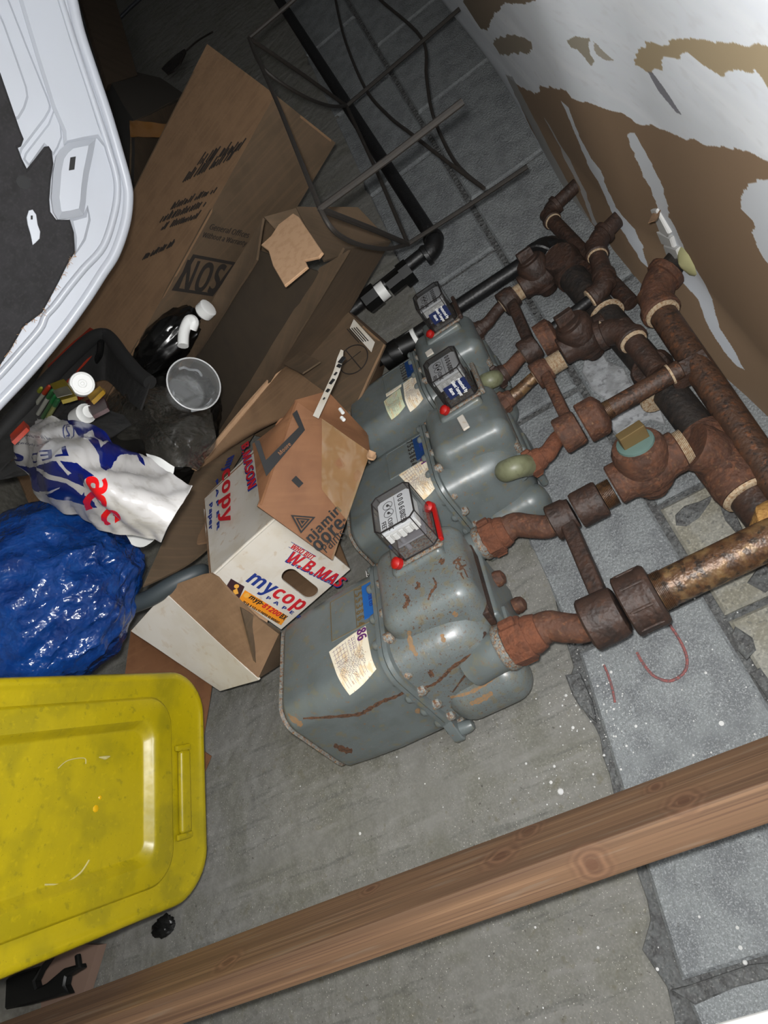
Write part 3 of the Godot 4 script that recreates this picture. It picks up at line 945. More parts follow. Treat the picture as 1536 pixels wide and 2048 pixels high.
# ground-key gas cock: barrel along the pipe, tapered key across it
func gas_valve(label: String, c: Vector3, dir: Vector3, k: float, m: Material, brass: bool) -> Node3D:
	var t := thing("gas_valve", label, "valve", c, "gas valves above the meters")
	var b := Mb.new()
	b.lathe(c - UP * 0.046 * k, UP, [Vector2(0, 0.018 * k), Vector2(0, 0.025 * k), Vector2(0.002 * k, 0.0275 * k), Vector2(0.016 * k, 0.0275 * k), Vector2(0.022 * k, 0.029 * k), Vector2(0.034 * k, 0.033 * k), Vector2(0.046 * k, 0.035 * k), Vector2(0.058 * k, 0.033 * k), Vector2(0.070 * k, 0.029 * k), Vector2(0.076 * k, 0.0275 * k), Vector2(0.090 * k, 0.0275 * k), Vector2(0.092 * k, 0.025 * k), Vector2(0.092 * k, 0.018 * k)], 22)
	b.lathe(c - dir * 0.045 * k, dir, [Vector2(0, 0.010 * k), Vector2(0.003 * k, 0.018 * k), Vector2(0.014 * k, 0.022 * k), Vector2(0.02 * k, 0.029 * k), Vector2(0.06 * k, 0.034 * k), Vector2(0.082 * k, 0.034 * k), Vector2(0.09 * k, 0.030 * k), Vector2(0.092 * k, 0.022 * k)], 22)
	part(t, "valve_body", b, m)
	b = Mb.new()
	b.lathe(c + dir * 0.046 * k, dir, [Vector2(0, 0.018 * k), Vector2(0.001, 0.0235 * k), Vector2(0.004 * k, 0.023 * k), Vector2(0.0055 * k, 0.018 * k)], 22)
	part(t, "key_face", b, M.patina if brass else m, "blue-green tarnished key face" if brass else "")
	b = Mb.new()
	var side := dir.cross(UP).normalized()
	b.rbox(frame(c + dir * 0.06 * k, UP + side * 0.1, side), Vector3(0.034 * k, 0.014 * k, 0.022 * k), 0.0015, 2)
	part(t, "key_head", b, M.brass if brass else m, "dull brass flat head of the key" if brass else "")
	return t

func make_pipes() -> void:
	# waste pipe running along the wall, then down
	var g := "pipe"
	var w0 := Vector3(-2.95, 1.13, 0.10)
	var d0 := Vector3(-2.5093, 1.1049, 0.1000)
	w0 = d0 + (d0 - Vector3(-1.1586, 1.1769, 0.1000)).normalized() * 0.35
	var d1 := Vector3(-1.1626, 1.1829, 0.1000)
	var d2 := Vector3(-1.1382, 0.9561, 0.1000)
	var t := thing("wall_pipe", "thin black iron pipe along the wall, turning down through a white-collared union", "pipe", d2)
	pipe(t, w0, d1, 0.0145, M.black_iron)
	elbow(t, d0, d1 + (d1 - d0).normalized() * 0.012, d2, 0.0145, M.black_iron, false)
	var dn := (d2 - d1).normalized()
	pipe(t, d1 + dn * 0.02, d2 + dn * 0.12, 0.0125, M.black_iron)
	var b := Mb.new()
	var un := Vector3(-1.1358, 1.0920, 0.1000)
	b.lathe(un - dn * 0.025, dn, [Vector2(0, 0.014), Vector2(0, 0.026), Vector2(0.022, 0.026), Vector2(0.022, 0.019), Vector2(0.055, 0.019), Vector2(0.055, 0.014)], 8)
	part(t, "union", b, M.black_plastic)
	b = Mb.new()
	var un2 := Vector3(-1.1354, 1.0197, 0.1000)
	b.lathe(un2 - dn * 0.018, dn, [Vector2(0, 0.014), Vector2(0, 0.025), Vector2(0.032, 0.025), Vector2(0.036, 0.013)], 8)
	part(t, "union", b, M.black_plastic)
	b = Mb.new()
	b.lathe(Vector3(-1.1343, 1.0437, 0.1000) - dn * 0.013, dn, [Vector2(0, 0.012), Vector2(0, 0.0185), Vector2(0.026, 0.0185), Vector2(0.026, 0.012)], 20)
	part(t, "white_collar", b, M.white_plastic, "white collar")

	# the gas supply rising from the floor
	var s0 := Vector3(-0.9985, 1.3388, 0.0800)
	var s1 := Vector3(-1.0032, 1.1145, 0.0800)
	var sd := (s1 - s0).normalized()
	t = thing("gas_supply_pipe", "black gas supply pipe rising behind the farthest meter, with a white taped coupling", "pipe", Vector3(s1.x, 0, 0.08))
	pipe(t, s0, Vector3(s0.x, 0.96, 0.08), 0.0135, M.black_iron)
	elbow(t, s0, Vector3(s0.x, 0.94, 0.08), Vector3(s0.x, 0.94, -0.05), 0.0135, M.black_iron, false)
	b = Mb.new()
	var cu := Vector3(-0.9878, 1.0248, 0.0800)
	b.lathe(cu + UP * 0.03, -UP, [Vector2(-0.01, 0.013), Vector2(-0.01, 0.022), Vector2(0.02, 0.0225), Vector2(0.022, 0.024), Vector2(0.042, 0.024), Vector2(0.044, 0.0225), Vector2(0.062, 0.0225), Vector2(0.064, 0.013)], 10)
	part(t, "coupling", b, M.black_plastic)
	b = Mb.new()
	b.lathe(Vector3(-0.9896, 1.0607, 0.0800) + UP * 0.012, -UP, [Vector2(0, 0.0125), Vector2(0, 0.0205), Vector2(0.026, 0.0205), Vector2(0.026, 0.0125)], 20)
	part(t, "white_band", b, M.white_plastic, "white printed band")

	# header feeding the meters, behind the risers
	var h := [Vector3(-1.0033, 1.3490, 0.0750), Vector3(-0.8889, 1.3610, 0.0750), Vector3(-0.6548, 1.3748, 0.0750), Vector3(-0.5494, 1.3766, 0.0750), Vector3(-0.4760, 1.3811, 0.0750), Vector3(-0.4022, 1.3809, 0.0750)]
	t = thing("gas_header", "thick dark gas header along the wall feeding the three valves", "pipe", h[2])
	elbow(t, s0, h[0] + (h[0] - h[1]).normalized() * 0.01, h[1], 0.022, M.black_iron, true)
	pipe(t, h[0], h[2], 0.0245, M.old_iron)
	pipe(t, h[2], h[4], 0.0245, M.old_iron)
	var hd: Vector3 = (h[4] - h[1]).normalized()
	for q in [Vector3(-0.9349, 1.3581, 0.0750), Vector3(-0.6384, 1.3760, 0.0750)]:
		b = Mb.new()
		b.lathe(q - hd * 0.028, hd, [Vector2(0, 0.02), Vector2(0, 0.031), Vector2(0.01, 0.0325), Vector2(0.016, 0.030), Vector2(0.042, 0.030), Vector2(0.046, 0.0325), Vector2(0.056, 0.031), Vector2(0.056, 0.02)], 20)
		b.lathe(q, Vector3(0, -0.2, 1), [Vector2(0, 0.028), Vector2(0.028, 0.028), Vector2(0.036, 0.026), Vector2(0.036, 0.015)], 18)
		part(t, "tee", b, M.rust_dark)
	for q in [Vector3(-0.7989, 1.3663, 0.0750), Vector3(-0.6130, 1.3616, 0.0750)]:
		b = Mb.new()
		b.lathe(q, hd, [Vector2(0, 0.02), Vector2(0, 0.0285), Vector2(0.006, 0.0285), Vector2(0.006, 0.02)], 20)
		part(t, "pipe_dope", b, M.dope, "pale ring of thread sealant")
	# big tee over the nearest valve
	b = Mb.new()
	var bt := Vector3(-0.4661, 1.3796, 0.0780)
	b.lathe(bt - hd * 0.055, hd, [Vector2(0, 0.02), Vector2(0, 0.034), Vector2(0.014, 0.037), Vector2(0.03, 0.036), Vector2(0.075, 0.036), Vector2(0.095, 0.037), Vector2(0.11, 0.034), Vector2(0.11, 0.02)], 22)
	b.tube(smooth_path([bt + hd * 0.002, Vector3(-0.4764, 1.3711, 0.1000), Vector3(-0.4874, 1.3558, 0.1180)], 5), [0.030, 0.030, 0.030, 0.030, 0.031, 0.031, 0.031, 0.032, 0.032, 0.032, 0.031], 20)
	part(t, "tee", b, M.rust)
	pipe(t, bt + hd * 0.05, bt + hd * 0.42, 0.0265, M.rust_dark)
	b = Mb.new()
	b.lathe(bt + hd * 0.056, hd, [Vector2(0, 0.02), Vector2(0, 0.0335), Vector2(0.004, 0.032), Vector2(0.006, 0.0275)], 20)
	part(t, "pipe_dope", b, M.dope, "pale ring of thread sealant")
	b = Mb.new()
	var far := bt + hd * 0.12
	b.lathe(far, hd, [Vector2(0, 0.02), Vector2(0, 0.034), Vector2(0.05, 0.034), Vector2(0.06, 0.03)], 20)
	part(t, "tee", b, M.rust)

	# the outlet of the middle meter: along under the ceiling, then up
	var e1 := Vector3(-0.7663, 1.4297, 0.1000)
	var e2 := Vector3(-0.4872, 1.4178, 0.1000)
	var st := Vector3(-0.7901, 1.4808, 0.1000)
	t = thing("riser_pipe", "thick rust brown pipe under the ceiling edge, rising through broken plasterboard", "pipe", e1, "risers through the ceiling")
	pipe(t, e1, e2 + (e2 - e1).normalized() * 0.5, 0.0205, M.pipe_brown)
	elbow(t, st, e1, e2, 0.0205, M.rust)
	pipe(t, e1 + (st - e1).normalized() * 0.03, st + (st - e1).normalized() * 0.05, 0.018, M.old_iron)
	b = Mb.new()
	var jn := Vector3(-0.6086, 1.4069, 0.1000)
	b.lathe(jn + UP * 0.03, -UP, [Vector2(0, 0.012), Vector2(0, 0.021), Vector2(0.05, 0.021), Vector2(0.055, 0.018), Vector2(0.055, 0.012)], 6)
	part(t, "tee", b, M.rust_dark)

	# two thinner risers farther along
	for q in [
		["thin rusty riser farthest along, entering the ceiling where plaster streaks start", Vector3(-1.1161, 1.3837, 0.0450), Vector3(-1.1278, 1.4492, 0.0500), Vector3(-0.8159, 1.4106, 0.0450), 0.0125],
		["short rusty riser with a pale ring, between the farthest riser and the broken plasterboard", Vector3(-0.9239, 1.4096, 0.1000), Vector3(-0.9458, 1.4648, 0.0950), Vector3(-0.8265, 1.3881, 0.1000), 0.0135]]:
		t = thing("riser_pipe", q[0], "pipe", q[1], "risers through the ceiling")
		var dd: Vector3 = (q[2] - q[1]).normalized()
		pipe(t, q[1] + dd * 0.02, q[2] + dd * 0.06, q[4], M.rust_dark)
		elbow(t, q[2], q[1], q[3], q[4], M.rust_dark)
		pipe(t, q[1], q[3], q[4] * 1.1, M.rust_dark)
	# the second riser turns down to the farthest meter
	var r3 := Vector3(-0.8247, 1.3873, 0.1000)
	var r3b := Vector3(-0.8081, 1.3630, 0.1000)
	elbow(t, Vector3(-0.9239, 1.4096, 0.1000), r3, Vector3(-0.8109, 1.2796, 0.1000), 0.0135, M.rust_dark)
	pipe(t, r3, Vector3(-0.8090, 1.2788, 0.1000), 0.0095, M.black_iron)

	# ---- nearest meter ----
	t = meter_bar("heavy rust brown meter bar joining the two connections of the largest meter", Vector3(-0.487, 1.146, 0.11), Vector3(-0.487, 1.180, 0.11), Vector3(-0.320, 1.132, 0.14), Vector3(-0.320, 1.180, 0.14), 0.026, 0.033, M.rust_dark)
	swivel(t, Vector3(-0.514, 1.047, 0.11), Vector3(-0.514, 1.086, 0.11), Vector3(-0.487, 1.148, 0.11), 0.0175, M.rust_orange, M.rust)
	swivel(t, Vector3(-0.341, 1.029, 0.14), Vector3(-0.341, 1.078, 0.14), Vector3(-0.320, 1.134, 0.14), 0.0195, M.rust_orange, M.rust)
	b = Mb.new()
	b.lathe(Vector3(-0.487, 1.184, 0.11), UP, [Vector2(0, 0.018), Vector2(0, 0.0255), Vector2(0.003, 0.027), Vector2(0.036, 0.027), Vector2(0.039, 0.025), Vector2(0.04, 0.016)], 12)
	part(t, "coupling", b, M.rust_dark)
	threads(t, Vector3(-0.487, 1.224, 0.111), UP, 0.0185, 9, M.pipe_stained)
	t = gas_valve("rust brown gas valve with a brass key head above the largest meter", Vector3(-0.491, 1.292, 0.118), Vector3(-0.28, 0.06, 0.96).normalized(), 1.05, M.rust, true)
	threads(t, Vector3(-0.491, 1.338, 0.118), UP, 0.024, 7, M.dope)
	var x := Vector3(-0.320, 0, 0.14)
	t = thing("riser_pipe", "straight stained steel riser with a ribbed union above the largest meter", "pipe", x + UP * 1.183, "risers through the ceiling")
	b = Mb.new()
	b.lathe(x + UP * 1.184, UP, [Vector2(0, 0.025), Vector2(0, 0.037), Vector2(0.002, 0.0395), Vector2(0.008, 0.0395), Vector2(0.010, 0.038), Vector2(0.030, 0.038), Vector2(0.032, 0.0395), Vector2(0.038, 0.0395), Vector2(0.042, 0.036), Vector2(0.043, 0.024)], 26)
	for i in 8:
		var a := TAU * i / 8.0 + 0.2
		b.rbox(Transform3D(Basis(UP, -a), x + UP * 1.204 + Vector3(cos(a), 0, sin(a)) * 0.0385), Vector3(0.003, 0.03, 0.004), 0.001, 1)
	part(t, "union", b, M.rust_dark)
	threads(t, x + UP * 1.225, UP, 0.0235, 8, M.pipe_stained)
	pipe(t, x + UP * 1.22, x + UP * 1.485, 0.0235, M.pipe_stained)
	b = Mb.new()
	b.lathe(x + UP * 1.425, UP, [Vector2(0, 0.02), Vector2(0.001, 0.0255), Vector2(0.05, 0.0255)], 20)
	part(t, "tar_coating", b, M.black_plastic, "shiny black coating")
	b = Mb.new()
	b.tube([Vector3(-0.3467, 1.3575, 0.1200) - Vector3(0, 0.0, 0), Vector3(-0.3444, 1.3723, 0.1300), Vector3(-0.3392, 1.3872, 0.1300), Vector3(-0.3342, 1.4076, 0.1300)], [0.006, 0.022, 0.028, 0.02], 14)
	solo("spray_foam", b, M.foam, "lump of tan spray foam against the tarred riser at the ceiling edge", "foam")

	# ---- middle meter ----
	var rm := Vector3(-0.603, 0, 0.12)
	t = meter_bar("rusty meter bar joining the two connections of the middle meter", Vector3(-0.750, 1.222, 0.09), Vector3(-0.752, 1.250, 0.09), rm + UP * 1.212, rm + UP * 1.246, 0.022, 0.027, M.rust)
	swivel(t, Vector3(-0.738, 1.152, 0.09), Vector3(-0.740, 1.178, 0.09), Vector3(-0.750, 1.224, 0.09), 0.0105, M.rust, M.pipe_stained)
	swivel(t, Vector3(-0.583, 1.152, 0.125), Vector3(-0.586, 1.180, 0.124), rm + UP * 1.214, 0.0125, M.rust_orange, M.rust_orange)
	threads(t, Vector3(-0.753, 1.25, 0.09), UP, 0.0155, 13, M.dope)
	t = gas_valve("dark rusty gas valve above the middle meter, its key to the wall", Vector3(-0.762, 1.316, 0.095), Vector3(-0.3, -0.2, 0.93).normalized(), 0.86, M.rust_dark, false)
	t = thing("riser_pipe", "short brown riser with a union above the middle meter", "pipe", rm + UP * 1.25, "risers through the ceiling")
	b = Mb.new()
	b.lathe(rm + UP * 1.25, UP, [Vector2(0, 0.02), Vector2(0, 0.030), Vector2(0.002, 0.032), Vector2(0.026, 0.032), Vector2(0.030, 0.029), Vector2(0.036, 0.018)], 10)
	part(t, "union", b, M.rust)
	threads(t, rm + UP * 1.286, UP, 0.0135, 5, M.pipe_stained)
	pipe(t, rm + UP * 1.28, rm + UP * 1.40, 0.0135, M.pipe_brown)
	b = Mb.new()
	b.lathe(rm + UP * 1.383, UP, [Vector2(0, 0.012), Vector2(0, 0.0155), Vector2(0.003, 0.0155), Vector2(0.003, 0.012)], 18)
	part(t, "pipe_dope", b, M.dope, "pale ring of thread sealant")
	# the middle valve's inlet branch
	var ib := Vector3(-0.7283, 1.3690, 0.1150)
	t = thing("branch_pipe", "brown branch pipe with an elbow from the header to the middle valve", "pipe", ib)
	elbow(t, Vector3(-0.7370, 1.3370, 0.1100), ib, Vector3(-0.6278, 1.3731, 0.1150), 0.0165, M.rust_dark)
	pipe(t, ib, Vector3(-0.6199, 1.3737, 0.1150), 0.0165, M.rust_dark)
	b = Mb.new()
	b.lathe(Vector3(-0.7383, 1.3410, 0.1100) - UP * 0.006, UP, [Vector2(0, 0.012), Vector2(0, 0.020), Vector2(0.012, 0.020), Vector2(0.012, 0.012)], 18)
	part(t, "pipe_dope", b, M.dope, "wide pale ring of thread sealant")

	# ---- farthest meter ----
	t = meter_bar("dark rusty meter bar joining the two connections of the farthest meter", Vector3(-0.938, 1.232, 0.08), Vector3(-0.943, 1.262, 0.08), Vector3(-0.800, 1.222, 0.095), Vector3(-0.803, 1.252, 0.095), 0.022, 0.022, M.rust_dark)
	swivel(t, Vector3(-0.918, 1.165, 0.08), Vector3(-0.921, 1.188, 0.08), Vector3(-0.938, 1.234, 0.08), 0.0105, M.rust_dark, M.rust_dark)
	swivel(t, Vector3(-0.784, 1.165, 0.098), Vector3(-0.787, 1.188, 0.097), Vector3(-0.800, 1.224, 0.095), 0.0115, M.rust_dark, M.rust)
	threads(t, Vector3(-0.943, 1.262, 0.08), UP, 0.014, 10, M.dope)
	b = Mb.new()
	b.lathe(Vector3(-0.801, 1.256, 0.098), UP, [Vector2(0, 0.02), Vector2(0, 0.029), Vector2(0.024, 0.030), Vector2(0.03, 0.02)], 10)
	part(t, "union", b, M.rust)
	t = gas_valve("dark rusty gas valve above the farthest meter, under the header's end", Vector3(-0.948, 1.312, 0.08), Vector3(-0.4, -0.1, 0.91).normalized(), 0.8, M.rust_dark, false)

func ring_xz(y: float, hx: float, hz: float, r: float, cx := 0.0, cz := 0.0, seg := 6) -> PackedVector3Array:
	var o := PackedVector3Array()
	for v in Mb.rr(hx, hz, r, seg):
		o.append(Vector3(v.x + cx, y, v.y + cz))
	return o

# a paper tag with ruled lines and handwriting
func tag_picture(sd: int, green := false) -> ImageTexture:
	var im := layered(256, Color(0.86, 0.82, 0.74) if not green else Color(0.74, 0.77, 0.65), [
		[0.012, "simplex", sd, 0.5, 0.85, Color(0.80, 0.68, 0.50), 0.6],
		[0.03, "simplex", sd + 1, 0.75, 0.9, Color(0.60, 0.42, 0.26), 0.6]])
	var rg := RandomNumberGenerator.new()
	rg.seed = sd
	for i in 9:
		var y := 60 + i * 21
		im.fill_rect(Rect2i(14, y, 226, 2), Color(0.42, 0.33, 0.40))
	for i in 5:
		im.fill_rect(Rect2i(20 + i * 26, 150, 2, 90), Color(0.42, 0.33, 0.42))
	for i in 6:
		im.fill_rect(Rect2i(20 + (i % 3) * 26, 88 + (i / 3) * 26, 16, 14), Color(0.40, 0.33, 0.40))
		im.fill_rect(Rect2i(22 + (i % 3) * 26, 90 + (i / 3) * 26, 12, 10), Color(0.86, 0.82, 0.76))
	# scribbled entries
	for k in 9:
		var x := rg.randf_range(90, 130)
		var y := 50.0 + k * 21
		var c := Color(0.22, 0.19, 0.30) if k % 2 else Color(0.25, 0.22, 0.24)
		for s in int(rg.randf_range(60, 105)):
			x += 1.1
			var yy := y + sin(x * 0.55 + k) * 4.0 + sin(x * 0.23 + k * 2.0) * 3.0
			im.fill_rect(Rect2i(int(x), int(yy), 2, 2), c)
	return tex(im)

func flat_pic(t: ImageTexture, rough := 0.7) -> StandardMaterial3D:
	var m := StandardMaterial3D.new()
	m.albedo_texture = t
	m.roughness = rough
	return m

# depth of the front of the lower case at x (its corners are round)
func case_front(x: float, hx: float, hz: float, r: float) -> float:
	var q := absf(x) - (hx - r)
	return hz if q <= 0.0 else hz - r + sqrt(maxf(0.0, r * r - q * q))

func stuck(root: Node3D, called: String, c: Array, m: Material, label: String, bow := Vector3.ZERO) -> void:
	# corners on the front of the case: top left, top right, bottom right, bottom left (x, y)
	var g := []
	for i in 7:
		var row := PackedVector3Array()
		for j in 25:
			var a: Vector2 = c[0].lerp(c[1], j / 24.0).lerp(c[3].lerp(c[2], j / 24.0), i / 6.0)
			var x := a.x + 0.004 * sin(PI * i / 6.0) * (j / 24.0 - 0.5)
			row.append(Vector3(x, a.y, case_front(x - 0.008, 0.1028, 0.0957, 0.037)))
		g.append(row)
	var b := Mb.new()
	b.sheet(g, 0.0007)
	part(root, called, b, m, label, true)

func text_part(root: Node3D, called: String, lines: Array, m: Material, label := "", local := true) -> void:
	# lines: [words, transform, height, shear, wide]
	var b := Mb.new()
	for l in lines:
		b.text(l[0], l[1], l[2], l[3] if l.size() > 3 else 0.0, bold, l[4] if l.size() > 4 else 1.0)
	part(root, called, b, m, label, local)

var bold: Font
func make_meter(label: String, at: Vector3, yaw: float, size: float, kind: int) -> Node3D:
	var t := thing("gas_meter", label, "gas meter", at, "gas meters in a row on the wall")
	t.rotation.y = yaw
	t.scale = Vector3.ONE * size
	# lower case
	var b := Mb.new()
	var cx := 0.008
	b.loft([ring_xz(0.0, 0.086, 0.076, 0.028, cx), ring_xz(0.003, 0.092, 0.083, 0.032, cx), ring_xz(0.010, 0.097, 0.088, 0.034, cx), ring_xz(0.05, 0.100, 0.092, 0.036, cx), ring_xz(0.10, 0.102, 0.0945, 0.036, cx), ring_xz(0.15, 0.102, 0.0945, 0.036, cx), ring_xz(0.178, 0.102, 0.094, 0.036, cx)])
	part(t, "lower_case", b, M.meter, "", true)
	var case_skin := b
	# base seam
	b = Mb.new()
	b.loft([ring_xz(0.0005, 0.090, 0.081, 0.03, cx), ring_xz(-0.003, 0.093, 0.084, 0.03, cx), ring_xz(-0.005, 0.090, 0.081, 0.03, cx)])
	part(t, "base_seam", b, M.meter_rusty, "", true)
	# flange between lower case and head
	b = Mb.new()
	b.loft([ring_xz(0.178, 0.103, 0.096, 0.036, cx), ring_xz(0.1785, 0.108, 0.101, 0.036, cx), ring_xz(0.1845, 0.108, 0.101, 0.036, cx), ring_xz(0.185, 0.1065, 0.0995, 0.036, cx)])
	b.loft([ring_xz(0.185, 0.1065, 0.0995, 0.036, cx), ring_xz(0.186, 0.108, 0.101, 0.036, cx), ring_xz(0.192, 0.107, 0.100, 0.036, cx), ring_xz(0.193, 0.10, 0.094, 0.036, cx)])
	b.prism(PackedVector2Array([Vector2(0.085, 0.0), Vector2(0.112, 0.045), Vector2(0.126, 0.086), Vector2(0.123, 0.097), Vector2(0.110, 0.101), Vector2(0.06, 0.098)]), Transform3D(Basis(Vector3(1, 0, 0), Vector3(0, 0, -1), Vector3(0, 1, 0)), Vector3(0, 0.179, 0)), 0.014, 0.002)
	b.lathe(Vector3(0.111, 0.192, -0.087), UP, [Vector2(0, 0.0105), Vector2(0.014, 0.0095), Vector2(0.020, 0.007), Vector2(0.021, 0.001)], 12)
	part(t, "flange", b, M.meter, "", true)
	# lugs below and bolts above the seam
	for q in [Vector2(-0.083, 0.093), Vector2(-0.038, 0.101), Vector2(0.020, 0.101), Vector2(0.066, 0.100), Vector2(0.104, 0.062), Vector2(0.111, 0.025), Vector2(0.111, -0.015), Vector2(0.110, -0.055), Vector2(0.104, -0.09)]:
		b = Mb.new()
		b.lathe(Vector3(q.x, 0.169, q.y * 0.96), UP, [Vector2(0, 0.001), Vector2(0.001, 0.004), Vector2(0.004, 0.007), Vector2(0.010, 0.008)], 12)
		part(t, "lug", b, M.meter, "", true)
		b = Mb.new()
		b.lathe(Vector3(q.x * 0.97, 0.19, q.y * 0.96), UP, [Vector2(0, 0.0085), Vector2(0.008, 0.0085), Vector2(0.012, 0.0065), Vector2(0.013, 0.002)], 10)
		part(t, "bolt", b, M.meter_rusty, "", true)
	# head: rounded dome, gallery in front, shoulder at the right
	b = Mb.new()
	b.loft([ring_xz(0.19, 0.100, 0.093, 0.036, cx), ring_xz(0.215, 0.098, 0.090, 0.038, cx), ring_xz(0.25, 0.096, 0.087, 0.040, cx), ring_xz(0.278, 0.093, 0.083, 0.042, cx), ring_xz(0.298, 0.086, 0.076, 0.042, cx), ring_xz(0.312, 0.074, 0.063, 0.040, cx), ring_xz(0.319, 0.055, 0.045, 0.034, cx)])
	b.rbox(Transform3D(Basis(), Vector3(0.088, 0.262, -0.052)), Vector3(0.068, 0.125, 0.078), 0.033, 6)
	b.rbox(Transform3D(Basis(), Vector3(-0.075, 0.258, -0.040)), Vector3(0.06, 0.105, 0.09), 0.03, 5)
	var skin := b
	part(t, "head", b, M.meter_worn if kind == 0 else M.meter, "", true)
	b = Mb.new()
	b.rbox(Transform3D(Basis(Vector3.RIGHT, -0.10), Vector3(-0.002, 0.260, 0.060)), Vector3(0.150, 0.136, 0.125), 0.026, 6)
	b.rbox(Transform3D(Basis(), Vector3(-0.045, 0.270, 0.118)), Vector3(0.085, 0.080, 0.028), 0.008, 3)
	skin.p.append_array(b.p)
	skin.u.append_array(b.u)
	part(t, "gallery", b, M.meter_worn if kind == 0 else M.meter, "", true)
	b = Mb.new()
	b.rbox(Transform3D(Basis(Vector3.RIGHT, -0.06), Vector3(-0.002, 0.324, 0.048)), Vector3(0.128, 0.009, 0.022), 0.003, 2)
	b.rbox(Transform3D(Basis(Vector3.RIGHT, -0.06), Vector3(0.062, 0.322, 0.045)), Vector3(0.014, 0.010, 0.03), 0.003, 2)
	part(t, "gasket", b, M.rust_dark if kind == 0 else M.meter_rusty, "", true)
	b = Mb.new()
	b.rbox(Transform3D(Basis(), Vector3(0.0, 0.326, -0.01)), Vector3(0.12, 0.014, 0.10), 0.006, 3)
	b.rbox(Transform3D(Basis(), Vector3(0.045 if kind == 0 else 0.03, 0.331, 0.0)), Vector3(0.03 if kind == 0 else 0.09, 0.014, 0.035), 0.004, 2)
	part(t, "top_plate", b, M.meter, "", true)
	if kind == 0:
		for q in [Vector3(-0.03, 0.33, 0.005), Vector3(-0.012, 0.334, -0.045)]:
			b = Mb.new()
			b.lathe(q, UP, [Vector2(0, 0.012), Vector2(0.008, 0.0125), Vector2(0.015, 0.010), Vector2(0.018, 0.004)], 14)
			part(t, "cap_bolt", b, M.rust, "", true)
	# the register under its clear cover
	b = Mb.new()
	var ic := Vector3(-0.045, 0.283, 0.168)
	b.rbox(Transform3D(Basis(), ic + Vector3(0, 0, -0.032)), Vector3(0.082, 0.069, 0.006), 0.003, 2)
	part(t, "register_base", b, M.meter_rusty, "", true)
	b = Mb.new()
	var outer := PackedVector2Array([Vector2(-0.0375, -0.023), Vector2(-0.0295, -0.031), Vector2(0.0295, -0.031), Vector2(0.0375, -0.023), Vector2(0.0375, 0.023), Vector2(0.0295, 0.031), Vector2(-0.0295, 0.031), Vector2(-0.0375, 0.023)])
	b.prism(outer, Transform3D(Basis(), ic + Vector3(0, 0, -0.029)), 0.064, 0.003)
	var edge := Mb.new()
	for zz in [0.0335, -0.027]:
		var loop := []
		for q in outer:
			loop.append(ic + Vector3(q.x * 0.985, q.y * 0.985, zz))
		loop.append(loop[0])
		edge.tube(loop, 0.0013, 6)
	for q in outer:
		edge.tube([ic + Vector3(q.x, q.y, -0.027) * Vector3(0.985, 0.985, 1), ic + Vector3(q.x * 0.985, q.y * 0.985, 0.0335)], 0.0008, 5)
	part(t, "cover_rim", edge, plain(Color(0.13, 0.12, 0.12), 0.35), "dark edges of the cover", true)
	part(t, "clear_cover", b, M.glass if kind == 0 else M.smoked, "clear plastic cover" if kind == 0 else "smoke-dark plastic cover", true)
	b = Mb.new()
	b.prism(PackedVector2Array([Vector2(-0.033, -0.021), Vector2(-0.028, -0.026), Vector2(0.033, -0.026), Vector2(0.033, 0.026), Vector2(-0.028, 0.026), Vector2(-0.033, 0.021)]), Transform3D(Basis(), ic + Vector3(0, 0, 0.022)), 0.004, 0.0008)
	var dial := part(t, "dial_plate", b, M.dial, "white dial plate", true)
	b = Mb.new()
	b.rbox(Transform3D(Basis(), ic + Vector3(0.005, 0.0, 0.012)), Vector3(0.05, 0.05, 0.014), 0.001, 1)
	for k in 5:
		b.rbox(Transform3D(Basis(), ic + Vector3(0.034, -0.02 + 0.01 * k, 0.014)), Vector3(0.004, 0.007, 0.014 - 0.003 * (k % 2)), 0.0008, 1)
	part(t, "register_frame", b, M.white_plastic, "", true)
	b = Mb.new()
	for k in 3:
		b.lathe(ic + Vector3(-0.015 + 0.018 * k, -0.012 + 0.01 * (k % 2), -0.026), Vector3.BACK, [Vector2(0, 0.004), Vector2(0.036, 0.004)], 10)
	b.rbox(Transform3D(Basis(), ic + Vector3(0, 0, -0.012)), Vector3(0.055, 0.045, 0.003), 0.001, 1)
	part(t, "gear_train", b, plain(Color(0.45, 0.45, 0.47), 0.5), "", true)
	var ft := ic + Vector3(0, 0, 0.0262)
	b = Mb.new()
	for q in [Vector2(-0.018, -0.010), Vector2(-0.002, -0.010)]:
		var circ := []
		for i in 21:
			circ.append(ft + Vector3(q.x + 0.0075 * cos(TAU * i / 20.0), q.y + 0.0075 * sin(TAU * i / 20.0), 0))
		b.tube(circ, 0.0004, 5)
		b.lathe(ft + Vector3(q.x, q.y, -0.0002), Vector3.BACK, [Vector2(0, 0.0022), Vector2(0.0012, 0.002)], 10)
		b.rbox(Transform3D(Basis(Vector3.BACK, 0.7), ft + Vector3(q.x + 0.002, q.y + 0.002, 0.0005)), Vector3(0.008, 0.0011, 0.0008), 0.0003, 1)
	b.rbox(Transform3D(Basis(), ft + Vector3(0.0, 0.001, 0)), Vector3(0.058, 0.0006, 0.0006), 0.0002, 1)
	var tl := func(x: float, y: float) -> Transform3D: return Transform3D(Basis(), ft + Vector3(x, y, 0))
	b.text("0 0 0 6", tl.call(-0.012, 0.011), 0.0085, 0.0, null, 0.9)
	b.text("0X030", tl.call(0.019, 0.011), 0.0085, 0.0, null, 0.75)
	b.text("CUBIC", tl.call(0.021, -0.009), 0.007, 0.0, null, 0.85)
	b.text("FEET", tl.call(0.019, -0.019), 0.007, 0.0, null, 0.85)
	part(dial, "dial_print", b, M.ink, "black counter figures and CUBIC FEET", true)
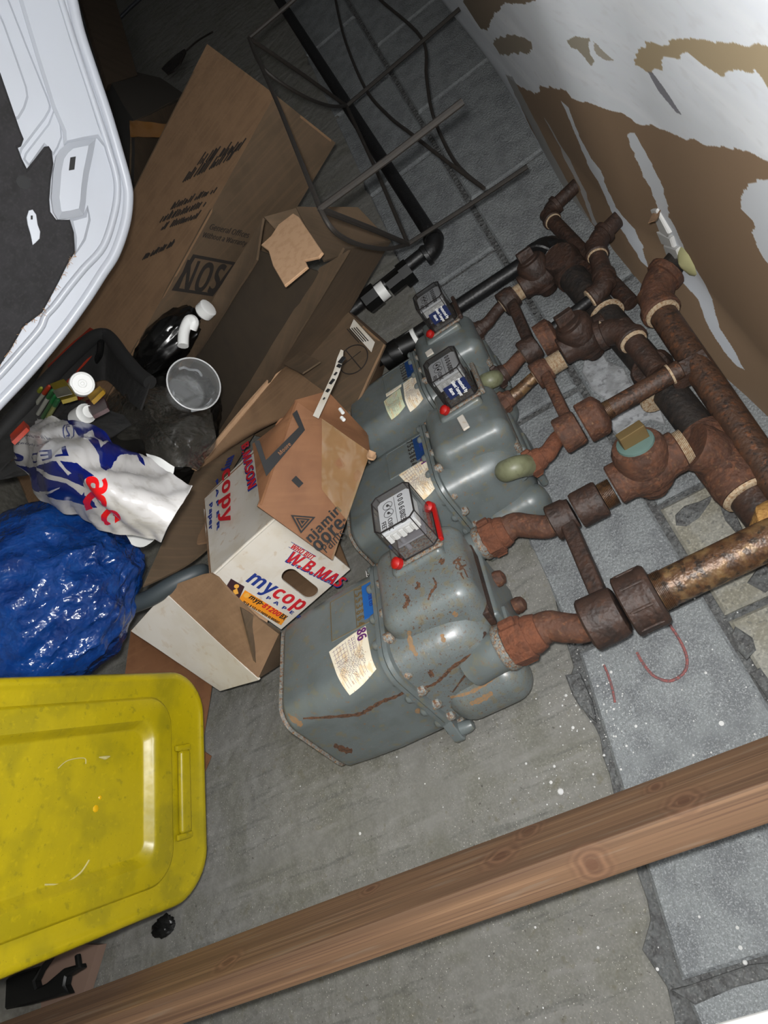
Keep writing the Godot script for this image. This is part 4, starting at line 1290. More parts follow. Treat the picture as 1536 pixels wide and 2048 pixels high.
	# red tamper seals
	for q in [Vector3(0.036, -0.030, -0.027), Vector3(-0.036, 0.034, -0.027)]:
		if kind > 0 and q.x < 0:
			continue
		b = Mb.new()
		b.lathe(ic + q + Vector3(0.002, -0.003, 0), Vector3(0.3, -0.3, 0.9), [Vector2(-0.004, 0.004), Vector2(0.0, 0.0085), Vector2(0.008, 0.0085), Vector2(0.011, 0.005), Vector2(0.012, 0.001)], 12)
		part(t, "tamper_seal", b, M.seal, "red plastic seal", true)
	if kind == 0:
		b = Mb.new()
		b.rbox(Transform3D(Basis(), ic + Vector3(0.004, 0.036, -0.024)), Vector3(0.07, 0.006, 0.008), 0.002, 2)
		part(t, "tamper_seal", b, M.seal, "red sealing strip along the cover's edge", true)
	else:
		b = Mb.new()
		b.rbox(Transform3D(Basis(), ic + Vector3(0.0383, 0.004, 0.0)), Vector3(0.0012, 0.040, 0.026), 0.0004, 1)
		part(t, "blue_sticker", b, plain(Color(0.04, 0.10, 0.27), 0.5), "dark blue sticker with white words", true)
		var sb := Basis(Vector3(0, 0, -1), UP, Vector3(1, 0, 0))
		sb = Basis(Vector3(0, 0, -1), Vector3(0, 1, 0), Vector3(1, 0, 0))
		text_part(t, "sticker_print", [["Protected By", Transform3D(sb, ic + Vector3(0.0391, 0.014, 0)), 0.0058, 0.0, 0.62], ["Silent Tamper", Transform3D(sb, ic + Vector3(0.0391, 0.004, 0)), 0.0058, 0.0, 0.62], ["Alarm", Transform3D(sb, ic + Vector3(0.0391, -0.006, 0)), 0.0058, 0.0, 0.62]], M.white_plastic)
		b = Mb.new()
		b.rbox(Transform3D(Basis(), ic + Vector3(0.01, 0.038, -0.02)), Vector3(0.095, 0.008, 0.012), 0.003, 2)
		part(t, "cover_edge", b, M.meter_rusty if kind == 1 else M.rust_dark, "", true)
	if kind == 0:
		skin.p.append_array(case_skin.p)
		rust_runs(t, skin.p)
	# raised badge plate: bare frame, blue name field and stamped figures
	b = Mb.new()
	var zf := 0.0945
	b.rbox(Transform3D(Basis(), Vector3(-0.020, 0.143, zf)), Vector3(0.078, 0.084, 0.0026), 0.001, 1)
	part(t, "badge_plate", b, M.meter, "", true)
	b = Mb.new()
	for e in [[Vector3(-0.020, 0.184, zf + 0.0014), Vector3(0.076, 0.0012, 0.0012)], [Vector3(-0.020, 0.102, zf + 0.0014), Vector3(0.076, 0.0012, 0.0012)], [Vector3(-0.058, 0.143, zf + 0.0014), Vector3(0.0012, 0.082, 0.0012)], [Vector3(0.018, 0.143, zf + 0.0014), Vector3(0.0012, 0.082, 0.0012)], [Vector3(-0.020, 0.146, zf + 0.0014), Vector3(0.076, 0.0010, 0.0012)]]:
		b.rbox(Transform3D(Basis(), e[0]), e[1], 0.0004, 1)
	part(t, "badge_rim", b, M.brass if kind == 0 else M.meter, "", true)
	b = Mb.new()
	b.rbox(Transform3D(Basis(), Vector3(-0.022, 0.170, zf + 0.0012)), Vector3(0.066, 0.021, 0.0016), 0.0005, 1)
	part(t, "badge_field", b, plain(Color(0.07, 0.33, 0.60) if kind == 0 else Color(0.06, 0.20, 0.38), 0.5), "blue name field", true)
	text_part(t, "badge_figures", [["7 5 5 3 8 6 4", Transform3D(Basis(), Vector3(-0.020, 0.153, zf + 0.0016)), 0.012, 0.0, 0.85]], M.brass if kind == 0 else M.ink_brown, "stamped brassy figures")
	text_part(t, "badge_print", [["METER CO", Transform3D(Basis(), Vector3(-0.026, 0.173, zf + 0.0022)), 0.006, 0.0, 0.9]], M.ink_blue)
	# paper tags
	var tags: Array = [[[Vector2(0.022, 0.160), Vector2(0.096, 0.166), Vector2(0.106, 0.114), Vector2(0.034, 0.096)]], [[Vector2(0.008, 0.180), Vector2(0.092, 0.188), Vector2(0.102, 0.148), Vector2(0.020, 0.120)]], [[Vector2(0.02, 0.186), Vector2(0.098, 0.186), Vector2(0.106, 0.140), Vector2(0.022, 0.146)], [Vector2(-0.022, 0.143), Vector2(0.026, 0.141), Vector2(0.03, 0.102), Vector2(-0.014, 0.102)], [Vector2(0.032, 0.137), Vector2(0.095, 0.137), Vector2(0.102, 0.098), Vector2(0.042, 0.094)]]][kind]
	for i in tags.size():
		stuck(t, "paper_tag", tags[i], flat_pic(tag_picture(500 + kind * 10 + i, i == 2)), ["handwritten inspection tag", "plain ruled tag", "greenish ruled tag"][i])
	if kind < 2:
		var o: Vector2 = tags[0][0].lerp(tags[0][1], 0.16) + Vector2(0, -0.008)
		text_part(t, "tag_number", [["86" if kind == 0 else "81", Transform3D(Basis(), Vector3(o.x, o.y, zf + 0.0024)), 0.015, 0.0, 0.9]], M.ink_purple, "purple number")
	if kind == 0:
		b = Mb.new()
		b.rbox(Transform3D(Basis(Vector3.BACK, 0.05), Vector3(-0.081, 0.170, 0.086)), Vector3(0.025, 0.011, 0.002), 0.0005, 1)
		part(t, "size_sticker", b, M.white_plastic, "small white sticker", true)
		text_part(t, "sticker_print", [["2.5M", Transform3D(Basis(Vector3.BACK, 0.05), Vector3(-0.081, 0.170, 0.0871)), 0.008]], M.ink)
	elif kind == 1:
		b = Mb.new()
		b.rbox(Transform3D(Basis(Vector3.BACK, 0.1), Vector3(0.030, 0.268, 0.127)), Vector3(0.042, 0.012, 0.004), 0.001, 1)
		part(t, "size_sticker", b, M.paper, "blank white sticker", true)
	else:
		b = Mb.new()
		b.rbox(Transform3D(Basis(Vector3.BACK, 0.1), Vector3(0.028, 0.23, 0.126)), Vector3(0.022, 0.016, 0.004), 0.001, 1)
		part(t, "size_sticker", b, M.paper, "small white sticker", true)
	return t

# spout of a meter, from a point on the head to the nut it enters; both in room axes
func spout(t: Node3D, pts: Array, r: float, m: Material, collar: bool) -> void:
	var inv := t.transform.affine_inverse()
	var l := []
	for q in pts:
		l.append(inv * q)
	var b := Mb.new()
	b.tube(smooth_path(l, 6), r / t.scale.x, 18)
	part(t, "spout", b, m, "", true)
	if collar:
		var d: Vector3 = (l[1] - l[0]).normalized()
		b = Mb.new()
		b.lathe(l[0] + d * 0.010, d, [Vector2(-0.03, r * 1.5), Vector2(-0.004, r * 1.75), Vector2(0.003, r * 1.72), Vector2(0.006, r * 1.5), Vector2(0.004, r * 1.2)], 24)
		part(t, "boss", b, M.meter, "", true)
	b = Mb.new()
	var e: Vector3 = (l[-1] - l[-2]).normalized()
	b.lathe(l[-1] - e * 0.012, e, [Vector2(0, r * 0.9), Vector2(0, r * 1.10), Vector2(0.004, r * 1.16), Vector2(0.012, r * 1.12), Vector2(0.012, r * 0.9)], 18)
	part(t, "spout_collar", b, M.meter_rusty, "", true)

# rust stains that lie on the casing: each path is followed on the nearest face seen along the line of sight
func rust_runs(t: Node3D, faces: PackedVector3Array) -> void:
	var inv := t.transform.affine_inverse()
	var eye := inv * Vector3(0, 1.25, 1.0)
	var hit := func(q: Vector3) -> Vector3:
		var best := INF
		var d: Vector3 = (q - eye).normalized()
		var o := Vector3.INF
		for i in range(0, faces.size(), 3):
			var h = Geometry3D.ray_intersects_triangle(eye, d, faces[i], faces[i + 1], faces[i + 2])
			if h != null and eye.distance_to(h) < best:
				best = eye.distance_to(h)
				o = h - d * 0.0004
		return o
	var runs := [[[Vector3(-0.3436, 0.8820, 0.1500), Vector3(-0.3414, 0.8599, 0.1500), Vector3(-0.3437, 0.8357, 0.1500), Vector3(-0.3420, 0.8098, 0.1500), Vector3(-0.3422, 0.7935, 0.1500), Vector3(-0.3571, 0.7485, 0.1500), Vector3(-0.3735, 0.7035, 0.1500)], 0.0024, M.rust_band],
		[[Vector3(-0.3448, 1.0104, 0.1500), Vector3(-0.3461, 0.9965, 0.1500), Vector3(-0.3479, 0.9834, 0.1500), Vector3(-0.3440, 0.9502, 0.1500), Vector3(-0.3388, 0.9357, 0.1500), Vector3(-0.3339, 0.9174, 0.1500), Vector3(-0.3358, 0.8997, 0.1500)], 0.0022, M.rust_band],
		[[Vector3(-0.4879, 1.0073, 0.1500), Vector3(-0.4704, 1.0125, 0.1500), Vector3(-0.4551, 1.0142, 0.1500), Vector3(-0.4339, 1.0183, 0.1500), Vector3(-0.4122, 1.0211, 0.1500), Vector3(-0.3950, 1.0239, 0.1500), Vector3(-0.3788, 1.0253, 0.1500), Vector3(-0.3661, 1.0233, 0.1500), Vector3(-0.3560, 1.0178, 0.1500), Vector3(-0.3466, 1.0081, 0.1500)], 0.0125, M.rust_band],
		[[Vector3(-0.3126, 0.9380, 0.1500), Vector3(-0.3300, 0.9713, 0.1500), Vector3(-0.3320, 0.9986, 0.1500)], 0.0013, M.rust_band],
		[[Vector3(-0.3079, 0.9325, 0.1500), Vector3(-0.3026, 0.9610, 0.1500), Vector3(-0.3048, 0.9880, 0.1500), Vector3(-0.3065, 0.9998, 0.1500)], 0.0022, M.stain],
		[[Vector3(-0.4775, 0.9148, 0.1500), Vector3(-0.4671, 0.9183, 0.1500), Vector3(-0.4600, 0.9125, 0.1500), Vector3(-0.4579, 0.9067, 0.1500)], 0.0030, M.rust_band],
		[[Vector3(-0.4853, 0.9391, 0.1500), Vector3(-0.4790, 0.9413, 0.1500), Vector3(-0.4762, 0.9335, 0.1500)], 0.0024, M.rust_band],
		[[Vector3(-0.4995, 0.9836, 0.1500), Vector3(-0.4922, 0.9887, 0.1500)], 0.0045, M.rust_band],
		[[Vector3(-0.4790, 0.9653, 0.1500), Vector3(-0.4659, 0.9659, 0.1500), Vector3(-0.4590, 0.9550, 0.1500), Vector3(-0.4505, 0.9471, 0.1500)], 0.0018, M.rust_band],
		[[Vector3(-0.3939, 0.9505, 0.1500), Vector3(-0.3813, 0.9493, 0.1500)], 0.0030, M.stain],
		[[Vector3(-0.4153, 0.9760, 0.1500), Vector3(-0.4075, 0.9804, 0.1500)], 0.0032, M.stain],
		[[Vector3(-0.3692, 1.0092, 0.1500), Vector3(-0.3562, 1.0035, 0.1500)], 0.0022, M.rust_dark],
		[[Vector3(-0.4209, 0.9049, 0.1500), Vector3(-0.4002, 0.9015, 0.1500), Vector3(-0.3813, 0.9052, 0.1500)], 0.0035, M.stain],
		[[Vector3(-0.3487, 0.9137, 0.1500), Vector3(-0.3494, 0.9204, 0.1500)], 0.0050, M.rust_band],
		[[Vector3(-0.3076, 0.8917, 0.1500), Vector3(-0.3110, 0.8785, 0.1500)], 0.0030, M.stain],
		[[Vector3(-0.2889, 0.9559, 0.1500), Vector3(-0.2879, 0.9741, 0.1500), Vector3(-0.2901, 0.9897, 0.1500)], 0.0035, M.stain],
		[[Vector3(-0.3689, 0.7096, 0.2000), Vector3(-0.3495, 0.7264, 0.2000), Vector3(-0.3423, 0.7317, 0.2000)], 0.0035, M.stain],
		[[Vector3(-0.3284, 0.7272, 0.1200), Vector3(-0.3219, 0.7317, 0.1000), Vector3(-0.3158, 0.7435, 0.1000)], 0.0040, M.rust_band]]
	for r in runs:
		var fine := smooth_path(r[0], 5)
		var g := []
		var n := fine.size()
		for i in n:
			var d: Vector3 = (inv * fine[mini(i + 1, n - 1)] - inv * fine[maxi(i - 1, 0)])
			var q: Vector3 = inv * fine[i]
			var side: Vector3 = d.cross(q - eye).normalized() * r[1] * (0.45 + 0.55 * sin(PI * (i + 0.5) / n)) * (1.0 + 0.35 * sin(i * 2.3))
			var row := PackedVector3Array([hit.call(q - side), hit.call(q), hit.call(q + side)])
			if row[0].is_finite() and row[1].is_finite() and row[2].is_finite() and row[0].distance_to(row[2]) < 0.04 and (g.is_empty() or g[-1][1].distance_to(row[1]) < 0.03):
				g.append(row)
		if g.size() > 1:
			var b := Mb.new()
			b.sheet(g, 0.0004)
			part(t, "rust_stain", b, r[2], "", true)

func make_meters() -> void:
	bold = SystemFont.new()
	bold.font_names = PackedStringArray(["Droid Sans"])
	bold.font_weight = 700
	var t := make_meter("largest gas meter, rust-stained, with a clear register cover and a tag numbered 86", Vector3(-0.428, 0.703, 0.098), -0.306, 1.0, 0)
	spout(t, [Vector3(-0.508, 0.98, 0.09), Vector3(-0.513, 1.0, 0.107), Vector3(-0.514, 1.05, 0.11)], 0.0235, M.meter, false)
	spout(t, [Vector3(-0.341, 0.97, 0.13), Vector3(-0.341, 1.0, 0.138), Vector3(-0.341, 1.032, 0.14)], 0.0285, M.meter, false)
	t = make_meter("middle gas meter, with a tag numbered 81 and a blank white sticker", Vector3(-0.660, 0.862, 0.068), -0.30, 0.9, 1)
	spout(t, [Vector3(-0.6097, 1.1360, 0.1000), Vector3(-0.5911, 1.1254, 0.1300), Vector3(-0.5773, 1.1256, 0.1500), Vector3(-0.5723, 1.1421, 0.1530), Vector3(-0.583, 1.156, 0.126)], 0.0165, M.meter_green, true)
	spout(t, [Vector3(-0.735, 1.10, 0.05), Vector3(-0.737, 1.13, 0.08), Vector3(-0.738, 1.155, 0.09)], 0.016, M.meter_rusty, false)
	t = make_meter("farthest gas meter, with three paper tags on its case", Vector3(-0.852, 0.905, 0.05), -0.30, 0.82, 2)
	spout(t, [Vector3(-0.8042, 1.1605, 0.0800), Vector3(-0.7875, 1.1522, 0.1000), Vector3(-0.7737, 1.1521, 0.1160), Vector3(-0.7700, 1.1634, 0.1170), Vector3(-0.784, 1.168, 0.099)], 0.0145, M.meter_green, true)
	spout(t, [Vector3(-0.915, 1.12, 0.05), Vector3(-0.917, 1.145, 0.075), Vector3(-0.918, 1.168, 0.08)], 0.015, M.meter_rusty, false)

# words laid along a..b on a flat face
func words_on(b: Mb, f: Transform3D, from: Vector2, to: Vector2, words: String, high: float, shear := 0.0, heavy := true, lift := 0.0006) -> void:
	var tm := TextMesh.new()
	tm.text = words
	tm.font = bold if heavy else thin_font
	tm.font_size = 48
	tm.pixel_size = 0.001
	tm.depth = 0.0008
	tm.curve_step = 4.0
	var bb := tm.get_aabb()
	var d := to - from
	var s := Basis(Vector3(d.normalized().x, d.normalized().y, 0), Vector3(-d.normalized().y, d.normalized().x, 0), Vector3.BACK)
	s = s * Basis.from_scale(Vector3(d.length() / bb.size.x, high / bb.size.y, 1.0))
	var mid := (from + to) / 2
	b.mesh_of(tm, f * Transform3D(s, Vector3(mid.x, mid.y, lift)) * Transform3D(Basis(), -bb.get_center()), shear)

func mark(b: Mb, f: Transform3D, poly: Array, lift := 0.0002, th := 0.0006) -> void:
	b.prism(PackedVector2Array(poly), f * Transform3D(Basis(), Vector3(0, 0, lift)), th)

var thin_font: Font

func box_panels(root: Node3D, t: Transform3D, s: Vector3, th: float, mats: Dictionary, label := {}) -> void:
	# sides of a carton as separate cards; keys: front, back, left, right, top, bottom
	var x := t.basis.x
	var y := t.basis.y
	var z := t.basis.z
	var h := s / 2
	var c := func(a: float, e: float, g: float) -> Vector3: return t.origin + x * a * h.x + y * e * h.y + z * g * h.z
	var quads := {"front": [c.call(-1, 1, 1), c.call(1, 1, 1), c.call(1, -1, 1), c.call(-1, -1, 1)],
		"right": [c.call(1, 1, 1), c.call(1, 1, -1), c.call(1, -1, -1), c.call(1, -1, 1)],
		"left": [c.call(-1, 1, -1), c.call(-1, 1, 1), c.call(-1, -1, 1), c.call(-1, -1, -1)],
		"back": [c.call(1, 1, -1), c.call(-1, 1, -1), c.call(-1, -1, -1), c.call(1, -1, -1)],
		"top": [c.call(-1, 1, -1), c.call(1, 1, -1), c.call(1, 1, 1), c.call(-1, 1, 1)],
		"bottom": [c.call(-1, -1, 1), c.call(1, -1, 1), c.call(1, -1, -1), c.call(-1, -1, -1)]}
	for k in mats:
		var q: Array = quads[k]
		var b := Mb.new()
		b.card(q[0], q[1], q[2], q[3], th, 0.0, 0.0006, k.length() + int(s.y * 100), 14, 22)
		part(root, k + "_panel", b, mats[k], label.get(k, ""))

func make_boxes() -> void:
	thin_font = SystemFont.new()
	thin_font.font_names = PackedStringArray(["Droid Sans"])
	# ---- tall carton leaning to the left ----
	var ta := Transform3D(Basis(Vector3(0.9448, 0.2929, -0.1468), Vector3(-0.2487, 0.9329, 0.2606), Vector3(0.2132, -0.2097, 0.9542)).orthonormalized(), Vector3(-1.34, 0.585, 0.249))
	var t := thing("tall_carton", "tall closed brown carton leaning left, with smudged print and an upside-down black logo", "carton", ta * Vector3(0, -0.5, 0))
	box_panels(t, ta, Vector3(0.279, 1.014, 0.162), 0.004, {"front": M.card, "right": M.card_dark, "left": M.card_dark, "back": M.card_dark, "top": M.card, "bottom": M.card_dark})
	var f := Transform3D(Basis(Vector3(0.9448, 0.2929, -0.1468), Vector3(-0.2487, 0.9329, 0.2606), Vector3(0.2133, -0.2097, 0.9542)), Vector3(-1.3227, 0.5680, 0.3263))
	f.origin += f.basis.z * 0.0008
	var b := Mb.new()
	var rg := RandomNumberGenerator.new()
	rg.seed = 9
	for k in [[Vector2(0.0294, 0.3225), Vector2(0.1276, 0.3962), 0.018], [Vector2(0.0121, 0.2772), Vector2(0.1166, 0.3734), 0.02], [Vector2(0.0187, 0.2201), Vector2(0.1234, 0.3083), 0.012], [Vector2(0.0082, 0.1867), Vector2(0.1162, 0.2766), 0.014], [Vector2(0.0193, 0.1731), Vector2(0.1136, 0.2498), 0.012], [Vector2(0.0159, 0.1043), Vector2(0.0854, 0.1740), 0.012]]:
		var n := 20
		for i in n:
			if rg.randf() < 0.15:
				continue
			var o: Vector2 = k[0].lerp(k[1], (i + rg.randf_range(0, 0.4)) / n)
			var hh: float = k[2] * rg.randf_range(0.7, 1.7)
			var sl := hh * 0.15
			mark(b, f, [o, o + Vector2(0.0028, 0), o + Vector2(0.0028 + sl, hh), o + Vector2(sl, hh)])
	part(t, "smudged_print", b, M.ink_brown, "rows of smudged dark print")
	f = Transform3D(Basis(Vector3(-0.2132, 0.2097, -0.9542), Vector3(-0.2487, 0.9329, 0.2606), Vector3(0.9448, 0.2929, -0.1467)), Vector3(-1.2082, 0.6259, 0.2285))
	f.origin += f.basis.z * 0.0008
	b = Mb.new()
	var q := [Vector2(-0.0721, 0.1084), Vector2(-0.0695, 0.1906), Vector2(0.0261, 0.2148), Vector2(0.0150, 0.1307)]
	for i in 4:
		var a: Vector2 = q[i]
		var e: Vector2 = q[(i + 1) % 4]
		var cen: Vector2 = (q[0] + q[1] + q[2] + q[3]) / 4
		mark(b, f, [a, e, e.lerp(cen, 0.16), a.lerp(cen, 0.16)])
	words_on(b, f, Vector2(-0.0700, 0.1435), Vector2(0.0122, 0.1700), "NOS", 0.065, 0.35)
	words_on(b, f, Vector2(-0.0715, 0.2312), Vector2(0.0214, 0.2553), "Without a Warranty", 0.014, 0.3, false)
	words_on(b, f, Vector2(-0.0670, 0.2527), Vector2(0.0169, 0.2735), "General Offices", 0.012, 0.3, false)
	part(t, "printed_logo", b, M.ink_brown, "black boxed letters")

	# ---- open carton standing in front of it ----
	t = thing("open_carton", "tall open brown carton with a torn pale flap, next to the leaning carton", "carton", Vector3(-1.0963, 0.5851, 0.1000))
	b = Mb.new()
	b.card(Vector3(-1.0870, 0.9768, 0.4000), Vector3(-1.0664, 0.9245, 0.3600), Vector3(-1.2461, 0.5023, 0.1100), Vector3(-1.2418, 0.5004, 0.1500), 0.004, 0.004, 0.002, 3, 6, 20)
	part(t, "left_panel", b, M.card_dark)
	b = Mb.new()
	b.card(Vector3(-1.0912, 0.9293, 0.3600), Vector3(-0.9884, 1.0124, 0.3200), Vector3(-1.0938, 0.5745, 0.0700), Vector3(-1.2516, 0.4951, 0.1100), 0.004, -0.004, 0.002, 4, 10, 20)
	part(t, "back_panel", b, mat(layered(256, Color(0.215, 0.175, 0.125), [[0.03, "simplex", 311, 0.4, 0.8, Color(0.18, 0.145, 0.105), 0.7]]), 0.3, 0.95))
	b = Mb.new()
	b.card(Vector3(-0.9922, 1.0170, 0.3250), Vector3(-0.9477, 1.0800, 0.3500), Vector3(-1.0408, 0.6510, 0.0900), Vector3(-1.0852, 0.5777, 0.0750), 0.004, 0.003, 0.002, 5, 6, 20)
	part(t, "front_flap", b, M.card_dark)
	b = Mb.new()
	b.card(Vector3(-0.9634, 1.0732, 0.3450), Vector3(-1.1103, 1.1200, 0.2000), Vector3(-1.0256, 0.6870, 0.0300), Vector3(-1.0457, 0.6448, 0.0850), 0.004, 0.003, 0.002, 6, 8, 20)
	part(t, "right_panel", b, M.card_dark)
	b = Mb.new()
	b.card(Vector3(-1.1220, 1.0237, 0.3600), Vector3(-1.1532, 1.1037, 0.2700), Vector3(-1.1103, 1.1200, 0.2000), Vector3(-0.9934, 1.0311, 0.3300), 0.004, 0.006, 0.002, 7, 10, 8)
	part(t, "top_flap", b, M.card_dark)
	b = Mb.new()
	b.card(Vector3(-1.0840, 0.9800, 0.4020), Vector3(-1.1020, 1.0267, 0.3700), Vector3(-1.0016, 1.0229, 0.3300), Vector3(-1.0660, 0.9845, 0.3700), 0.004, 0.0, 0.001, 8, 8, 8)
	part(t, "top_edge", b, M.card_dark)
	b = Mb.new()
	var pts := [Vector2(-1.0358, 1.0311), Vector2(-1.0181, 1.0380), Vector2(-0.9032, 1.0556), Vector2(-0.8990, 1.0472), Vector2(-0.9139, 1.0248), Vector2(-0.8961, 1.0261), Vector2(-0.8918, 0.9818), Vector2(-0.9519, 0.9725), Vector2(-0.9927, 0.9721), Vector2(-1.0196, 0.9622), Vector2(-1.0227, 0.9835), Vector2(-1.0361, 1.0017)]
	b.prism(PackedVector2Array(pts), Transform3D(Basis(), Vector3(0, 0, 0.40)), 0.004, 0.001)
	part(t, "torn_flap", b, M.card_tan, "torn pale inner flap")

	# ---- worn carton against the wall, with a no-clamp sign ----
	t = thing("worn_carton", "worn brown carton with a crossed-circle sign and a grey address label", "carton", Vector3(-1.0074, 0.8433, 0.0600))
	var cq := [Vector3(-1.0734, 0.9120, 0.1500), Vector3(-1.0776, 0.9815, 0.1500), Vector3(-0.9771, 1.0181, 0.1200), Vector3(-0.8872, 0.9478, 0.1150), Vector3(-0.8509, 0.8805, 0.1050), Vector3(-1.0522, 0.8228, 0.1450)]
	b = Mb.new()
	b.card(Vector3(-1.0776, 0.9815, 0.1500), Vector3(-0.9715, 1.0194, 0.1250), Vector3(-0.8599, 0.8796, 0.1000), Vector3(-1.0558, 0.8285, 0.1350), 0.004, 0.002, 0.002, 11, 12, 14)
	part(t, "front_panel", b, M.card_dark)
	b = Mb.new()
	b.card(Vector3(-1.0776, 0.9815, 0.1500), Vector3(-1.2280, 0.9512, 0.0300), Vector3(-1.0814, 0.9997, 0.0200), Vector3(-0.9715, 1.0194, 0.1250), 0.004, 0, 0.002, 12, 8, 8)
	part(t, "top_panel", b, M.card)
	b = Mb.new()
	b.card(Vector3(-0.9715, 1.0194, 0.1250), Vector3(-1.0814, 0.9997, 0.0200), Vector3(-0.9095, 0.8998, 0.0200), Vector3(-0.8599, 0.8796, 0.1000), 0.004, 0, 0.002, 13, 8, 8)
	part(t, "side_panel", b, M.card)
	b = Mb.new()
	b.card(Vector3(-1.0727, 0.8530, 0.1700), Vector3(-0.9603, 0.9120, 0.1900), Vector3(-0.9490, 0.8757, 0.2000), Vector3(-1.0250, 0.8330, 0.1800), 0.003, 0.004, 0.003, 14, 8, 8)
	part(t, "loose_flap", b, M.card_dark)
	f = Transform3D(Basis(Vector3(0.8966, 0.4248, -0.1248), Vector3(-0.4236, 0.9051, 0.0371), Vector3(0.1287, 0.0196, 0.9915)), Vector3(-1.0580, 0.8468, 0.1500))
	f.origin += f.basis.z * 0.006
	b = Mb.new()
	mark(b, f, [Vector2(0.0676, 0.1239), Vector2(0.1443, 0.1095), Vector2(0.1525, 0.0907), Vector2(0.0737, 0.1056)])
	part(t, "address_label", b, M.paper, "greyed paper label")
	b = Mb.new()
	for k in 5:
		mark(b, f, [Vector2(0.0816, 0.1144), Vector2(0.1261, 0.1057), Vector2(0.1267, 0.1037), Vector2(0.0822, 0.1123)].map(func(v): return v + Vector2(0.004 - 0.004 * k, -0.003 * k)), 0.001)
	var cen := Vector2(0.1285, 0.0614)
	var ring := []
	for i in 29:
		ring.append(f * Vector3(cen.x + 0.030 * cos(TAU * i / 28.0), cen.y + 0.030 * sin(TAU * i / 28.0), 0.0005))
	b.tube(ring, 0.0011, 5)
	b.tube([f * Vector3(cen.x - 0.029, cen.y + 0.006, 0.0005), f * Vector3(cen.x + 0.029, cen.y - 0.006, 0.0005)], 0.0011, 5)
	b.tube([f * Vector3(cen.x - 0.012, cen.y - 0.02, 0.0005), f * Vector3(cen.x + 0.002, cen.y + 0.02, 0.0005)], 0.0007, 5)
	part(t, "no_clamp_sign", b, M.ink_brown, "black crossed-circle sign")

	# ---- big flattened carton side behind the bags ----
	t = thing("flattened_carton", "wide brown carton side between the shopping bag and the white paper carton", "carton", Vector3(-0.6629, 0.5149, 0.2400))
	b = Mb.new()
	var g := []
	for i in 15:
		var k := i / 14.0
		var row := PackedVector3Array()
		for j in 11:
			var l := j / 10.0
			# from the upper end (far) to the lower end (near), left edge to right edge
			var le := Vector3(-0.9415, 0.5805, 0.1600).lerp(Vector3(-0.6253, 0.5592, 0.3000), k)
			var ri := Vector3(-1.0194, 0.7008, 0.0900).lerp(Vector3(-0.9219, 0.6143, 0.1100), minf(1, k * 2.2)).lerp(Vector3(-0.7154, 0.6256, 0.2000), clampf(k * 1.9 - 0.75, 0, 1))
			row.append(le.lerp(ri, l) + Vector3(0, 0, 0.012 * sin(l * PI) * sin(k * 5.0)))
		g.append(row)
	b.sheet(g, 0.004)
	part(t, "side_panel", b, M.card_dark)
	b = Mb.new()
	b.card(Vector3(-1.0316, 0.8352, 0.1700), Vector3(-0.8664, 0.9116, 0.2000), Vector3(-0.9752, 0.6911, 0.1200), Vector3(-0.9276, 0.5834, 0.1650), 0.004, 0.004, 0.002, 17, 10, 16)
	part(t, "long_flap", b, M.card)
	b = Mb.new()
	b.card(Vector3(-1.0238, 0.8189, 0.1780), Vector3(-1.0291, 0.8362, 0.1720), Vector3(-0.9254, 0.5850, 0.1670), Vector3(-0.9317, 0.5789, 0.1720), 0.004, 0.002, 0.001, 18, 4, 16)
	part(t, "folded_edge", b, M.card_tan)
	b = Mb.new()
	b.card(Vector3(-0.7110, 0.6295, 0.2050), Vector3(-0.7530, 0.6304, 0.1900), Vector3(-0.8448, 0.5879, 0.1550), Vector3(-0.7198, 0.6012, 0.2100), 0.004, 0.0, 0.001, 19, 6, 6)
	part(t, "corner_flap", b, M.card)

	# ---- paint carton lying behind the white one ----
	t = thing("paint_carton", "orange-brown carton with a black triangle logo, tilted out of the white carton", "carton", Vector3(-0.6282, 0.8351, 0.2000))
	b = Mb.new()
	b.card(Vector3(-0.7872, 0.8985, 0.3000), Vector3(-0.7105, 0.9484, 0.1900), Vector3(-0.5655, 0.8359, 0.1900), Vector3(-0.6404, 0.7942, 0.3000), 0.004, -0.004, 0.0015, 21, 16, 16)
	part(t, "front_panel", b, M.card_red)
	b = Mb.new()
	b.card(Vector3(-0.8073, 0.9385, 0.2600), Vector3(-0.7728, 0.9449, 0.1650), Vector3(-0.7105, 0.9484, 0.1900), Vector3(-0.7872, 0.8985, 0.3000), 0.004, 0.002, 0.001, 22, 12, 6)
	part(t, "top_panel", b, M.card_red)
	b = Mb.new()
	b.card(Vector3(-0.7105, 0.9484, 0.1900), Vector3(-0.7677, 0.9455, 0.1650), Vector3(-0.6106, 0.8254, 0.1650), Vector3(-0.5655, 0.8359, 0.1900), 0.003, 0.0, 0.001, 23, 6, 12)
	part(t, "end_panel", b, M.card)
	b = Mb.new()
	b.card(Vector3(-0.7668, 0.8619, 0.2970), Vector3(-0.7837, 0.9012, 0.3020), Vector3(-0.6394, 0.8004, 0.3020), Vector3(-0.7735, 0.7975, 0.2850), 0.004, 0.004, 0.001, 24, 8, 10)
	part(t, "left_panel", b, M.card_red)
	f = Transform3D(Basis(Vector3(0.5374, 0.2985, -0.7887), Vector3(-0.6977, 0.6828, -0.2169), Vector3(0.4738, 0.6669, 0.5752)), Vector3(-0.6404, 0.7942, 0.3000))
	f.origin += f.basis.z * 0.005
	b = Mb.new()
	mark(b, f, [Vector2(-0.0597, 0.0764), Vector2(-0.0153, 0.0437), Vector2(-0.0087, 0.1412), Vector2(-0.0366, 0.1598), Vector2(-0.0385, 0.1498), Vector2(-0.0188, 0.1391), Vector2(-0.0298, 0.0636), Vector2(-0.0551, 0.0831)])
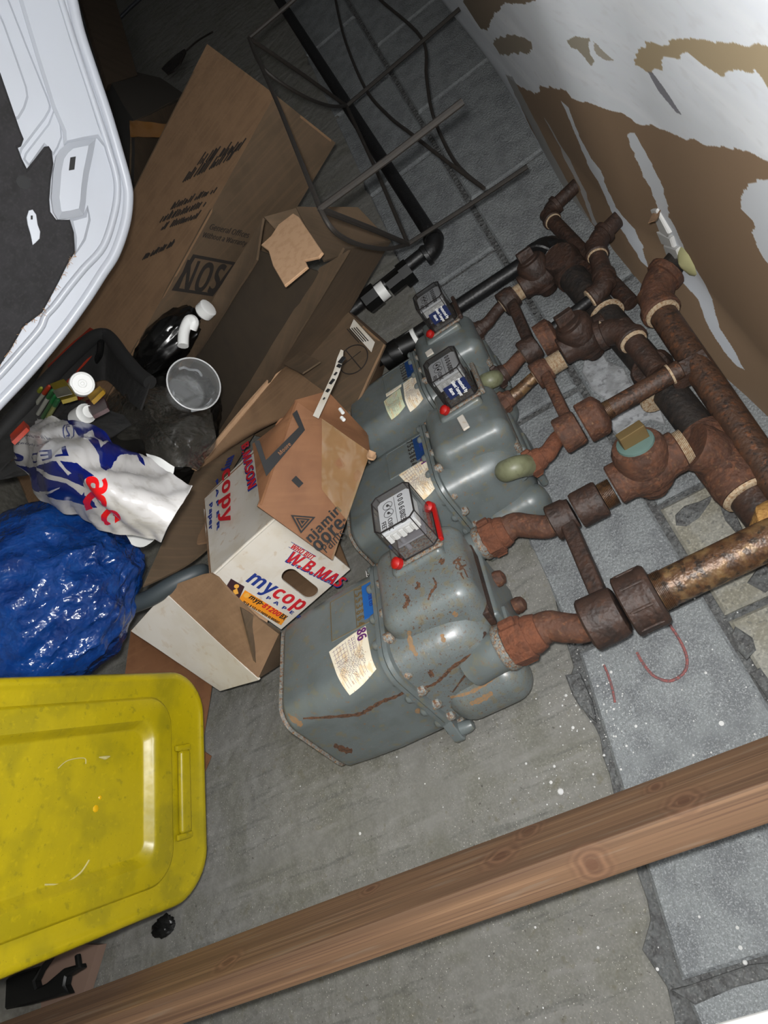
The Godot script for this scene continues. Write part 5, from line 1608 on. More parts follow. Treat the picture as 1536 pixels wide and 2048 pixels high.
	mark(b, f, [Vector2(0.0202, 0.0723), Vector2(0.0361, 0.0697), Vector2(0.0344, 0.0596), Vector2(0.0186, 0.0621)])
	# triangle logo
	for k in [[0.0, 0.22], [0.42, 0.62], [0.80, 1.0]]:
		var v := [Vector2(0.0476, 0.0175), Vector2(0.0802, 0.0378), Vector2(0.0758, 0.0033)]
		var mid: Vector2 = (v[0] + v[1] + v[2]) / 3
		for i in 3:
			var a: Vector2 = v[i]
			var e: Vector2 = v[(i + 1) % 3]
			mark(b, f, [a.lerp(mid, k[0]), e.lerp(mid, k[0]), e.lerp(mid, k[1]), a.lerp(mid, k[1])])
	words_on(b, f, Vector2(0.0912, 0.0013), Vector2(0.1039, 0.0719), "njamin", 0.019)
	words_on(b, f, Vector2(0.1063, -0.0029), Vector2(0.1184, 0.0573), "oore", 0.017)
	words_on(b, f, Vector2(0.1180, 0.0036), Vector2(0.1283, 0.0451), "Paints", 0.014, 0.0, false)
	words_on(b, f, Vector2(0.1193, 0.0589), Vector2(0.1202, 0.0635), "®", 0.004)
	part(t, "printed_logo", b, M.ink, "black triangle logo and lettering")
	b = Mb.new()
	words_on(b, f, Vector2(-0.0194, 0.0838), Vector2(-0.0152, 0.1082), "Moore", 0.006, 0.0, true, 0.0012)
	part(t, "band_print", b, M.card_red)
	b = Mb.new()
	b.card(Vector3(-0.7600, 0.9125, 0.2614) + f.basis.z * 0.008, Vector3(-0.7128, 0.9443, 0.1856) + f.basis.z * 0.008, Vector3(-0.6180, 0.8735, 0.1896) + f.basis.z * 0.008, Vector3(-0.6614, 0.8670, 0.2328) + f.basis.z * 0.008, 0.0004, 0.001, 0.006, 25, 26, 26)
	part(t, "clear_tape", b, clear_mat(Color(0.80, 0.68, 0.45, 0.09), 0.12), "wrinkled clear packing tape")
	b = Mb.new()
	b.card(Vector3(-0.7073, 0.9518, 0.2000), Vector3(-0.6996, 0.9598, 0.1950), Vector3(-0.6860, 0.9551, 0.2000), Vector3(-0.6913, 0.9474, 0.2050), 0.003, 0.004, 0.002, 26, 5, 5)
	part(t, "torn_corner", b, M.card_tan)
	b = Mb.new()
	for s in [[Vector3(-0.7557, 0.9506, 0.2620), Vector3(-0.7449, 0.9534, 0.2620)], [Vector3(-0.7385, 0.9488, 0.2620), Vector3(-0.7311, 0.9515, 0.2620)]]:
		b.tube([s[0], s[1]], 0.003, 8)
	part(t, "paint_drip", b, M.white_plastic, "white paint drips")

	# ---- printed paper carton ----
	var te := Transform3D(Basis(Vector3(0.9161, 0.2284, 0.3296), Vector3(-0.2404, 0.9707, -0.0044), Vector3(-0.321, -0.0752, 0.9441)).orthonormalized(), Vector3(-0.718, 0.708, 0.139))
	t = thing("paper_carton", "open white paper carton with blue and red print and a hand hole", "carton", te * Vector3(0, -0.078, 0))
	var h := Vector3(0.265, 0.157, 0.16) / 2
	box_panels(t, te, h * 2, 0.004, {"back": M.card, "left": M.card, "bottom": M.card})
	var cp := func(a: float, e: float, k: float) -> Vector3: return te * (Vector3(a, e, k) * h)
	b = Mb.new()
	b.card(cp.call(-1.08, 1.02, 1), cp.call(1, 1, 1), cp.call(1, -1, 1), cp.call(-1, -1, 1), 0.004, 0.006, 0.001, 31, 16, 12)
	part(t, "left_panel", b, M.paper)
	f = Transform3D(Basis(Vector3(0.3210, 0.0752, -0.9441), Vector3(-0.2404, 0.9707, -0.0044), Vector3(0.9161, 0.2284, 0.3297)), Vector3(-0.5966, 0.7383, 0.1827))
	# right panel in two halves that leave the hand hole open
	b = Mb.new()
	var lo := [Vector2(-0.0776, -0.0712), Vector2(0.0808, -0.0819), Vector2(0.0805, -0.0069)]
	var hw := h.z
	var hy := h.y
	var s0 := Vector2(0.0134, 0.0054)
	var s1 := Vector2(0.0613, 0.0097)
	var rs := 0.0135
	var up := [Vector2(-hw, hy), Vector2(-hw, s0.y)]
	up.append(Vector2(s0.x - rs, s0.y))
	for i in 7:
		up.append(s0 + Vector2(-rs * cos(PI / 2 * i / 6.0), rs * sin(PI / 2 * i / 6.0)))
	for i in 7:
		up.append(Vector2(s1.x, s0.y) + Vector2(rs * sin(PI / 2 * i / 6.0), rs * cos(PI / 2 * i / 6.0)))
	up.append(Vector2(hw, s0.y))
	up.append(Vector2(hw, hy))
	var clean := []
	for v in up:
		if clean.is_empty() or clean[-1].distance_to(v) > 0.0004:
			clean.append(v)
	b.prism(PackedVector2Array(clean), f, -0.004)
	clean = []
	for v in up:
		var m := Vector2(v.x, -hy if v.y > hy * 0.95 else 2 * s0.y - v.y)
		if clean.is_empty() or clean[-1].distance_to(m) > 0.0004:
			clean.append(m)
	b.prism(PackedVector2Array(clean), f, -0.004)
	part(t, "front_panel", b, M.paper)
	b = Mb.new()
	b.tube([cp.call(1, 1, 1.0), cp.call(1, 0, 1.01), cp.call(1, -1, 1.0)], 0.0028, 8)
	part(t, "corner_fold", b, M.paper)
	# the print
	var red := Mb.new()
	var blue := Mb.new()
	var dark := Mb.new()
	words_on(red, f, Vector2(-0.0258, 0.0471), Vector2(0.0173, 0.0536), "WHO BUT", 0.0095, 0.25)
	words_on(blue, f, Vector2(-0.0165, 0.0295), Vector2(0.0926, 0.0513), "W.B.MAS", 0.024, 0.2, true, 0.0003)
	words_on(red, f, Vector2(-0.0160, 0.0312), Vector2(0.0904, 0.0521), "W.B.MAS", 0.022, 0.2, true, 0.0011)
	words_on(blue, f, Vector2(-0.0134, 0.0211), Vector2(0.0762, 0.0389), "FOR OFFICE SUPPLIES, FURNITURE", 0.0055, 0.15)
	mark(blue, f, [Vector2(-0.0323, 0.0511), Vector2(0.0176, 0.0589), Vector2(0.0183, 0.0582), Vector2(-0.0317, 0.0505)])
	mark(blue, f, [Vector2(-0.0287, 0.0422), Vector2(0.0163, 0.0491), Vector2(0.0170, 0.0484), Vector2(-0.0280, 0.0416)])
	words_on(blue, f, Vector2(-0.0330, -0.0411), Vector2(0.0156, -0.0358), "my", 0.029, 0.15)
	words_on(red, f, Vector2(0.0175, -0.0354), Vector2(0.0758, -0.0265), "cop", 0.029, 0.15)
	words_on(blue, f, Vector2(0.0144, -0.0469), Vector2(0.0888, -0.0410), "P  A  P  E  R", 0.006)
	var strip := Mb.new()
	mark(strip, f, [Vector2(-0.0224, -0.0596), Vector2(0.0681, -0.0524), Vector2(0.0730, -0.0721), Vector2(-0.0174, -0.0781)])
	var photo := Mb.new()
	mark(photo, f, [Vector2(-0.0545, -0.0579), Vector2(-0.0277, -0.0553), Vector2(-0.0174, -0.0781), Vector2(-0.0483, -0.0786)])
	words_on(dark, f, Vector2(-0.0073, -0.0648), Vector2(0.0200, -0.0615), "myp-", 0.0095, 0.2, true, 0.0011)
	words_on(red, f, Vector2(0.0206, -0.0610), Vector2(0.0561, -0.0581), "81200", 0.0095, 0.2, true, 0.0011)
	words_on(dark, f, Vector2(0.0581, -0.0578), Vector2(0.0691, -0.0568), "BX", 0.010, 0.1, true, 0.0011)
	words_on(dark, f, Vector2(-0.0097, -0.0769), Vector2(0.0667, -0.0706), "20 LB. 8 1/2 x 11 PAPER 92 BRIGHT", 0.0045, 0.0, true, 0.0011)
	part(t, "orange_strip", strip, plain(Color(0.85, 0.53, 0.10), 0.6), "orange strip")
	part(t, "printed_picture", photo, plain(Color(0.20, 0.10, 0.12), 0.6), "small dark printed picture")
	b = Mb.new()
	for k in [[470, 1168, 5], [462, 1176, 4], [476, 1180, 4]]:
		pass
	b.lathe(f * Vector3(Vector2(-0.0380, -0.0626).x, Vector2(-0.0380, -0.0626).y, 0.0006), f.basis.z, [Vector2(0, 0.004), Vector2(0.0004, 0.004)], 10)
	mark(b, f, [Vector2(-0.0368, -0.0716), Vector2(-0.0347, -0.0649), Vector2(-0.0262, -0.0703), Vector2(-0.0296, -0.0768)], 0.0008)
	b.lathe(f * Vector3(Vector2(-0.0137, -0.0650).x, Vector2(-0.0137, -0.0650).y, 0.0008), f.basis.z, [Vector2(0, 0.0045), Vector2(0.0006, 0.0045)], 12)
	part(t, "picture_detail", b, plain(Color(0.85, 0.62, 0.25), 0.6))
	f = Transform3D(Basis(Vector3(0.9161, 0.2284, 0.3296), Vector3(-0.2404, 0.9707, -0.0044), Vector3(-0.3209, -0.0752, 0.9441)), Vector3(-0.7437, 0.7020, 0.2145))
	f.origin += f.basis.z * 0.0035
	words_on(red, f, Vector2(-0.1515, -0.0159), Vector2(0.0291, -0.0328), "copy", 0.030, 0.1)
	words_on(blue, f, Vector2(-0.1859, 0.0008), Vector2(-0.1515, -0.0159), "my", 0.028, 0.1)
	words_on(blue, f, Vector2(-0.1858, 0.0411), Vector2(-0.0023, 0.0368), "B.MASON", 0.021, 0.2, true, 0.0003)
	words_on(red, f, Vector2(-0.1840, 0.0422), Vector2(-0.0070, 0.0375), "B.MASON", 0.019, 0.2, true, 0.0011)
	words_on(blue, f, Vector2(-0.1458, -0.0363), Vector2(0.0276, -0.0468), "P A P E R", 0.006)
	words_on(blue, f, Vector2(-0.0804, -0.0582), Vector2(0.0052, -0.0642), "Paper", 0.011)
	part(t, "red_print", red, M.ink_red, "red lettering")
	part(t, "blue_print", blue, M.ink_blue, "blue lettering")
	part(t, "black_print", dark, M.ink, "small black lettering")

	# ---- brown and white carton under it ----
	t = thing("split_carton", "split carton with a curled brown flap and a white lower strip", "carton", Vector3(-0.5908, 0.5089, 0.1000))
	g = []
	for i in 9:
		var k := i / 8.0
		var row := PackedVector3Array()
		for j in 17:
			var l := j / 16.0
			var top := Vector3(-0.6209, 0.5882, 0.2700).lerp(Vector3(-0.5996, 0.6757, 0.2750), minf(1, l * 2.5)).lerp(Vector3(-0.5336, 0.6999, 0.2500), clampf(l * 2.5 - 0.9, 0, 1)).lerp(Vector3(-0.5142, 0.6968, 0.1600), clampf(l * 2.2 - 1.2, 0, 1))
			var low := Vector3(-0.6132, 0.5744, 0.2700).lerp(Vector3(-0.4653, 0.6352, 0.1500), l)
			row.append(top.lerp(low, k))
		g.append(row)
	b = Mb.new()
	b.sheet(g, 0.004)
	part(t, "curled_flap", b, M.card)
	b = Mb.new()
	b.card(Vector3(-0.6133, 0.5765, 0.2720), Vector3(-0.4640, 0.6380, 0.1500), Vector3(-0.4965, 0.5353, 0.1200), Vector3(-0.6082, 0.4667, 0.2400), 0.004, 0.003, 0.001, 41, 14, 8)
	part(t, "white_panel", b, M.paper, "soiled white lower panel")
	b = Mb.new()
	b.card(Vector3(-0.5347, 0.6958, 0.2450), Vector3(-0.5188, 0.6959, 0.1550), Vector3(-0.5088, 0.6345, 0.0800), Vector3(-0.4726, 0.6334, 0.1400), 0.004, 0.003, 0.001, 42, 8, 8)
	part(t, "inner_panel", b, M.card_dark)
	b = Mb.new()
	b.card(Vector3(-0.6067, 0.6488, 0.2000), Vector3(-0.5711, 0.6743, 0.1400), Vector3(-0.5507, 0.6514, 0.1300), Vector3(-0.5806, 0.6419, 0.1900), 0.003, 0.0, 0.001, 43, 6, 6)
	var inn := part(t, "printed_sleeve", b, M.card_tan)
	b = Mb.new()
	var sf := frame(Vector3(-0.5694, 0.6591, 0.2000), Vector3(-0.5558, 0.6565, 0.1950) - Vector3(-0.5869, 0.6537, 0.1950), Vector3(-0.5580, 0.6797, 0.2000) - Vector3(-0.5725, 0.6513, 0.2000))
	words_on(b, sf, Vector2(-0.012, 0), Vector2(0.012, 0), "PS", 0.012)
	part(inn, "sleeve_print", b, M.ink_blue, "", true)

	# grey tube sticking out
	b = Mb.new()
	b.tube(smooth_path([Vector3(-0.6242, 0.4978, 0.2800), Vector3(-0.6181, 0.5475, 0.2750), Vector3(-0.6261, 0.5924, 0.2650), Vector3(-0.6364, 0.6228, 0.2450), Vector3(-0.6535, 0.6203, 0.2200)], 4), [0.014, 0.014, 0.014, 0.014, 0.014, 0.014, 0.014, 0.014, 0.014, 0.014, 0.014, 0.014, 0.014, 0.013, 0.012, 0.010, 0.005], 14)
	solo("plastic_tube", b, plain(Color(0.21, 0.235, 0.245), 0.5), "grey plastic tube poking out between the brown carton side and the curled flap", "tube")
	# clear plastic cup rim under the white carton
	b = Mb.new()
	b.lathe(Vector3(-0.6106, 0.6323, 0.2000), Vector3(0.2, 0.6, 0.75), [Vector2(0, 0.008), Vector2(0.0, 0.018), Vector2(0.018, 0.021), Vector2(0.019, 0.024), Vector2(0.021, 0.024), Vector2(0.020, 0.019)], 20)
	solo("plastic_cup", b, clear_mat(Color(0.85, 0.85, 0.85, 0.3), 0.05), "small clear plastic cup wedged under the corner of the white paper carton", "cup", "")
	# loose cards behind the yellow lid
	b = Mb.new()
	b.card(Vector3(-0.7004, 0.3536, 0.1300), Vector3(-0.5582, 0.4984, 0.0850), Vector3(-0.4496, 0.4205, 0.0500), Vector3(-0.5723, 0.2838, 0.1000), 0.003, 0.004, 0.002, 51, 10, 10)
	solo("brown_card", b, M.card_red, "reddish brown card standing behind the top of the yellow lid", "card")
	b = Mb.new()
	b.card(Vector3(-0.4535, 0.4140, 0.0400), Vector3(-0.4360, 0.4314, 0.0400), Vector3(-0.4159, 0.4086, 0.0350), Vector3(-0.4149, 0.3755, 0.0350), 0.003, 0.0, 0.0, 52, 4, 4)
	solo("card_scrap", b, M.card_red, "small reddish scrap of card just right of the yellow lid's handle", "card")

	# long printed strip
	b = Mb.new()
	var sp := [Vector3(-0.8578, 0.9917, 0.2700), Vector3(-0.8198, 0.9822, 0.2700), Vector3(-0.7802, 0.9469, 0.2750), Vector3(-0.7451, 0.9182, 0.2800)]
	g = []
	for i in 13:
		var k := i / 12.0
		var mid := Vector3(-0.8223, 0.9984, 0.3000).lerp(Vector3(-0.8020, 0.9919, 0.3000), minf(1, k * 5)).lerp(Vector3(-0.7183, 0.9300, 0.3120), k)
		var ac := (Vector3(-0.8051, 1.0050, 0.3000) - Vector3(-0.8210, 0.9943, 0.3000)).normalized() * (0.0065 if k > 0.08 else 0.003)
		row_append(g, [mid - ac, mid, mid + ac])
	b.sheet(g, 0.0008)
	t = thing("printed_strip", "long narrow white packing strip with dark windows standing up out of the paint carton", "strip", Vector3(-0.7183, 0.9300, 0.3120))
	part(t, "strip", b, M.paper)
	b = Mb.new()
	for k in [[682, 720, 0.0045, 0.012], [678, 732, 0.0045, 0.006], [672, 748, 0.002, 0.006], [664, 764, 0.003, 0.010], [655, 782, 0.003, 0.006], [648, 798, 0.0015, 0.004]]:
		var o := Vector3(-0.7986, 0.9930, 0.3030).lerp(Vector3(-0.7152, 0.9314, 0.3150), (k[1] - 722.0) / 112.0)
		var fr := frame(o, Vector3(-0.8051, 1.0050, 0.3000) - Vector3(-0.8210, 0.9943, 0.3000), Vector3(-0.8020, 0.9919, 0.3000) - Vector3(-0.7183, 0.9300, 0.3120))
		b.rbox(fr, Vector3(k[2] * 2, k[3], 0.0012), 0.0003, 1)
	part(t, "strip_print", b, M.ink)

func row_append(g: Array, r: Array) -> void:
	g.append(PackedVector3Array(r))

# words filled into a picture (0..1 coordinates): foot of the first letter, foot of the last, and the height as a step
func print_into(im: Image, words: String, from: Vector2, to: Vector2, rise: Vector2, c: Color) -> void:
	var tm := TextMesh.new()
	tm.text = words
	tm.font = bold
	tm.font_size = 48
	tm.pixel_size = 0.001
	tm.depth = 0.001
	tm.curve_step = 4.0
	var bb := tm.get_aabb()
	var arr := tm.surface_get_arrays(0)
	var v: PackedVector3Array = arr[Mesh.ARRAY_VERTEX]
	var ix: PackedInt32Array = arr[Mesh.ARRAY_INDEX]
	var d := to - from
	for i in range(0, ix.size(), 3):
		if v[ix[i]].z + v[ix[i + 1]].z + v[ix[i + 2]].z < bb.end.z * 3.0 - 0.0005:
			continue
		var t := []
		for k in 3:
			var q := v[ix[i + k]]
			t.append(from + d * ((q.x - bb.position.x) / bb.size.x) + rise * ((q.y - bb.position.y) / bb.size.y))
		paint(im, t, c)

# a sheet through a net of points, with folds
func cloth(net: Array, sub: int, fold: float, sd: int, freq := 6.0) -> Array:
	var cols := []
	for r in net:
		cols.append(smooth_path(r, sub))
	var nz := FastNoiseLite.new()
	nz.seed = sd
	nz.frequency = freq
	nz.fractal_type = FastNoiseLite.FRACTAL_RIDGED
	nz.fractal_octaves = 3
	var g := []
	for j in cols[0].size():
		var line := []
		for c in cols:
			line.append(c[j])
		g.append(PackedVector3Array(smooth_path(line, sub)))
	var out := []
	for i in g.size():
		var row := PackedVector3Array()
		for j in g[i].size():
			var du: Vector3 = g[i][mini(j + 1, g[i].size() - 1)] - g[i][maxi(j - 1, 0)]
			var dv: Vector3 = g[mini(i + 1, g.size() - 1)][j] - g[maxi(i - 1, 0)][j]
			var q: Vector3 = g[i][j]
			row.append(q + du.cross(dv).normalized() * fold * nz.get_noise_3d(q.x, q.y, q.z))
		out.append(row)
	return out

# a crumpled closed bag
func blob(c: Vector3, ax: Basis, fold: float, freq: float, sd: int, nu := 90, nv := 60, flat := 0.0) -> Mb:
	var a := FastNoiseLite.new()
	a.seed = sd
	a.frequency = freq
	a.fractal_type = FastNoiseLite.FRACTAL_RIDGED
	a.fractal_octaves = 4
	var e := FastNoiseLite.new()
	e.seed = sd + 7
	e.frequency = freq * 0.3
	var rings := []
	for i in range(1, nv):
		var th := PI * i / nv
		var r := PackedVector3Array()
		for j in nu:
			var ph := TAU * j / nu
			var d := Vector3(sin(th) * cos(ph), cos(th), sin(th) * sin(ph))
			var k := 1.0 + fold * (a.get_noise_3d(d.x * 1.7, d.y * 0.7, d.z * 1.7) - 0.2) + fold * 1.2 * e.get_noise_3d(d.x, d.y, d.z)
			var p := ax * (d * k)
			r.append(c + p)
		rings.append(r)
	var b := Mb.new()
	b.loft(rings)
	return b

func ridges(freq: float, sd: int, strength: float) -> NoiseTexture2D:
	var t := bumps(freq, sd, strength, 512)
	var nz: FastNoiseLite = t.noise
	nz.fractal_type = FastNoiseLite.FRACTAL_RIDGED
	nz.fractal_octaves = 3
	return t

func make_lid() -> void:
	# storage-box lid lying on the heap; its own axes: x across, y up, z along towards the camera
	var s := 0.34 / 0.42
	var o := Vector3(0, 1.25, 1.0) + (Vector3(-0.459, -0.954, -0.09) - Vector3(0, 0, 1)) * s
	var tr := Transform3D(Basis(Vector3(0.92, -0.314, -0.235), Vector3(0.32, 0.947, -0.014), Vector3(0.227, -0.062, 0.972)).orthonormalized(), o)
	var t := thing("tote_cover", "translucent yellow plastic storage box lid with a moulded handle and stepped middle", "lid", tr * Vector3(0, 0, 0.25))
	var w := 0.168
	var len := 0.52
	# profile of rounded-rectangle steps: inset from the edge, height
	var steps := [[0.004, -0.030], [0.0, -0.028], [0.0, -0.004], [0.003, 0.0], [0.007, 0.0015], [0.012, 0.001], [0.017, -0.003], [0.036, -0.006], [0.040, -0.006], [0.043, -0.002], [0.046, 0.0], [0.070, 0.001], [0.078, 0.001], [0.082, -0.002], [0.090, -0.011], [0.094, -0.0125], [0.12, -0.0125], [0.15, -0.013]]
	var rings := []
	for q in steps:
		var r := PackedVector3Array()
		var hx: float = w - q[0] * (1.0 if q[0] < 0.04 else 0.88)
		var hz: float = len / 2 - q[0] - (0.024 if q[0] > 0.037 else 0.0)
		for v in Mb.rr(hx, hz, maxf(0.012, 0.062 - q[0] * 0.45), 9):
			# the ends bow outwards
			var bow := 0.012 * (1.0 - pow(v.x / w, 2)) * signf(v.y) * (1.0 if q[0] < 0.03 else 0.3)
			r.append(tr * Vector3(v.x, q[1], v.y + bow + len / 2 + 0.0))
		rings.append(r)
	var back := []
	var b := Mb.new()
	for k in range(rings.size() - 1, -1, -1):
		var r := PackedVector3Array()
		for p in rings[k]:
			r.append(p - tr.basis.y * 0.0022)
		back.append(r)
	b.loft(back + rings)
	var im := layered(1024, Color(0.60, 0.535, 0.035), [
		[0.004, "simplex", 601, 0.4, 0.75, Color(0.50, 0.455, 0.06), 0.8],
		[0.03, "simplex", 602, 0.6, 0.9, Color(0.68, 0.595, 0.06), 0.6],
		[0.02, "simplex", 603, 0.72, 0.86, Color(0.42, 0.39, 0.09), 0.6],
		[0.06, "ridge", 604, 0.94, 0.99, Color(0.66, 0.63, 0.30), 0.4],
		[0.10, "simplex", 605, 0.86, 0.88, Color(0.20, 0.18, 0.08), 0.7]])
	var m := mat(im, 0.4, 0.34, 0.0, bumps(0.05, 61, 1.5), 0.2)
	m.backlight = Color(0.10, 0.085, 0.0)
	part(t, "lid_panel", b, m)
	b = Mb.new()
	b.rbox(tr * Transform3D(Basis(), Vector3(0.012, 0.0005, 0.042)), Vector3(0.120, 0.011, 0.022), 0.005, 4)
	part(t, "grip", b, m)
	b = Mb.new()
	for k in [-0.052, 0.076]:
		b.rbox(tr * Transform3D(Basis(), Vector3(k, -0.001, 0.042)), Vector3(0.010, 0.007, 0.032), 0.003, 2)
	part(t, "grip_end", b, m)
	# dried paint and scuffs
	b = Mb.new()
	for k in [[Vector2(-0.3733, 0.2254), Vector2(-0.3803, 0.2394), Vector2(-0.3802, 0.2511), Vector2(-0.3701, 0.2465), Vector2(-0.3648, 0.2326), Vector2(-0.3679, 0.2232)]]:
		pass
	var f := tr
	for q in [[-0.02, 0.195, 0.010, 0.004, 0.6], [-0.033, 0.188, 0.006, 0.003, 0.2]]:
		b = Mb.new()
		b.lathe(f * Vector3(q[0] + 0.03, -0.0122, q[1]), f.basis.y, [Vector2(0, q[2] * 0.5), Vector2(0.0009, q[2] * 0.3)], 7, q[4])
		part(t, "paint_spot", b, plain(Color(0.75, 0.58, 0.0), 0.4), "bright yellow dried spot")
	b = Mb.new()
	b.tube([f * Vector3(-0.055, -0.0122, 0.172), f * Vector3(-0.054, -0.0118, 0.180), f * Vector3(-0.056, -0.0122, 0.190)], [0.001, 0.0028, 0.0008], 8)
	part(t, "scuff", b, plain(Color(0.66, 0.62, 0.40), 0.6), "pale scuff mark")
	b = Mb.new()
	b.tube(smooth_path([f * Vector3(0.085, -0.012, 0.27), f * Vector3(0.09, -0.012, 0.245), f * Vector3(0.085, -0.012, 0.22), f * Vector3(0.072, -0.012, 0.205)], 5), 0.0012, 6)
	part(t, "scuff", b, plain(Color(0.66, 0.62, 0.40), 0.6), "pale scuff mark")
	b = Mb.new()
	b.tube(smooth_path([f * Vector3(-0.05, -0.012, 0.255), f * Vector3(-0.058, -0.012, 0.24), f * Vector3(-0.058, -0.012, 0.215), f * Vector3(-0.05, -0.012, 0.212)], 5), 0.0007, 6)
	part(t, "scuff", b, plain(Color(0.66, 0.62, 0.40), 0.6), "pale scuff mark")

func make_white_panel() -> void:
	var f := Transform3D(Basis(Vector3(-0.2078, 0.6200, -0.7566), Vector3(-0.5771, 0.5468, 0.6066), Vector3(0.7898, 0.5627, 0.2441)), Vector3(-1.0442, 0.7937, 0.6432))
	var t := thing("appliance_panel", "white enamelled sheet-metal hatch panel with rolled rim and dark felt lining", "panel", f.origin)
	var outer := [Vector2(0.0428, 0.2733), Vector2(0.0474, 0.2398), Vector2(0.0521, 0.2055), Vector2(0.0646, 0.1560), Vector2(0.0772, 0.1074), Vector2(0.0887, 0.0532), Vector2(0.0950, 0.0187), Vector2(0.0954, -0.0038), Vector2(0.0873, -0.0390), Vector2(0.0679, -0.0820), Vector2(0.0448, -0.1131), Vector2(0.0152, -0.1520), Vector2(-0.0244, -0.1989), Vector2(-0.0736, -0.2506), Vector2(-0.1196, -0.2942), Vector2(-0.1720, -0.3435), Vector2(-0.1965, -0.3407), Vector2(-0.1013, 0.2445)]
	var b := Mb.new()
	b.prism(PackedVector2Array(outer), f * Transform3D(Basis(), Vector3(0, 0, -0.022)), 0.018, 0.004)
	part(t, "panel_skin", b, M.enamel)
	# rolled outer rim and the bead inside it
	b = Mb.new()
	var path := []
	for q in outer.slice(0, 16):
		path.append(f * Vector3(q.x, q.y, -0.008))
	b.tube(smooth_path(path, 5), 0.0085, 12)
	part(t, "rolled_rim", b, M.enamel)
	b = Mb.new()
	path = []
	for q in [Vector2(0.0225, 0.2692), Vector2(0.0319, 0.2370), Vector2(0.0433, 0.1862), Vector2(0.0565, 0.1332), Vector2(0.0680, 0.0871), Vector2(0.0758, 0.0520), Vector2(0.0803, 0.0291), Vector2(0.0807, 0.0068), Vector2(0.0728, -0.0258), Vector2(0.0516, -0.0733), Vector2(0.0193, -0.1064), Vector2(-0.0048, -0.1326), Vector2(-0.0274, -0.1587), Vector2(-0.0415, -0.1727), Vector2(-0.0520, -0.1909), Vector2(-0.0832, -0.2234), Vector2(-0.1137, -0.2540), Vector2(-0.1582, -0.2953)]:
		path.append(f * Vector3(q.x, q.y, -0.004))
	b.tube(smooth_path(path, 5), 0.0055, 10)
	part(t, "inner_bead", b, M.enamel)
	b = Mb.new()
	b.prism(PackedVector2Array([Vector2(-0.0023, 0.2643), Vector2(0.0213, 0.2690), Vector2(0.0307, 0.2368), Vector2(0.0420, 0.1860), Vector2(0.0552, 0.1330), Vector2(0.0649, 0.0900), Vector2(0.0716, 0.0582), Vector2(0.0595, 0.0727), Vector2(0.0420, 0.0683), Vector2(0.0129, 0.0591), Vector2(0.0139, 0.0769), Vector2(0.0040, 0.1056), Vector2(-0.0074, 0.1606), Vector2(-0.0209, 0.2329)]), f * Transform3D(Basis(), Vector3(0, 0, -0.006)), 0.008, 0.004)
	part(t, "side_rail", b, M.enamel)
	b = Mb.new()
	b.prism(PackedVector2Array([Vector2(-0.0902, 0.2468), Vector2(-0.0413, 0.2565), Vector2(-0.0314, 0.2254), Vector2(-0.0170, 0.1756), Vector2(0.0010, 0.1162), Vector2(0.0029, 0.1067), Vector2(0.0008, 0.1003), Vector2(-0.0064, 0.0896), Vector2(-0.0417, 0.0476), Vector2(-0.0464, 0.0360), Vector2(-0.0600, 0.0273), Vector2(-0.1262, 0.0218)]), f * Transform3D(Basis(), Vector3(0, 0, -0.006)), 0.005, 0.003)
	part(t, "pocket_panel", b, M.enamel)
	b = Mb.new()
	b.prism(PackedVector2Array([Vector2(-0.0937, 0.2248), Vector2(-0.0535, 0.2324), Vector2(-0.0416, 0.1956), Vector2(-0.0323, 0.1569), Vector2(-0.0252, 0.1255), Vector2(-0.0250, 0.1136), Vector2(-0.0314, 0.0989), Vector2(-0.0406, 0.0858), Vector2(-0.1194, 0.0640)]), f * Transform3D(Basis(), Vector3(0, 0, -0.002)), 0.005, 0.003)
	part(t, "pocket_floor", b, M.enamel)
	b = Mb.new()
	b.prism(PackedVector2Array([Vector2(0.0059, 0.1052), Vector2(0.0135, 0.0844), Vector2(0.0128, 0.0686), Vector2(0.0058, 0.0546), Vector2(-0.0022, 0.0437), Vector2(-0.0122, 0.0554), Vector2(-0.0353, 0.0263), Vector2(-0.0427, 0.0363), Vector2(-0.0390, 0.0448), Vector2(-0.0044, 0.0849)]), f * Transform3D(Basis(), Vector3(0, 0, -0.006)), 0.0045, 0.003)
	part(t, "gusset", b, M.enamel)
	# raised corner bracket with a slot
	b = Mb.new()
	b.prism(PackedVector2Array([Vector2(0.0082, 0.0535), Vector2(0.0178, 0.0615), Vector2(0.0420, 0.0683), Vector2(0.0558, 0.0703), Vector2(0.0491, 0.0483), Vector2(0.0405, 0.0226), Vector2(0.0355, 0.0037), Vector2(0.0319, -0.0145), Vector2(0.0271, -0.0316), Vector2(0.0101, -0.0365), Vector2(-0.0085, -0.0401), Vector2(-0.0132, -0.0304), Vector2(-0.0133, -0.0107), Vector2(-0.0059, 0.0255), Vector2(0.0005, 0.0439)]), f * Transform3D(Basis(), Vector3(0, 0, -0.006)), 0.020, 0.009)
	var br := part(t, "corner_bracket", b, M.enamel)
	b = Mb.new()
	b.prism(PackedVector2Array([Vector2(0.0166, 0.0415), Vector2(0.0241, 0.0435), Vector2(0.0200, 0.0263), Vector2(0.0124, 0.0244)]), f * Transform3D(Basis(), Vector3(0, 0, 0.013)), 0.0014)
	part(br, "slot", b, M.ink, "dark square slot", true)
	b = Mb.new()
	b.prism(PackedVector2Array([Vector2(0.0079, -0.0380), Vector2(0.0284, -0.0316), Vector2(0.0357, -0.0177), Vector2(0.0374, -0.0379), Vector2(0.0271, -0.0658), Vector2(0.0090, -0.0884), Vector2(0.0108, -0.0629)]), f * Transform3D(Basis(), Vector3(0, 0, -0.006)), 0.008, 0.004)
	part(t, "gusset", b, M.enamel)
	# felt lining
	b = Mb.new()
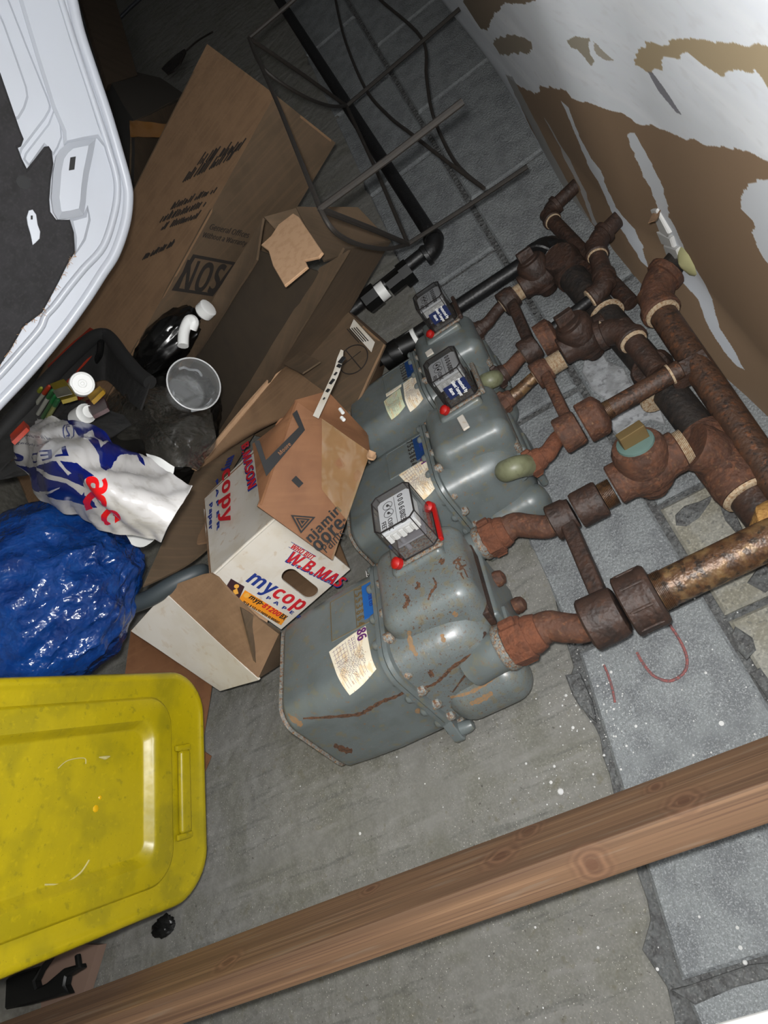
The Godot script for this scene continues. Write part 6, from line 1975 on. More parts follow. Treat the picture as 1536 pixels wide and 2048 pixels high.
	b.prism(PackedVector2Array([Vector2(-0.1073, 0.1570), Vector2(-0.0765, 0.1561), Vector2(-0.0559, 0.1384), Vector2(-0.0481, 0.1017), Vector2(-0.0415, 0.0710), Vector2(-0.0386, 0.0609), Vector2(-0.0430, 0.0518), Vector2(-0.0476, 0.0495), Vector2(-0.0445, 0.0361), Vector2(-0.0400, 0.0240), Vector2(-0.0274, 0.0377), Vector2(-0.0137, 0.0540), Vector2(-0.0078, 0.0552), Vector2(-0.0047, 0.0492), Vector2(-0.0048, 0.0333), Vector2(-0.0109, 0.0122), Vector2(-0.0163, -0.0141), Vector2(-0.0171, -0.0299), Vector2(-0.0105, -0.0402), Vector2(0.0077, -0.0393), Vector2(0.0110, -0.0561), Vector2(0.0089, -0.0836), Vector2(-0.0043, -0.1019), Vector2(-0.0174, -0.1236), Vector2(-0.0310, -0.1446), Vector2(-0.0462, -0.1676), Vector2(-0.0734, -0.1868), Vector2(-0.0957, -0.2193), Vector2(-0.1116, -0.2398), Vector2(-0.1806, -0.2991)]), f * Transform3D(Basis(), Vector3(0, 0, -0.002)), 0.008, 0.003)
	var felt := part(t, "felt_lining", b, M.felt, "dark grey felt lining with frayed edges")
	b = Mb.new()
	b.prism(PackedVector2Array([Vector2(-0.0456, -0.0302), Vector2(-0.0403, -0.0286), Vector2(-0.0367, -0.0349), Vector2(-0.0365, -0.0481), Vector2(-0.0345, -0.0572), Vector2(-0.0365, -0.0666), Vector2(-0.0424, -0.0722), Vector2(-0.0468, -0.0757), Vector2(-0.0475, -0.0617), Vector2(-0.0495, -0.0486), Vector2(-0.0495, -0.0395)]), f * Transform3D(Basis(), Vector3(0, 0, 0.006)), 0.0012, 0.0005)
	part(felt, "bare_patch", b, M.enamel, "bare white metal patch showing through", true)
	b = Mb.new()
	b.prism(PackedVector2Array([Vector2(-0.0440, -0.0366), Vector2(-0.0414, -0.0365), Vector2(-0.0421, -0.0417), Vector2(-0.0447, -0.0419)]), f * Transform3D(Basis(), Vector3(0, 0, 0.007)), 0.0008)
	part(felt, "hole", b, M.ink, "dark hole", true)
	b = Mb.new()
	b.lathe(f * Vector3(Vector2(-0.0470, 0.0057).x, Vector2(-0.0470, 0.0057).y, 0.0055), f.basis.z, [Vector2(0, 0.009), Vector2(0.001, 0.009)], 16)
	part(felt, "hole", b, M.ink, "dark hole", true)
	b = Mb.new()
	var rg := RandomNumberGenerator.new()
	rg.seed = 3
	var fr := [Vector2(0.0089, -0.0836), Vector2(-0.0043, -0.1019), Vector2(-0.0310, -0.1446), Vector2(-0.0462, -0.1676), Vector2(-0.0734, -0.1868), Vector2(-0.1116, -0.2398)]
	for i in 60:
		var k := rg.randf() * 4.99
		var a: Vector2 = fr[int(k)].lerp(fr[int(k) + 1], fmod(k, 1.0))
		var e := a + Vector2(rg.randf_range(-0.004, 0.006), rg.randf_range(-0.006, 0.002))
		b.tube([f * Vector3(a.x, a.y, 0.003), f * Vector3(e.x, e.y, 0.006)], 0.0004, 4)
	var fz := part(felt, "frayed_edge", b, M.card_tan, "", true)
	fz.set_meta("kind", "stuff")

func make_cage() -> void:
	var m := mat(layered(256, Color(0.115, 0.092, 0.07), [[0.05, "simplex", 611, 0.4, 0.8, Color(0.075, 0.062, 0.05), 0.8]]), 0.1, 0.7)
	var k1 := Vector3(-1.3501, 1.0980, 0.5200)
	var k2 := Vector3(-0.7706, 1.1151, 0.5400)
	var k3 := Vector3(-0.9689, 1.1565, 0.2800)
	var k4 := Vector3(-1.4846, 1.1630, 0.2600)
	var t := thing("plant_cage", "rusty wire plant cage of rods and hoops in front of the concrete wall", "wire cage", k2)
	for s in [[k1, Vector3(-1.3448, 1.2462, 0.5200), 0.0036, "rod"], [k2, Vector3(-0.7686, 1.3116, 0.5400), 0.0042, "rod"], [k3, Vector3(-0.9544, 1.3681, 0.2800), 0.0037, "rod"], [k4, Vector3(-1.5035, 1.4401, 0.2600), 0.0040, "rod"],
		[k1, k2, 0.0032, "side_wire"], [k2, k3, 0.0040, "side_wire"], [k3, k4, 0.0036, "side_wire"], [k4, k1, 0.0036, "side_wire"]]:
		var b := Mb.new()
		b.tube([s[0], (s[0] + s[1]) / 2 + Vector3(0.002, 0.002, 0), s[1]], s[2], 8)
		part(t, s[3], b, m)
	for s in [[k1, Vector3(-1.2721, 1.0973, 0.5000), Vector3(-1.2814, 1.1193, 0.4300), Vector3(-1.3694, 1.1421, 0.3400), k4], [k2, Vector3(-0.7496, 1.1155, 0.5200), Vector3(-0.8022, 1.1191, 0.4500), Vector3(-0.8947, 1.1339, 0.3500), k3],
		[Vector3(-2.1196, 1.2657, 0.2200), Vector3(-2.0135, 1.2485, 0.2200), Vector3(-1.7881, 1.2224, 0.2300), Vector3(-1.5148, 1.2118, 0.2500), Vector3(-1.3461, 1.2258, 0.2650), Vector3(-1.2255, 1.2448, 0.2800), Vector3(-1.0953, 1.2717, 0.2800), Vector3(-0.9789, 1.2995, 0.2750)],
		[Vector3(-1.9313, 1.3183, 0.2600), Vector3(-1.7566, 1.3304, 0.2600), Vector3(-1.5189, 1.3545, 0.2550), Vector3(-1.3950, 1.3213, 0.2500), Vector3(-1.2714, 1.2943, 0.2500), Vector3(-1.1038, 1.2844, 0.2600), Vector3(-0.9789, 1.2995, 0.2750)]]:
		var b := Mb.new()
		b.tube(smooth_path(s, 6), 0.0032, 8)
		part(t, "hoop", b, m)

func make_specks() -> void:
	var wall := get_node("wall_back")
	var rg := RandomNumberGenerator.new()
	rg.seed = 12
	var b := Mb.new()
	for k in [[Vector2(-0.2427, 1.0778), 0.035, 130], [Vector2(-0.3047, 1.0721), 0.03, 40], [Vector2(-0.1889, 1.2083), 0.07, 90], [Vector2(-0.1866, 0.9885), 0.05, 40], [Vector2(-0.2870, 1.1620), 0.09, 60], [Vector2(-0.2510, 0.9855), 0.10, 60], [Vector2(-0.4266, 1.1438), 0.05, 25], [Vector2(-0.1478, 0.8480), 0.2, 40], [Vector2(0.0143, 0.9407), 0.12, 40]]:
		for i in k[2]:
			var o: Vector2 = k[0] + Vector2(rg.randfn(0, k[1]), rg.randfn(0, k[1] * 0.8))
			var r := 0.0007 * exp(rg.randfn(0, 0.55))
			var z := 0.0 if o.y < 1.04 + clampf(0.058 - o.x, 0, 0.36) * 0.14 else 0.0018
			b.lathe(Vector3(o.x, o.y, z), Vector3.BACK, [Vector2(0, r), Vector2(0.0004, r * 0.6)], 6, rg.randf())
	for q in [[Vector2(-0.1822, 1.2132), 0.0042], [Vector2(-0.1788, 0.9858), 0.0045], [Vector2(0.0225, 1.1205), 0.0025], [Vector2(0.0408, 1.1139), 0.003], [Vector2(0.0548, 1.1112), 0.0028]]:
		b.lathe(Vector3(q[0].x, q[0].y, 0.0005), Vector3.BACK, [Vector2(0, q[1]), Vector2(0.0014, q[1] * 0.7)], 9)
	var o := part(wall, "paint_speck", b, M.white_wall, "white paint spatter")
	o.set_meta("kind", "stuff")

func make_far_things() -> void:
	# behind the leaning carton, at the far end
	var b := Mb.new()
	b.card(Vector3(-3.8245, 0.3658, 0.2500), Vector3(-3.8928, 0.4486, 0.1200), Vector3(-2.7635, 0.5597, 0.1600), Vector3(-2.4818, 0.5383, 0.2800), 0.02, 0.004, 0.002, 71, 6, 8)
	solo("brown_board", b, M.card_dark, "dim brown board leaning at the far end behind the white panel", "board")
	var t := thing("storage_carton", "dim closed carton behind the leaning tall carton, its front corner taped", "carton", Vector3(-2.2501, 0.5626, 0.1500))
	b = Mb.new()
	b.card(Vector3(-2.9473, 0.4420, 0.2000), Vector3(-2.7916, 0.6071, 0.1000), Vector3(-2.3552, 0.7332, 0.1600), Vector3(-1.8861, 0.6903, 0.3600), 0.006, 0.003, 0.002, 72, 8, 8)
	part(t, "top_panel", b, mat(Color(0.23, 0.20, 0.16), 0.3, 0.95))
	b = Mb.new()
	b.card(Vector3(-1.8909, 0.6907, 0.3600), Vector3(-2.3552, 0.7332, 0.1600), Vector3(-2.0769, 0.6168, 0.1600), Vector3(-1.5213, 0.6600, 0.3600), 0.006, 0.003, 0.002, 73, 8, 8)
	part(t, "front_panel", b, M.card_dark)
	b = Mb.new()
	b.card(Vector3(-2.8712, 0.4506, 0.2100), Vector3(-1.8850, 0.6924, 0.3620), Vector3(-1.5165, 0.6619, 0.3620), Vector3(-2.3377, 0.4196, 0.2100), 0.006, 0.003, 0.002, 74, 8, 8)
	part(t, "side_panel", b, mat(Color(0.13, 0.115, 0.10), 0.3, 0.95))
	b = Mb.new()
	b.card(Vector3(-1.8775, 0.6908, 0.3720), Vector3(-1.7087, 0.7991, 0.3720), Vector3(-1.6780, 0.7744, 0.3720), Vector3(-1.7879, 0.6915, 0.3720), 0.0004, 0.001, 0.005, 75, 10, 6)
	part(t, "packing_tape", b, clear_mat(Color(0.72, 0.5, 0.25, 0.45), 0.15), "shiny brown packing tape")
	# scraper lying on the wall ledge
	t = thing("paint_scraper", "thin dark scraper with a wire handle against the wall above the tall carton's top", "scraper", Vector3(-2.9987, 0.6203, 0.0300))
	b = Mb.new()
	b.prism(PackedVector2Array([Vector2(-3.0487, 0.5741), Vector2(-3.0564, 0.6035), Vector2(-3.0549, 0.6497), Vector2(-3.0417, 0.6914), Vector2(-3.0123, 0.6928), Vector2(-2.9602, 0.6587), Vector2(-2.9522, 0.6276), Vector2(-2.9660, 0.5963)]), Transform3D(Basis(), Vector3(0, 0, 0.03)), 0.006, 0.001)
	part(t, "blade", b, M.old_iron)
	b = Mb.new()
	b.tube(smooth_path([Vector3(-3.0210, 0.6917, 0.0330), Vector3(-2.9962, 0.7550, 0.0400), Vector3(-2.9008, 0.8321, 0.0600)], 4), 0.003, 8)
	part(t, "wire_handle", b, M.old_iron)
	b = Mb.new()
	b.tube([Vector3(-3.8030, 0.4000, 0.0500), Vector3(-3.8081, 0.4812, 0.0500), Vector3(-3.7946, 0.5961, 0.0500)], 0.008, 10)
	solo("metal_rod", b, plain(Color(0.30, 0.31, 0.33), 0.4, 0.6), "dull steel rod upright against the wall at the top edge of the photo", "rod")

func make_bags() -> void:
	# ---- white, blue and red shopping bag ----
	var im := layered(1024, Color(0.66, 0.65, 0.64), [[0.01, "simplex", 621, 0.5, 0.85, Color(0.60, 0.585, 0.57), 0.7]])
	var navy := Color(0.035, 0.09, 0.36)
	var red := Color(0.76, 0.06, 0.08)
	var pale := Color(0.66, 0.65, 0.64)
	# blue printed areas
	paint(im, [Vector2(0.090, 1.000), Vector2(0.120, 1.000), Vector2(0.170, 0.883), Vector2(0.270, 0.633), Vector2(0.310, 0.567), Vector2(0.360, 0.483), Vector2(0.400, 0.483), Vector2(0.470, 0.500), Vector2(0.450, 0.583), Vector2(0.450, 0.700), Vector2(0.500, 0.767), Vector2(0.560, 0.783), Vector2(0.600, 0.800), Vector2(0.540, 0.833), Vector2(0.430, 0.867), Vector2(0.370, 0.867), Vector2(0.290, 0.933), Vector2(0.210, 0.967), Vector2(0.130, 1.000)], navy, 8.0, 21, 1.0, 0.02)
	paint(im, [Vector2(0.180, 0.000), Vector2(0.210, 0.000), Vector2(0.360, 0.000), Vector2(0.500, 0.000), Vector2(0.610, 0.000), Vector2(0.680, 0.067), Vector2(0.700, 0.100), Vector2(0.660, 0.100), Vector2(0.640, 0.067), Vector2(0.540, 0.183), Vector2(0.520, 0.267), Vector2(0.500, 0.367), Vector2(0.470, 0.333), Vector2(0.440, 0.283), Vector2(0.380, 0.250), Vector2(0.310, 0.200), Vector2(0.250, 0.133)], navy, 8.0, 22, 1.0, 0.02)
	for l in [[Vector2(0.210, 0.767), Vector2(0.290, 0.717), Vector2(0.380, 0.700), Vector2(0.480, 0.733), Vector2(0.490, 0.767), Vector2(0.390, 0.733), Vector2(0.300, 0.750), Vector2(0.220, 0.783)], [Vector2(0.280, 0.567), Vector2(0.290, 0.550), Vector2(0.370, 0.633), Vector2(0.370, 0.667)], [Vector2(0.320, 0.150), Vector2(0.360, 0.067), Vector2(0.430, 0.183), Vector2(0.490, 0.000), Vector2(0.500, 0.000), Vector2(0.430, 0.233), Vector2(0.360, 0.133), Vector2(0.330, 0.200)], [Vector2(0.300, 0.917), Vector2(0.380, 0.767), Vector2(0.380, 0.783), Vector2(0.320, 0.933)]]:
		paint(im, l, pale, 3.0, 23, 1.0, 0.03)
	print_into(im, "LED C", Vector2(0.320, 0.483), Vector2(0.090, 1.000), Vector2(0.280, 0.417) - Vector2(0.320, 0.483), navy)
	print_into(im, "the corner of this bag", Vector2(0.200, 0.500), Vector2(0.060, 0.783), Vector2(0.190, 0.450) - Vector2(0.200, 0.500), Color(0.33, 0.33, 0.38))
	print_into(im, "and it will decompose", Vector2(0.170, 0.400), Vector2(0.000, 0.667), Vector2(0.150, 0.350) - Vector2(0.170, 0.400), Color(0.33, 0.33, 0.38))
	for k in 24:
		var a := TAU * k / 24.0
		var a2 := TAU * (k + 1) / 24.0
		var o := Vector2(0.240, 0.200)
		var ex := Vector2(0.270, 0.167) - o
		var ey := Vector2(0.250, 0.283) - o
		paint(im, [o + ex * cos(a) + ey * sin(a), o + ex * cos(a2) + ey * sin(a2), o + (ex * cos(a2) + ey * sin(a2)) * 0.78, o + (ex * cos(a) + ey * sin(a)) * 0.78], Color(0.2, 0.23, 0.4))
	print_into(im, "2", Vector2(0.250, 0.217), Vector2(0.230, 0.250), Vector2(0.240, 0.133) - Vector2(0.250, 0.217), Color(0.2, 0.23, 0.4))
	for k in 3:
		var o := Vector2(0.0025, 0.004) * (k - 1)
		print_into(im, "a", Vector2(0.440, 0.567) + o, Vector2(0.510, 0.733) + o, Vector2(0.530, 0.417) - Vector2(0.440, 0.567), red)
		print_into(im, "c", Vector2(0.490, 0.767) + o, Vector2(0.560, 0.867) + o, Vector2(0.580, 0.600) - Vector2(0.490, 0.767), red)
		print_into(im, "e", Vector2(0.630, 0.833) + o, Vector2(0.710, 0.933) + o, Vector2(0.690, 0.683) - Vector2(0.630, 0.833), red)
	var m := StandardMaterial3D.new()
	m.albedo_texture = tex(im)
	m.roughness = 0.22
	m.backlight = Color(0.12, 0.12, 0.12)
	var net := [[Vector3(-0.8983, 0.5339, 0.4800), Vector3(-0.8391, 0.5533, 0.5100), Vector3(-0.8527, 0.5140, 0.5000), Vector3(-0.9157, 0.4329, 0.4600)], [Vector3(-0.8364, 0.6050, 0.4900), Vector3(-0.7541, 0.6357, 0.5300), Vector3(-0.7341, 0.6060, 0.5300), Vector3(-0.8070, 0.4926, 0.4700)], [Vector3(-0.7884, 0.6545, 0.4800), Vector3(-0.6721, 0.7063, 0.5400), Vector3(-0.6386, 0.6775, 0.5500), Vector3(-0.7194, 0.5443, 0.4700)], [Vector3(-0.7317, 0.6986, 0.4700), Vector3(-0.6197, 0.7422, 0.5300), Vector3(-0.5894, 0.7182, 0.5400), Vector3(-0.6607, 0.6022, 0.4700)], [Vector3(-0.6877, 0.7329, 0.4600), Vector3(-0.5968, 0.7574, 0.5100), Vector3(-0.5649, 0.7369, 0.5200), Vector3(-0.6062, 0.6500, 0.4700)], [Vector3(-0.6350, 0.7738, 0.4600), Vector3(-0.5742, 0.7783, 0.4900), Vector3(-0.5492, 0.7493, 0.4900), Vector3(-0.5641, 0.6939, 0.4700)], [Vector3(-0.5871, 0.8079, 0.4600), Vector3(-0.5589, 0.7982, 0.4700), Vector3(-0.5387, 0.7776, 0.4700), Vector3(-0.5296, 0.7465, 0.4600)]]
	var g := cloth(net, 10, 0.013, 31, 5.5)
	var b := Mb.new()
	b.sheet(g, 0.0012)
	var t := thing("shopping_bag", "crumpled white shopping bag with blue printing and red letters beside the blue bag", "plastic bag", net[3][2])
	part(t, "bag_sheet", b, m, "", false, 60.0)
	b = Mb.new()
	b.sheet(cloth([[Vector3(-0.7828, 0.6665, 0.3850), Vector3(-0.7514, 0.6743, 0.3850), Vector3(-0.7259, 0.6824, 0.3850)], [Vector3(-0.7588, 0.6908, 0.3800), Vector3(-0.7364, 0.6937, 0.3800), Vector3(-0.7068, 0.7008, 0.3800)], [Vector3(-0.7362, 0.7073, 0.3700), Vector3(-0.7244, 0.7039, 0.3700), Vector3(-0.7078, 0.6960, 0.3700)]], 5, 0.006, 32, 12.0), 0.0008)
	b.sheet(cloth([[Vector3(-0.6954, 0.5912, 0.3850), Vector3(-0.6650, 0.6106, 0.3850), Vector3(-0.6332, 0.6259, 0.3850)], [Vector3(-0.7073, 0.6076, 0.3800), Vector3(-0.6601, 0.6305, 0.3800), Vector3(-0.6202, 0.6416, 0.3800)], [Vector3(-0.6826, 0.6322, 0.3800), Vector3(-0.6501, 0.6551, 0.3800), Vector3(-0.6235, 0.6695, 0.3800)]], 5, 0.006, 33, 12.0), 0.0008)
	part(t, "bag_corner", b, M.white_plastic)

	# ---- blue bag ----
	var bm := StandardMaterial3D.new()
	bm.albedo_texture = tex(layered(512, Color(0.055, 0.20, 0.43), [[0.008, "simplex", 631, 0.4, 0.8, Color(0.03, 0.12, 0.31), 0.8], [0.03, "ridge", 632, 0.80, 0.95, Color(0.20, 0.37, 0.58), 0.5], [0.02, "simplex", 633, 0.6, 0.9, Color(0.10, 0.26, 0.48), 0.6]]))
	bm.uv1_triplanar = true
	bm.uv1_scale = Vector3.ONE / 0.3
	bm.roughness = 0.15
	bm.normal_enabled = true
	bm.normal_texture = ridges(0.016, 62, 9.0)
	bm.normal_scale = 0.8
	b = blob(Vector3(-0.6542, 0.4048, 0.3600), Basis(Vector3(0.165, 0, 0.02), Vector3(0, 0.17, 0), Vector3(0.0, 0.0, 0.13)), 0.105, 0.8, 41, 150, 100)
	solo("blue_bag", b, bm, "stuffed glossy blue plastic bag above the yellow lid", "plastic bag", "", 60.0)

	# ---- clear grey bag and black bag ----
	var cm := clear_mat(Color(0.25, 0.24, 0.22, 0.42), 0.15)
	cm.normal_enabled = true
	cm.normal_texture = ridges(0.014, 63, 9.0)
	cm.uv1_triplanar = true
	cm.uv1_scale = Vector3.ONE / 0.25
	b = Mb.new()
	b.sheet(cloth([[Vector3(-1.1797, 0.4706, 0.2700), Vector3(-1.0927, 0.4685, 0.2900), Vector3(-0.9649, 0.5328, 0.3100), Vector3(-0.9047, 0.5746, 0.3000)], [Vector3(-1.0860, 0.5863, 0.3100), Vector3(-0.9349, 0.6291, 0.3600), Vector3(-0.8516, 0.6458, 0.3600), Vector3(-0.8200, 0.6457, 0.3300)], [Vector3(-0.9824, 0.6660, 0.3100), Vector3(-0.8661, 0.6989, 0.3500), Vector3(-0.7976, 0.7065, 0.3600), Vector3(-0.7871, 0.6788, 0.3200)], [Vector3(-0.9400, 0.7183, 0.2700), Vector3(-0.8612, 0.7305, 0.2900), Vector3(-0.8343, 0.7116, 0.2800), Vector3(-0.8721, 0.6317, 0.2200)]], 10, 0.028, 34, 3.6), 0.001)
	solo("film_bag", b, cm, "dusty see-through grey plastic bag under the clear deli cup", "plastic bag", "", 60.0)
	b = blob(Vector3(-1.0534, 0.5396, 0.1900), Basis(Vector3(0.13, 0, 0), Vector3(0, 0.13, 0), Vector3(0, 0, 0.09)), 0.16, 0.7, 42, 70, 50)
	var blk := plain(Color(0.035, 0.034, 0.033), 0.25)
	solo("rubbish_bag", b, plain(Color(0.07, 0.066, 0.06), 0.3), "dark rubbish bag lying below the see-through grey bag", "plastic bag", "", 60.0)
	b = blob(Vector3(-1.1683, 0.6355, 0.2700), Basis(Vector3(0.045, 0.02, 0), Vector3(-0.03, 0.085, 0), Vector3(0, 0, 0.04)), 0.16, 1.0, 43, 60, 40)
	solo("black_bag", b, blk, "shiny black bag squeezed between the two tall cartons", "plastic bag", "", 60.0)
	# white bottle by it
	t = thing("white_bottle", "white plastic bottle handle showing between the two tall cartons", "bottle", Vector3(-1.2467, 0.6359, 0.2000))
	b = Mb.new()
	b.tube(smooth_path([Vector3(-1.0297, 0.7279, 0.3350), Vector3(-1.0550, 0.7383, 0.3400), Vector3(-1.0748, 0.7529, 0.3400), Vector3(-1.0704, 0.7584, 0.3350), Vector3(-1.0643, 0.7480, 0.3300)], 5), 0.010, 10)
	part(t, "handle", b, M.white_plastic)
	b = Mb.new()
	b.lathe(Vector3(-1.1310, 0.7547, 0.3000), Vector3(0.1, 1, 0.2), [Vector2(0, 0.014), Vector2(0.004, 0.018), Vector2(0.02, 0.018), Vector2(0.022, 0.014)], 14)
	part(t, "cap", b, M.white_plastic)

	# ---- deli cup ----
	t = thing("deli_cup", "empty clear deli cup tipped towards the viewer on the grey film bag", "cup", Vector3(-0.9405, 0.7134, 0.3000))
	b = Mb.new()
	var ca := Vector3(-0.8864, 0.7587, 0.3600)
	var cd := (Vector3(0, 1.25, 1.0) - ca).normalized() * 0.75 + Vector3(-0.25, 0.75, 0.0) * 0.5
	cd = cd.normalized()
	b.lathe(ca, cd, [Vector2(-0.050, 0.002), Vector2(-0.050, 0.031), Vector2(-0.047, 0.034), Vector2(-0.004, 0.040), Vector2(-0.002, 0.0435), Vector2(0.001, 0.0445), Vector2(0.003, 0.0435), Vector2(0.003, 0.0415), Vector2(-0.002, 0.0395), Vector2(-0.046, 0.0325), Vector2(-0.0485, 0.030), Vector2(-0.0485, 0.002)], 36)
	part(t, "cup_body", b, clear_mat(Color(0.75, 0.76, 0.76, 0.09), 0.05))
	b = Mb.new()
	var rim := []
	var cx := cd.cross(UP).normalized()
	var cyv := cx.cross(cd)
	for i in 41:
		var a := TAU * i / 40.0
		rim.append(ca + cd * 0.001 + (cx * cos(a) + cyv * sin(a)) * 0.0438)
	b.tube(rim, 0.0012, 8)
	part(t, "rim", b, clear_mat(Color(0.85, 0.85, 0.85, 0.55), 0.1))
	for s in [[0.2, 1.3, -0.03, 0.0370], [2.6, 3.7, -0.02, 0.0385], [4.4, 5.4, -0.046, 0.022]]:
		var arc := []
		for i in 9:
			var a: float = lerpf(s[0], s[1], i / 8.0)
			arc.append(ca + cd * (s[2] + 0.004 * sin(i * 1.3)) + (cx * cos(a) + cyv * sin(a)) * s[3])
		b = Mb.new()
		b.tube(smooth_path(arc, 2), 0.0022, 6)
		part(t, "residue", b, plain(Color(0.50, 0.51, 0.52), 0.6), "dried white residue")

func make_tote() -> void:
	# black fabric basket with its rim standing open
	var fab := mat(layered(256, Color(0.10, 0.095, 0.09), [[0.03, "simplex", 641, 0.4, 0.8, Color(0.06, 0.058, 0.055), 0.8], [0.3, "grain", 642, 0.5, 0.9, Color(0.15, 0.145, 0.14), 0.5]]), 0.2, 0.85, 0.0, bumps(0.02, 64, 8.0), 0.6)
	var t := thing("fabric_basket", "open black fabric basket full of small things, behind the white shopping bag", "basket", Vector3(-1.1834, 0.3021, 0.2500))
	var p := [Vector3(-0.8693, 0.4440, 0.5000), Vector3(-0.9063, 0.4872, 0.4900), Vector3(-0.9698, 0.5363, 0.4700), Vector3(-1.0416, 0.5595, 0.4400), Vector3(-1.1227, 0.5769, 0.4000), Vector3(-1.1322, 0.5937, 0.3800), Vector3(-1.0580, 0.6230, 0.3750), Vector3(-0.9932, 0.6502, 0.3700), Vector3(-0.9546, 0.6716, 0.3650)]
	var lo := [Vector3(-0.7937, 0.4634, 0.5000), Vector3(-0.8422, 0.5016, 0.4800), Vector3(-0.9126, 0.5178, 0.4400), Vector3(-0.9933, 0.5295, 0.4000), Vector3(-1.0860, 0.5106, 0.3500), Vector3(-1.1180, 0.5179, 0.3200), Vector3(-1.0651, 0.5494, 0.3200), Vector3(-0.9898, 0.5929, 0.3400), Vector3(-0.9007, 0.6490, 0.3700)]
	var g := []
	for i in 7:
		var row := []
		for k in p.size():
			row.append(p[k].lerp(lo[k], i / 6.0))
		g.append(PackedVector3Array(smooth_path(row, 4)))
	var b := Mb.new()
	b.sheet(g, 0.003)
	part(t, "basket_wall", b, fab)
	b = Mb.new()
	b.tube(smooth_path(p, 5), 0.0125, 10)
	part(t, "rim", b, plain(Color(0.05, 0.047, 0.045), 0.8))
	b = Mb.new()
	b.tube(smooth_path([Vector3(-1.1141, 0.5873, 0.3900), Vector3(-1.1127, 0.5589, 0.3700), Vector3(-1.1350, 0.5118, 0.3500), Vector3(-1.1402, 0.4791, 0.3400)], 5), 0.006, 8)
	part(t, "strap", b, M.black_plastic)
	b = Mb.new()
	b.card(lo[0], lo[3], Vector3(-0.9481, 0.5994, 0.3200), Vector3(-0.8355, 0.5178, 0.4200), 0.004, 0.0, 0.01, 81, 12, 12)
	part(t, "basket_floor", b, fab)
	# orange tub edge behind the basket
	b = Mb.new()
	b.card(Vector3(-1.1281, 0.4678, 0.4100), Vector3(-1.2934, 0.4920, 0.3300), Vector3(-1.1904, 0.5579, 0.3500), Vector3(-0.9590, 0.5417, 0.4500), 0.004, 0.01, 0.003, 82, 10, 6)
	solo("orange_tub", b, plain(Color(0.52, 0.15, 0.07), 0.5), "dark orange tub side showing behind the basket rim", "tub")
	# small things in the basket
	var th := thing("pill_bottle", "orange pill bottle with a round white cap in the black basket", "bottle", Vector3(-1.0251, 0.5171, 0.3700))
	var ca := Vector3(-0.9188, 0.6190, 0.4600)
	var cd := (Vector3(0.0, 1.25, 1.0) - ca).normalized() + Vector3(-0.1, 0.22, 0)
	cd = cd.normalized()
	b = Mb.new()
	b.lathe(ca, cd, [Vector2(-0.016, 0.016), Vector2(-0.014, 0.0195), Vector2(-0.002, 0.0195), Vector2(0.0, 0.0185), Vector2(0.0008, 0.016), Vector2(-0.0004, 0.015), Vector2(-0.0004, 0.007), Vector2(0.0006, 0.006), Vector2(0.0006, 0.003), Vector2(-0.0006, 0.002)], 30)
	part(th, "cap", b, M.white_plastic, "round white cap")
	b = Mb.new()
	b.lathe(ca - cd * 0.015, -cd, [Vector2(0, 0.014), Vector2(0.004, 0.0165), Vector2(0.055, 0.0165), Vector2(0.058, 0.014)], 24)
	part(th, "vial", b, plain(Color(0.78, 0.22, 0.04), 0.25), "orange vial")
	var pens := [[70, 812, 102, 768, Color(0.48, 0.15, 0.06), Color(0.50, 0.50, 0.46)], [80, 822, 108, 776, Color(0.10, 0.25, 0.12), Color(0.46, 0.46, 0.43)], [88, 828, 112, 786, Color(0.03, 0.28, 0.12), Color(0.16, 0.26, 0.14)], [62, 806, 84, 775, Color(0.40, 0.42, 0.10), Color(0.15, 0.16, 0.10)], [96, 832, 118, 795, Color(0.05, 0.22, 0.10), Color(0.35, 0.36, 0.20)]]
	var pp := [[Vector3(-0.9436, 0.5124, 0.4650), Vector3(-0.9126, 0.5876, 0.4950)], [Vector3(-0.9049, 0.5389, 0.4750), Vector3(-0.8880, 0.6024, 0.5000)], [Vector3(-0.8803, 0.5567, 0.4800), Vector3(-0.8628, 0.6158, 0.5050)], [Vector3(-0.9767, 0.4880, 0.4550), Vector3(-0.9409, 0.5554, 0.4850)], [Vector3(-0.8605, 0.5727, 0.4850), Vector3(-0.8487, 0.6214, 0.5050)]]
	var names := ["orange-capped marker pen at the edge of the fan of pens", "white-barrelled marker pen second in the fan of pens", "dark green marker pen with green cap in the fan", "olive marker pen at the left of the fan", "green marker pen nearest the white shopping bag"]
	for i in 5:
		th = thing("marker_pen", names[i], "pen", pp[i][0], "marker pens in the basket")
		var d: Vector3 = pp[i][1] - pp[i][0]
		b = Mb.new()
		b.lathe(pp[i][0], d, [Vector2(-0.01, 0.0015), Vector2(-0.01, 0.0034), Vector2(d.length() * 0.62, 0.0034), Vector2(d.length() * 0.62, 0.0015)], 12)
		part(th, "barrel", b, plain(pens[i][5], 0.45))
		b = Mb.new()
		b.lathe(pp[i][0] + d * 0.62, d, [Vector2(0, 0.0038), Vector2(d.length() * 0.30, 0.0036), Vector2(d.length() * 0.34, 0.002)], 12)
		part(th, "cap", b, plain(pens[i][4], 0.45))
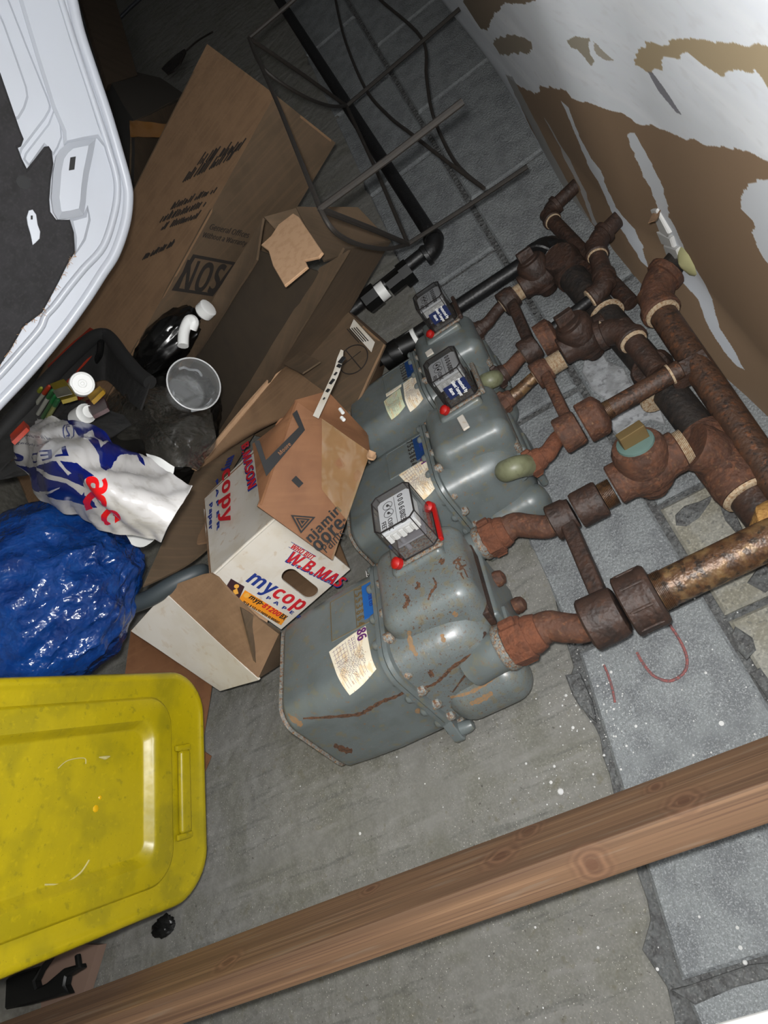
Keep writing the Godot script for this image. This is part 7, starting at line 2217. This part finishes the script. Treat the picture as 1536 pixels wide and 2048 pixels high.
	for s in [[Vector3(-0.9511, 0.5613, 0.4750), Vector3(-0.9369, 0.5946, 0.4750), Vector3(-0.8430, 0.6458, 0.4950), Vector3(-0.8421, 0.6258, 0.5050), Color(0.42, 0.36, 0.05), "seed_packet", "yellow and grey paper packet left of the white-capped bottle", "packet"],
		[Vector3(-0.8245, 0.6699, 0.4950), Vector3(-0.8339, 0.6904, 0.4900), Vector3(-0.8128, 0.7015, 0.4950), Vector3(-0.7927, 0.6881, 0.5050), Color(0.48, 0.36, 0.04), "yellow_ruler", "yellow stick right under the white cap", "ruler"],
		[Vector3(-0.8166, 0.5415, 0.5250), Vector3(-0.8410, 0.5576, 0.5150), Vector3(-0.8038, 0.5794, 0.5250), Vector3(-0.7806, 0.5621, 0.5350), Color(0.55, 0.15, 0.05), "orange_box", "orange scrap at the basket's near corner", "scrap"],
		[Vector3(-0.9175, 0.5950, 0.4350), Vector3(-0.9139, 0.6251, 0.4250), Vector3(-0.8323, 0.6660, 0.4550), Vector3(-0.8245, 0.6452, 0.4650), Color(0.20, 0.06, 0.07), "maroon_packet", "maroon packet below the white-capped bottle", "packet"]]:
		b = Mb.new()
		b.card(s[0], s[1], s[2], s[3], 0.006, 0.003, 0.002, 83, 8, 8)
		var nd := solo(s[5], b, plain(s[4], 0.5), s[6], s[7])
		if s[5] == "seed_packet":
			b = Mb.new()
			b.card(s[0].lerp(s[3], 0.55) + Vector3(0, 0, 0.006), s[1].lerp(s[2], 0.55) + Vector3(0, 0, 0.006), s[2] + Vector3(0, 0, 0.006), s[3] + Vector3(0, 0, 0.006), 0.001, 0.003, 0.002, 84, 6, 6)
			part(nd, "label", b, plain(Color(0.33, 0.32, 0.27), 0.5), "greyish half", true)
	th = thing("white_jar", "small white jar with a pink smudge above the shopping bag", "jar", Vector3(-0.8853, 0.5885, 0.4300))
	b = Mb.new()
	var jd := (Vector3(-0.8599, 0.6341, 0.4500) - Vector3(-0.8946, 0.5711, 0.4300)).normalized()
	b.lathe(Vector3(-0.8946, 0.5711, 0.4300), jd, [Vector2(0, 0.012), Vector2(0.002, 0.016), Vector2(0.038, 0.016), Vector2(0.042, 0.012), Vector2(0.050, 0.010)], 20)
	part(th, "jar_body", b, M.white_plastic)
	# black tool on a pinkish board behind the yellow lid
	b = Mb.new()
	b.card(Vector3(-0.3032, -0.1414, 0.0500), Vector3(-0.2214, 0.1332, 0.0300), Vector3(-0.1264, 0.0759, 0.0300), Vector3(-0.1687, -0.1680, 0.0500), 0.02, 0, 0.002, 85, 6, 6)
	solo("pinkish_board", b, mat(Color(0.47, 0.38, 0.33), 0.3, 0.9), "pinkish board against the wall below the yellow lid", "board")
	th = thing("clamp_tool", "black plastic hand clamp lying between the yellow lid and the stud", "tool", Vector3(-0.1904, 0.0788, 0.1000))
	b = Mb.new()
	var pz := 0.09
	b.prism(PackedVector2Array([Vector2(-0.1700, -0.0194), Vector2(-0.1924, -0.0237), Vector2(-0.2117, -0.0074), Vector2(-0.2148, 0.0278), Vector2(-0.2096, 0.0834), Vector2(-0.2159, 0.1015), Vector2(-0.2033, 0.0800), Vector2(-0.1919, 0.0682), Vector2(-0.1807, 0.0734), Vector2(-0.1816, 0.0961), Vector2(-0.1925, 0.1373), Vector2(-0.1895, 0.1744), Vector2(-0.1834, 0.1766), Vector2(-0.1792, 0.1431), Vector2(-0.1690, 0.1396), Vector2(-0.1552, 0.1488), Vector2(-0.1628, 0.0427)]), Transform3D(Basis(), Vector3(0, 0, pz)), 0.014, 0.003)
	part(th, "handle", b, M.black_plastic)
	b = Mb.new()
	b.rbox(frame(Vector3(-0.1945, 0.1692, 0.1000), Vector3(-0.1812, 0.1725, 0.1000) - Vector3(-0.2070, 0.1670, 0.1000), UP), Vector3(0.02, 0.008, 0.008), 0.002, 2)
	part(th, "trigger", b, M.black_plastic)
	b = blob(Vector3(-0.2118, 0.2684, 0.0120), Basis(Vector3(0.016, 0, 0), Vector3(0, 0.022, 0), Vector3(0, 0, 0.01)), 0.3, 2.0, 44, 24, 16)
	solo("tar_lump", b, M.black_plastic, "small black lump of tar stuck on the concrete beside the lid's lower corner", "lump", "", 60.0)
	# white casing at the right
	b = Mb.new()
	var wc := Vector3(0.0458, 1.1382, 0.4600)
	b.rbox(Transform3D(Basis(), Vector3(wc.x + 0.068, 0.74, 0.46)), Vector3(0.12, 1.47, 0.02), 0.006, 3)
	struct("trim_1", b, M.white_plastic, "white painted casing at the bottom right corner", "casing")

func _ready() -> void:
	make_light_and_camera()
	make_materials()
	make_room()
	make_stud()
	make_pipes()
	make_meters()
	make_boxes()
	make_lid()
	make_white_panel()
	make_cage()
	make_specks()
	make_far_things()
	make_bags()
	make_tote()
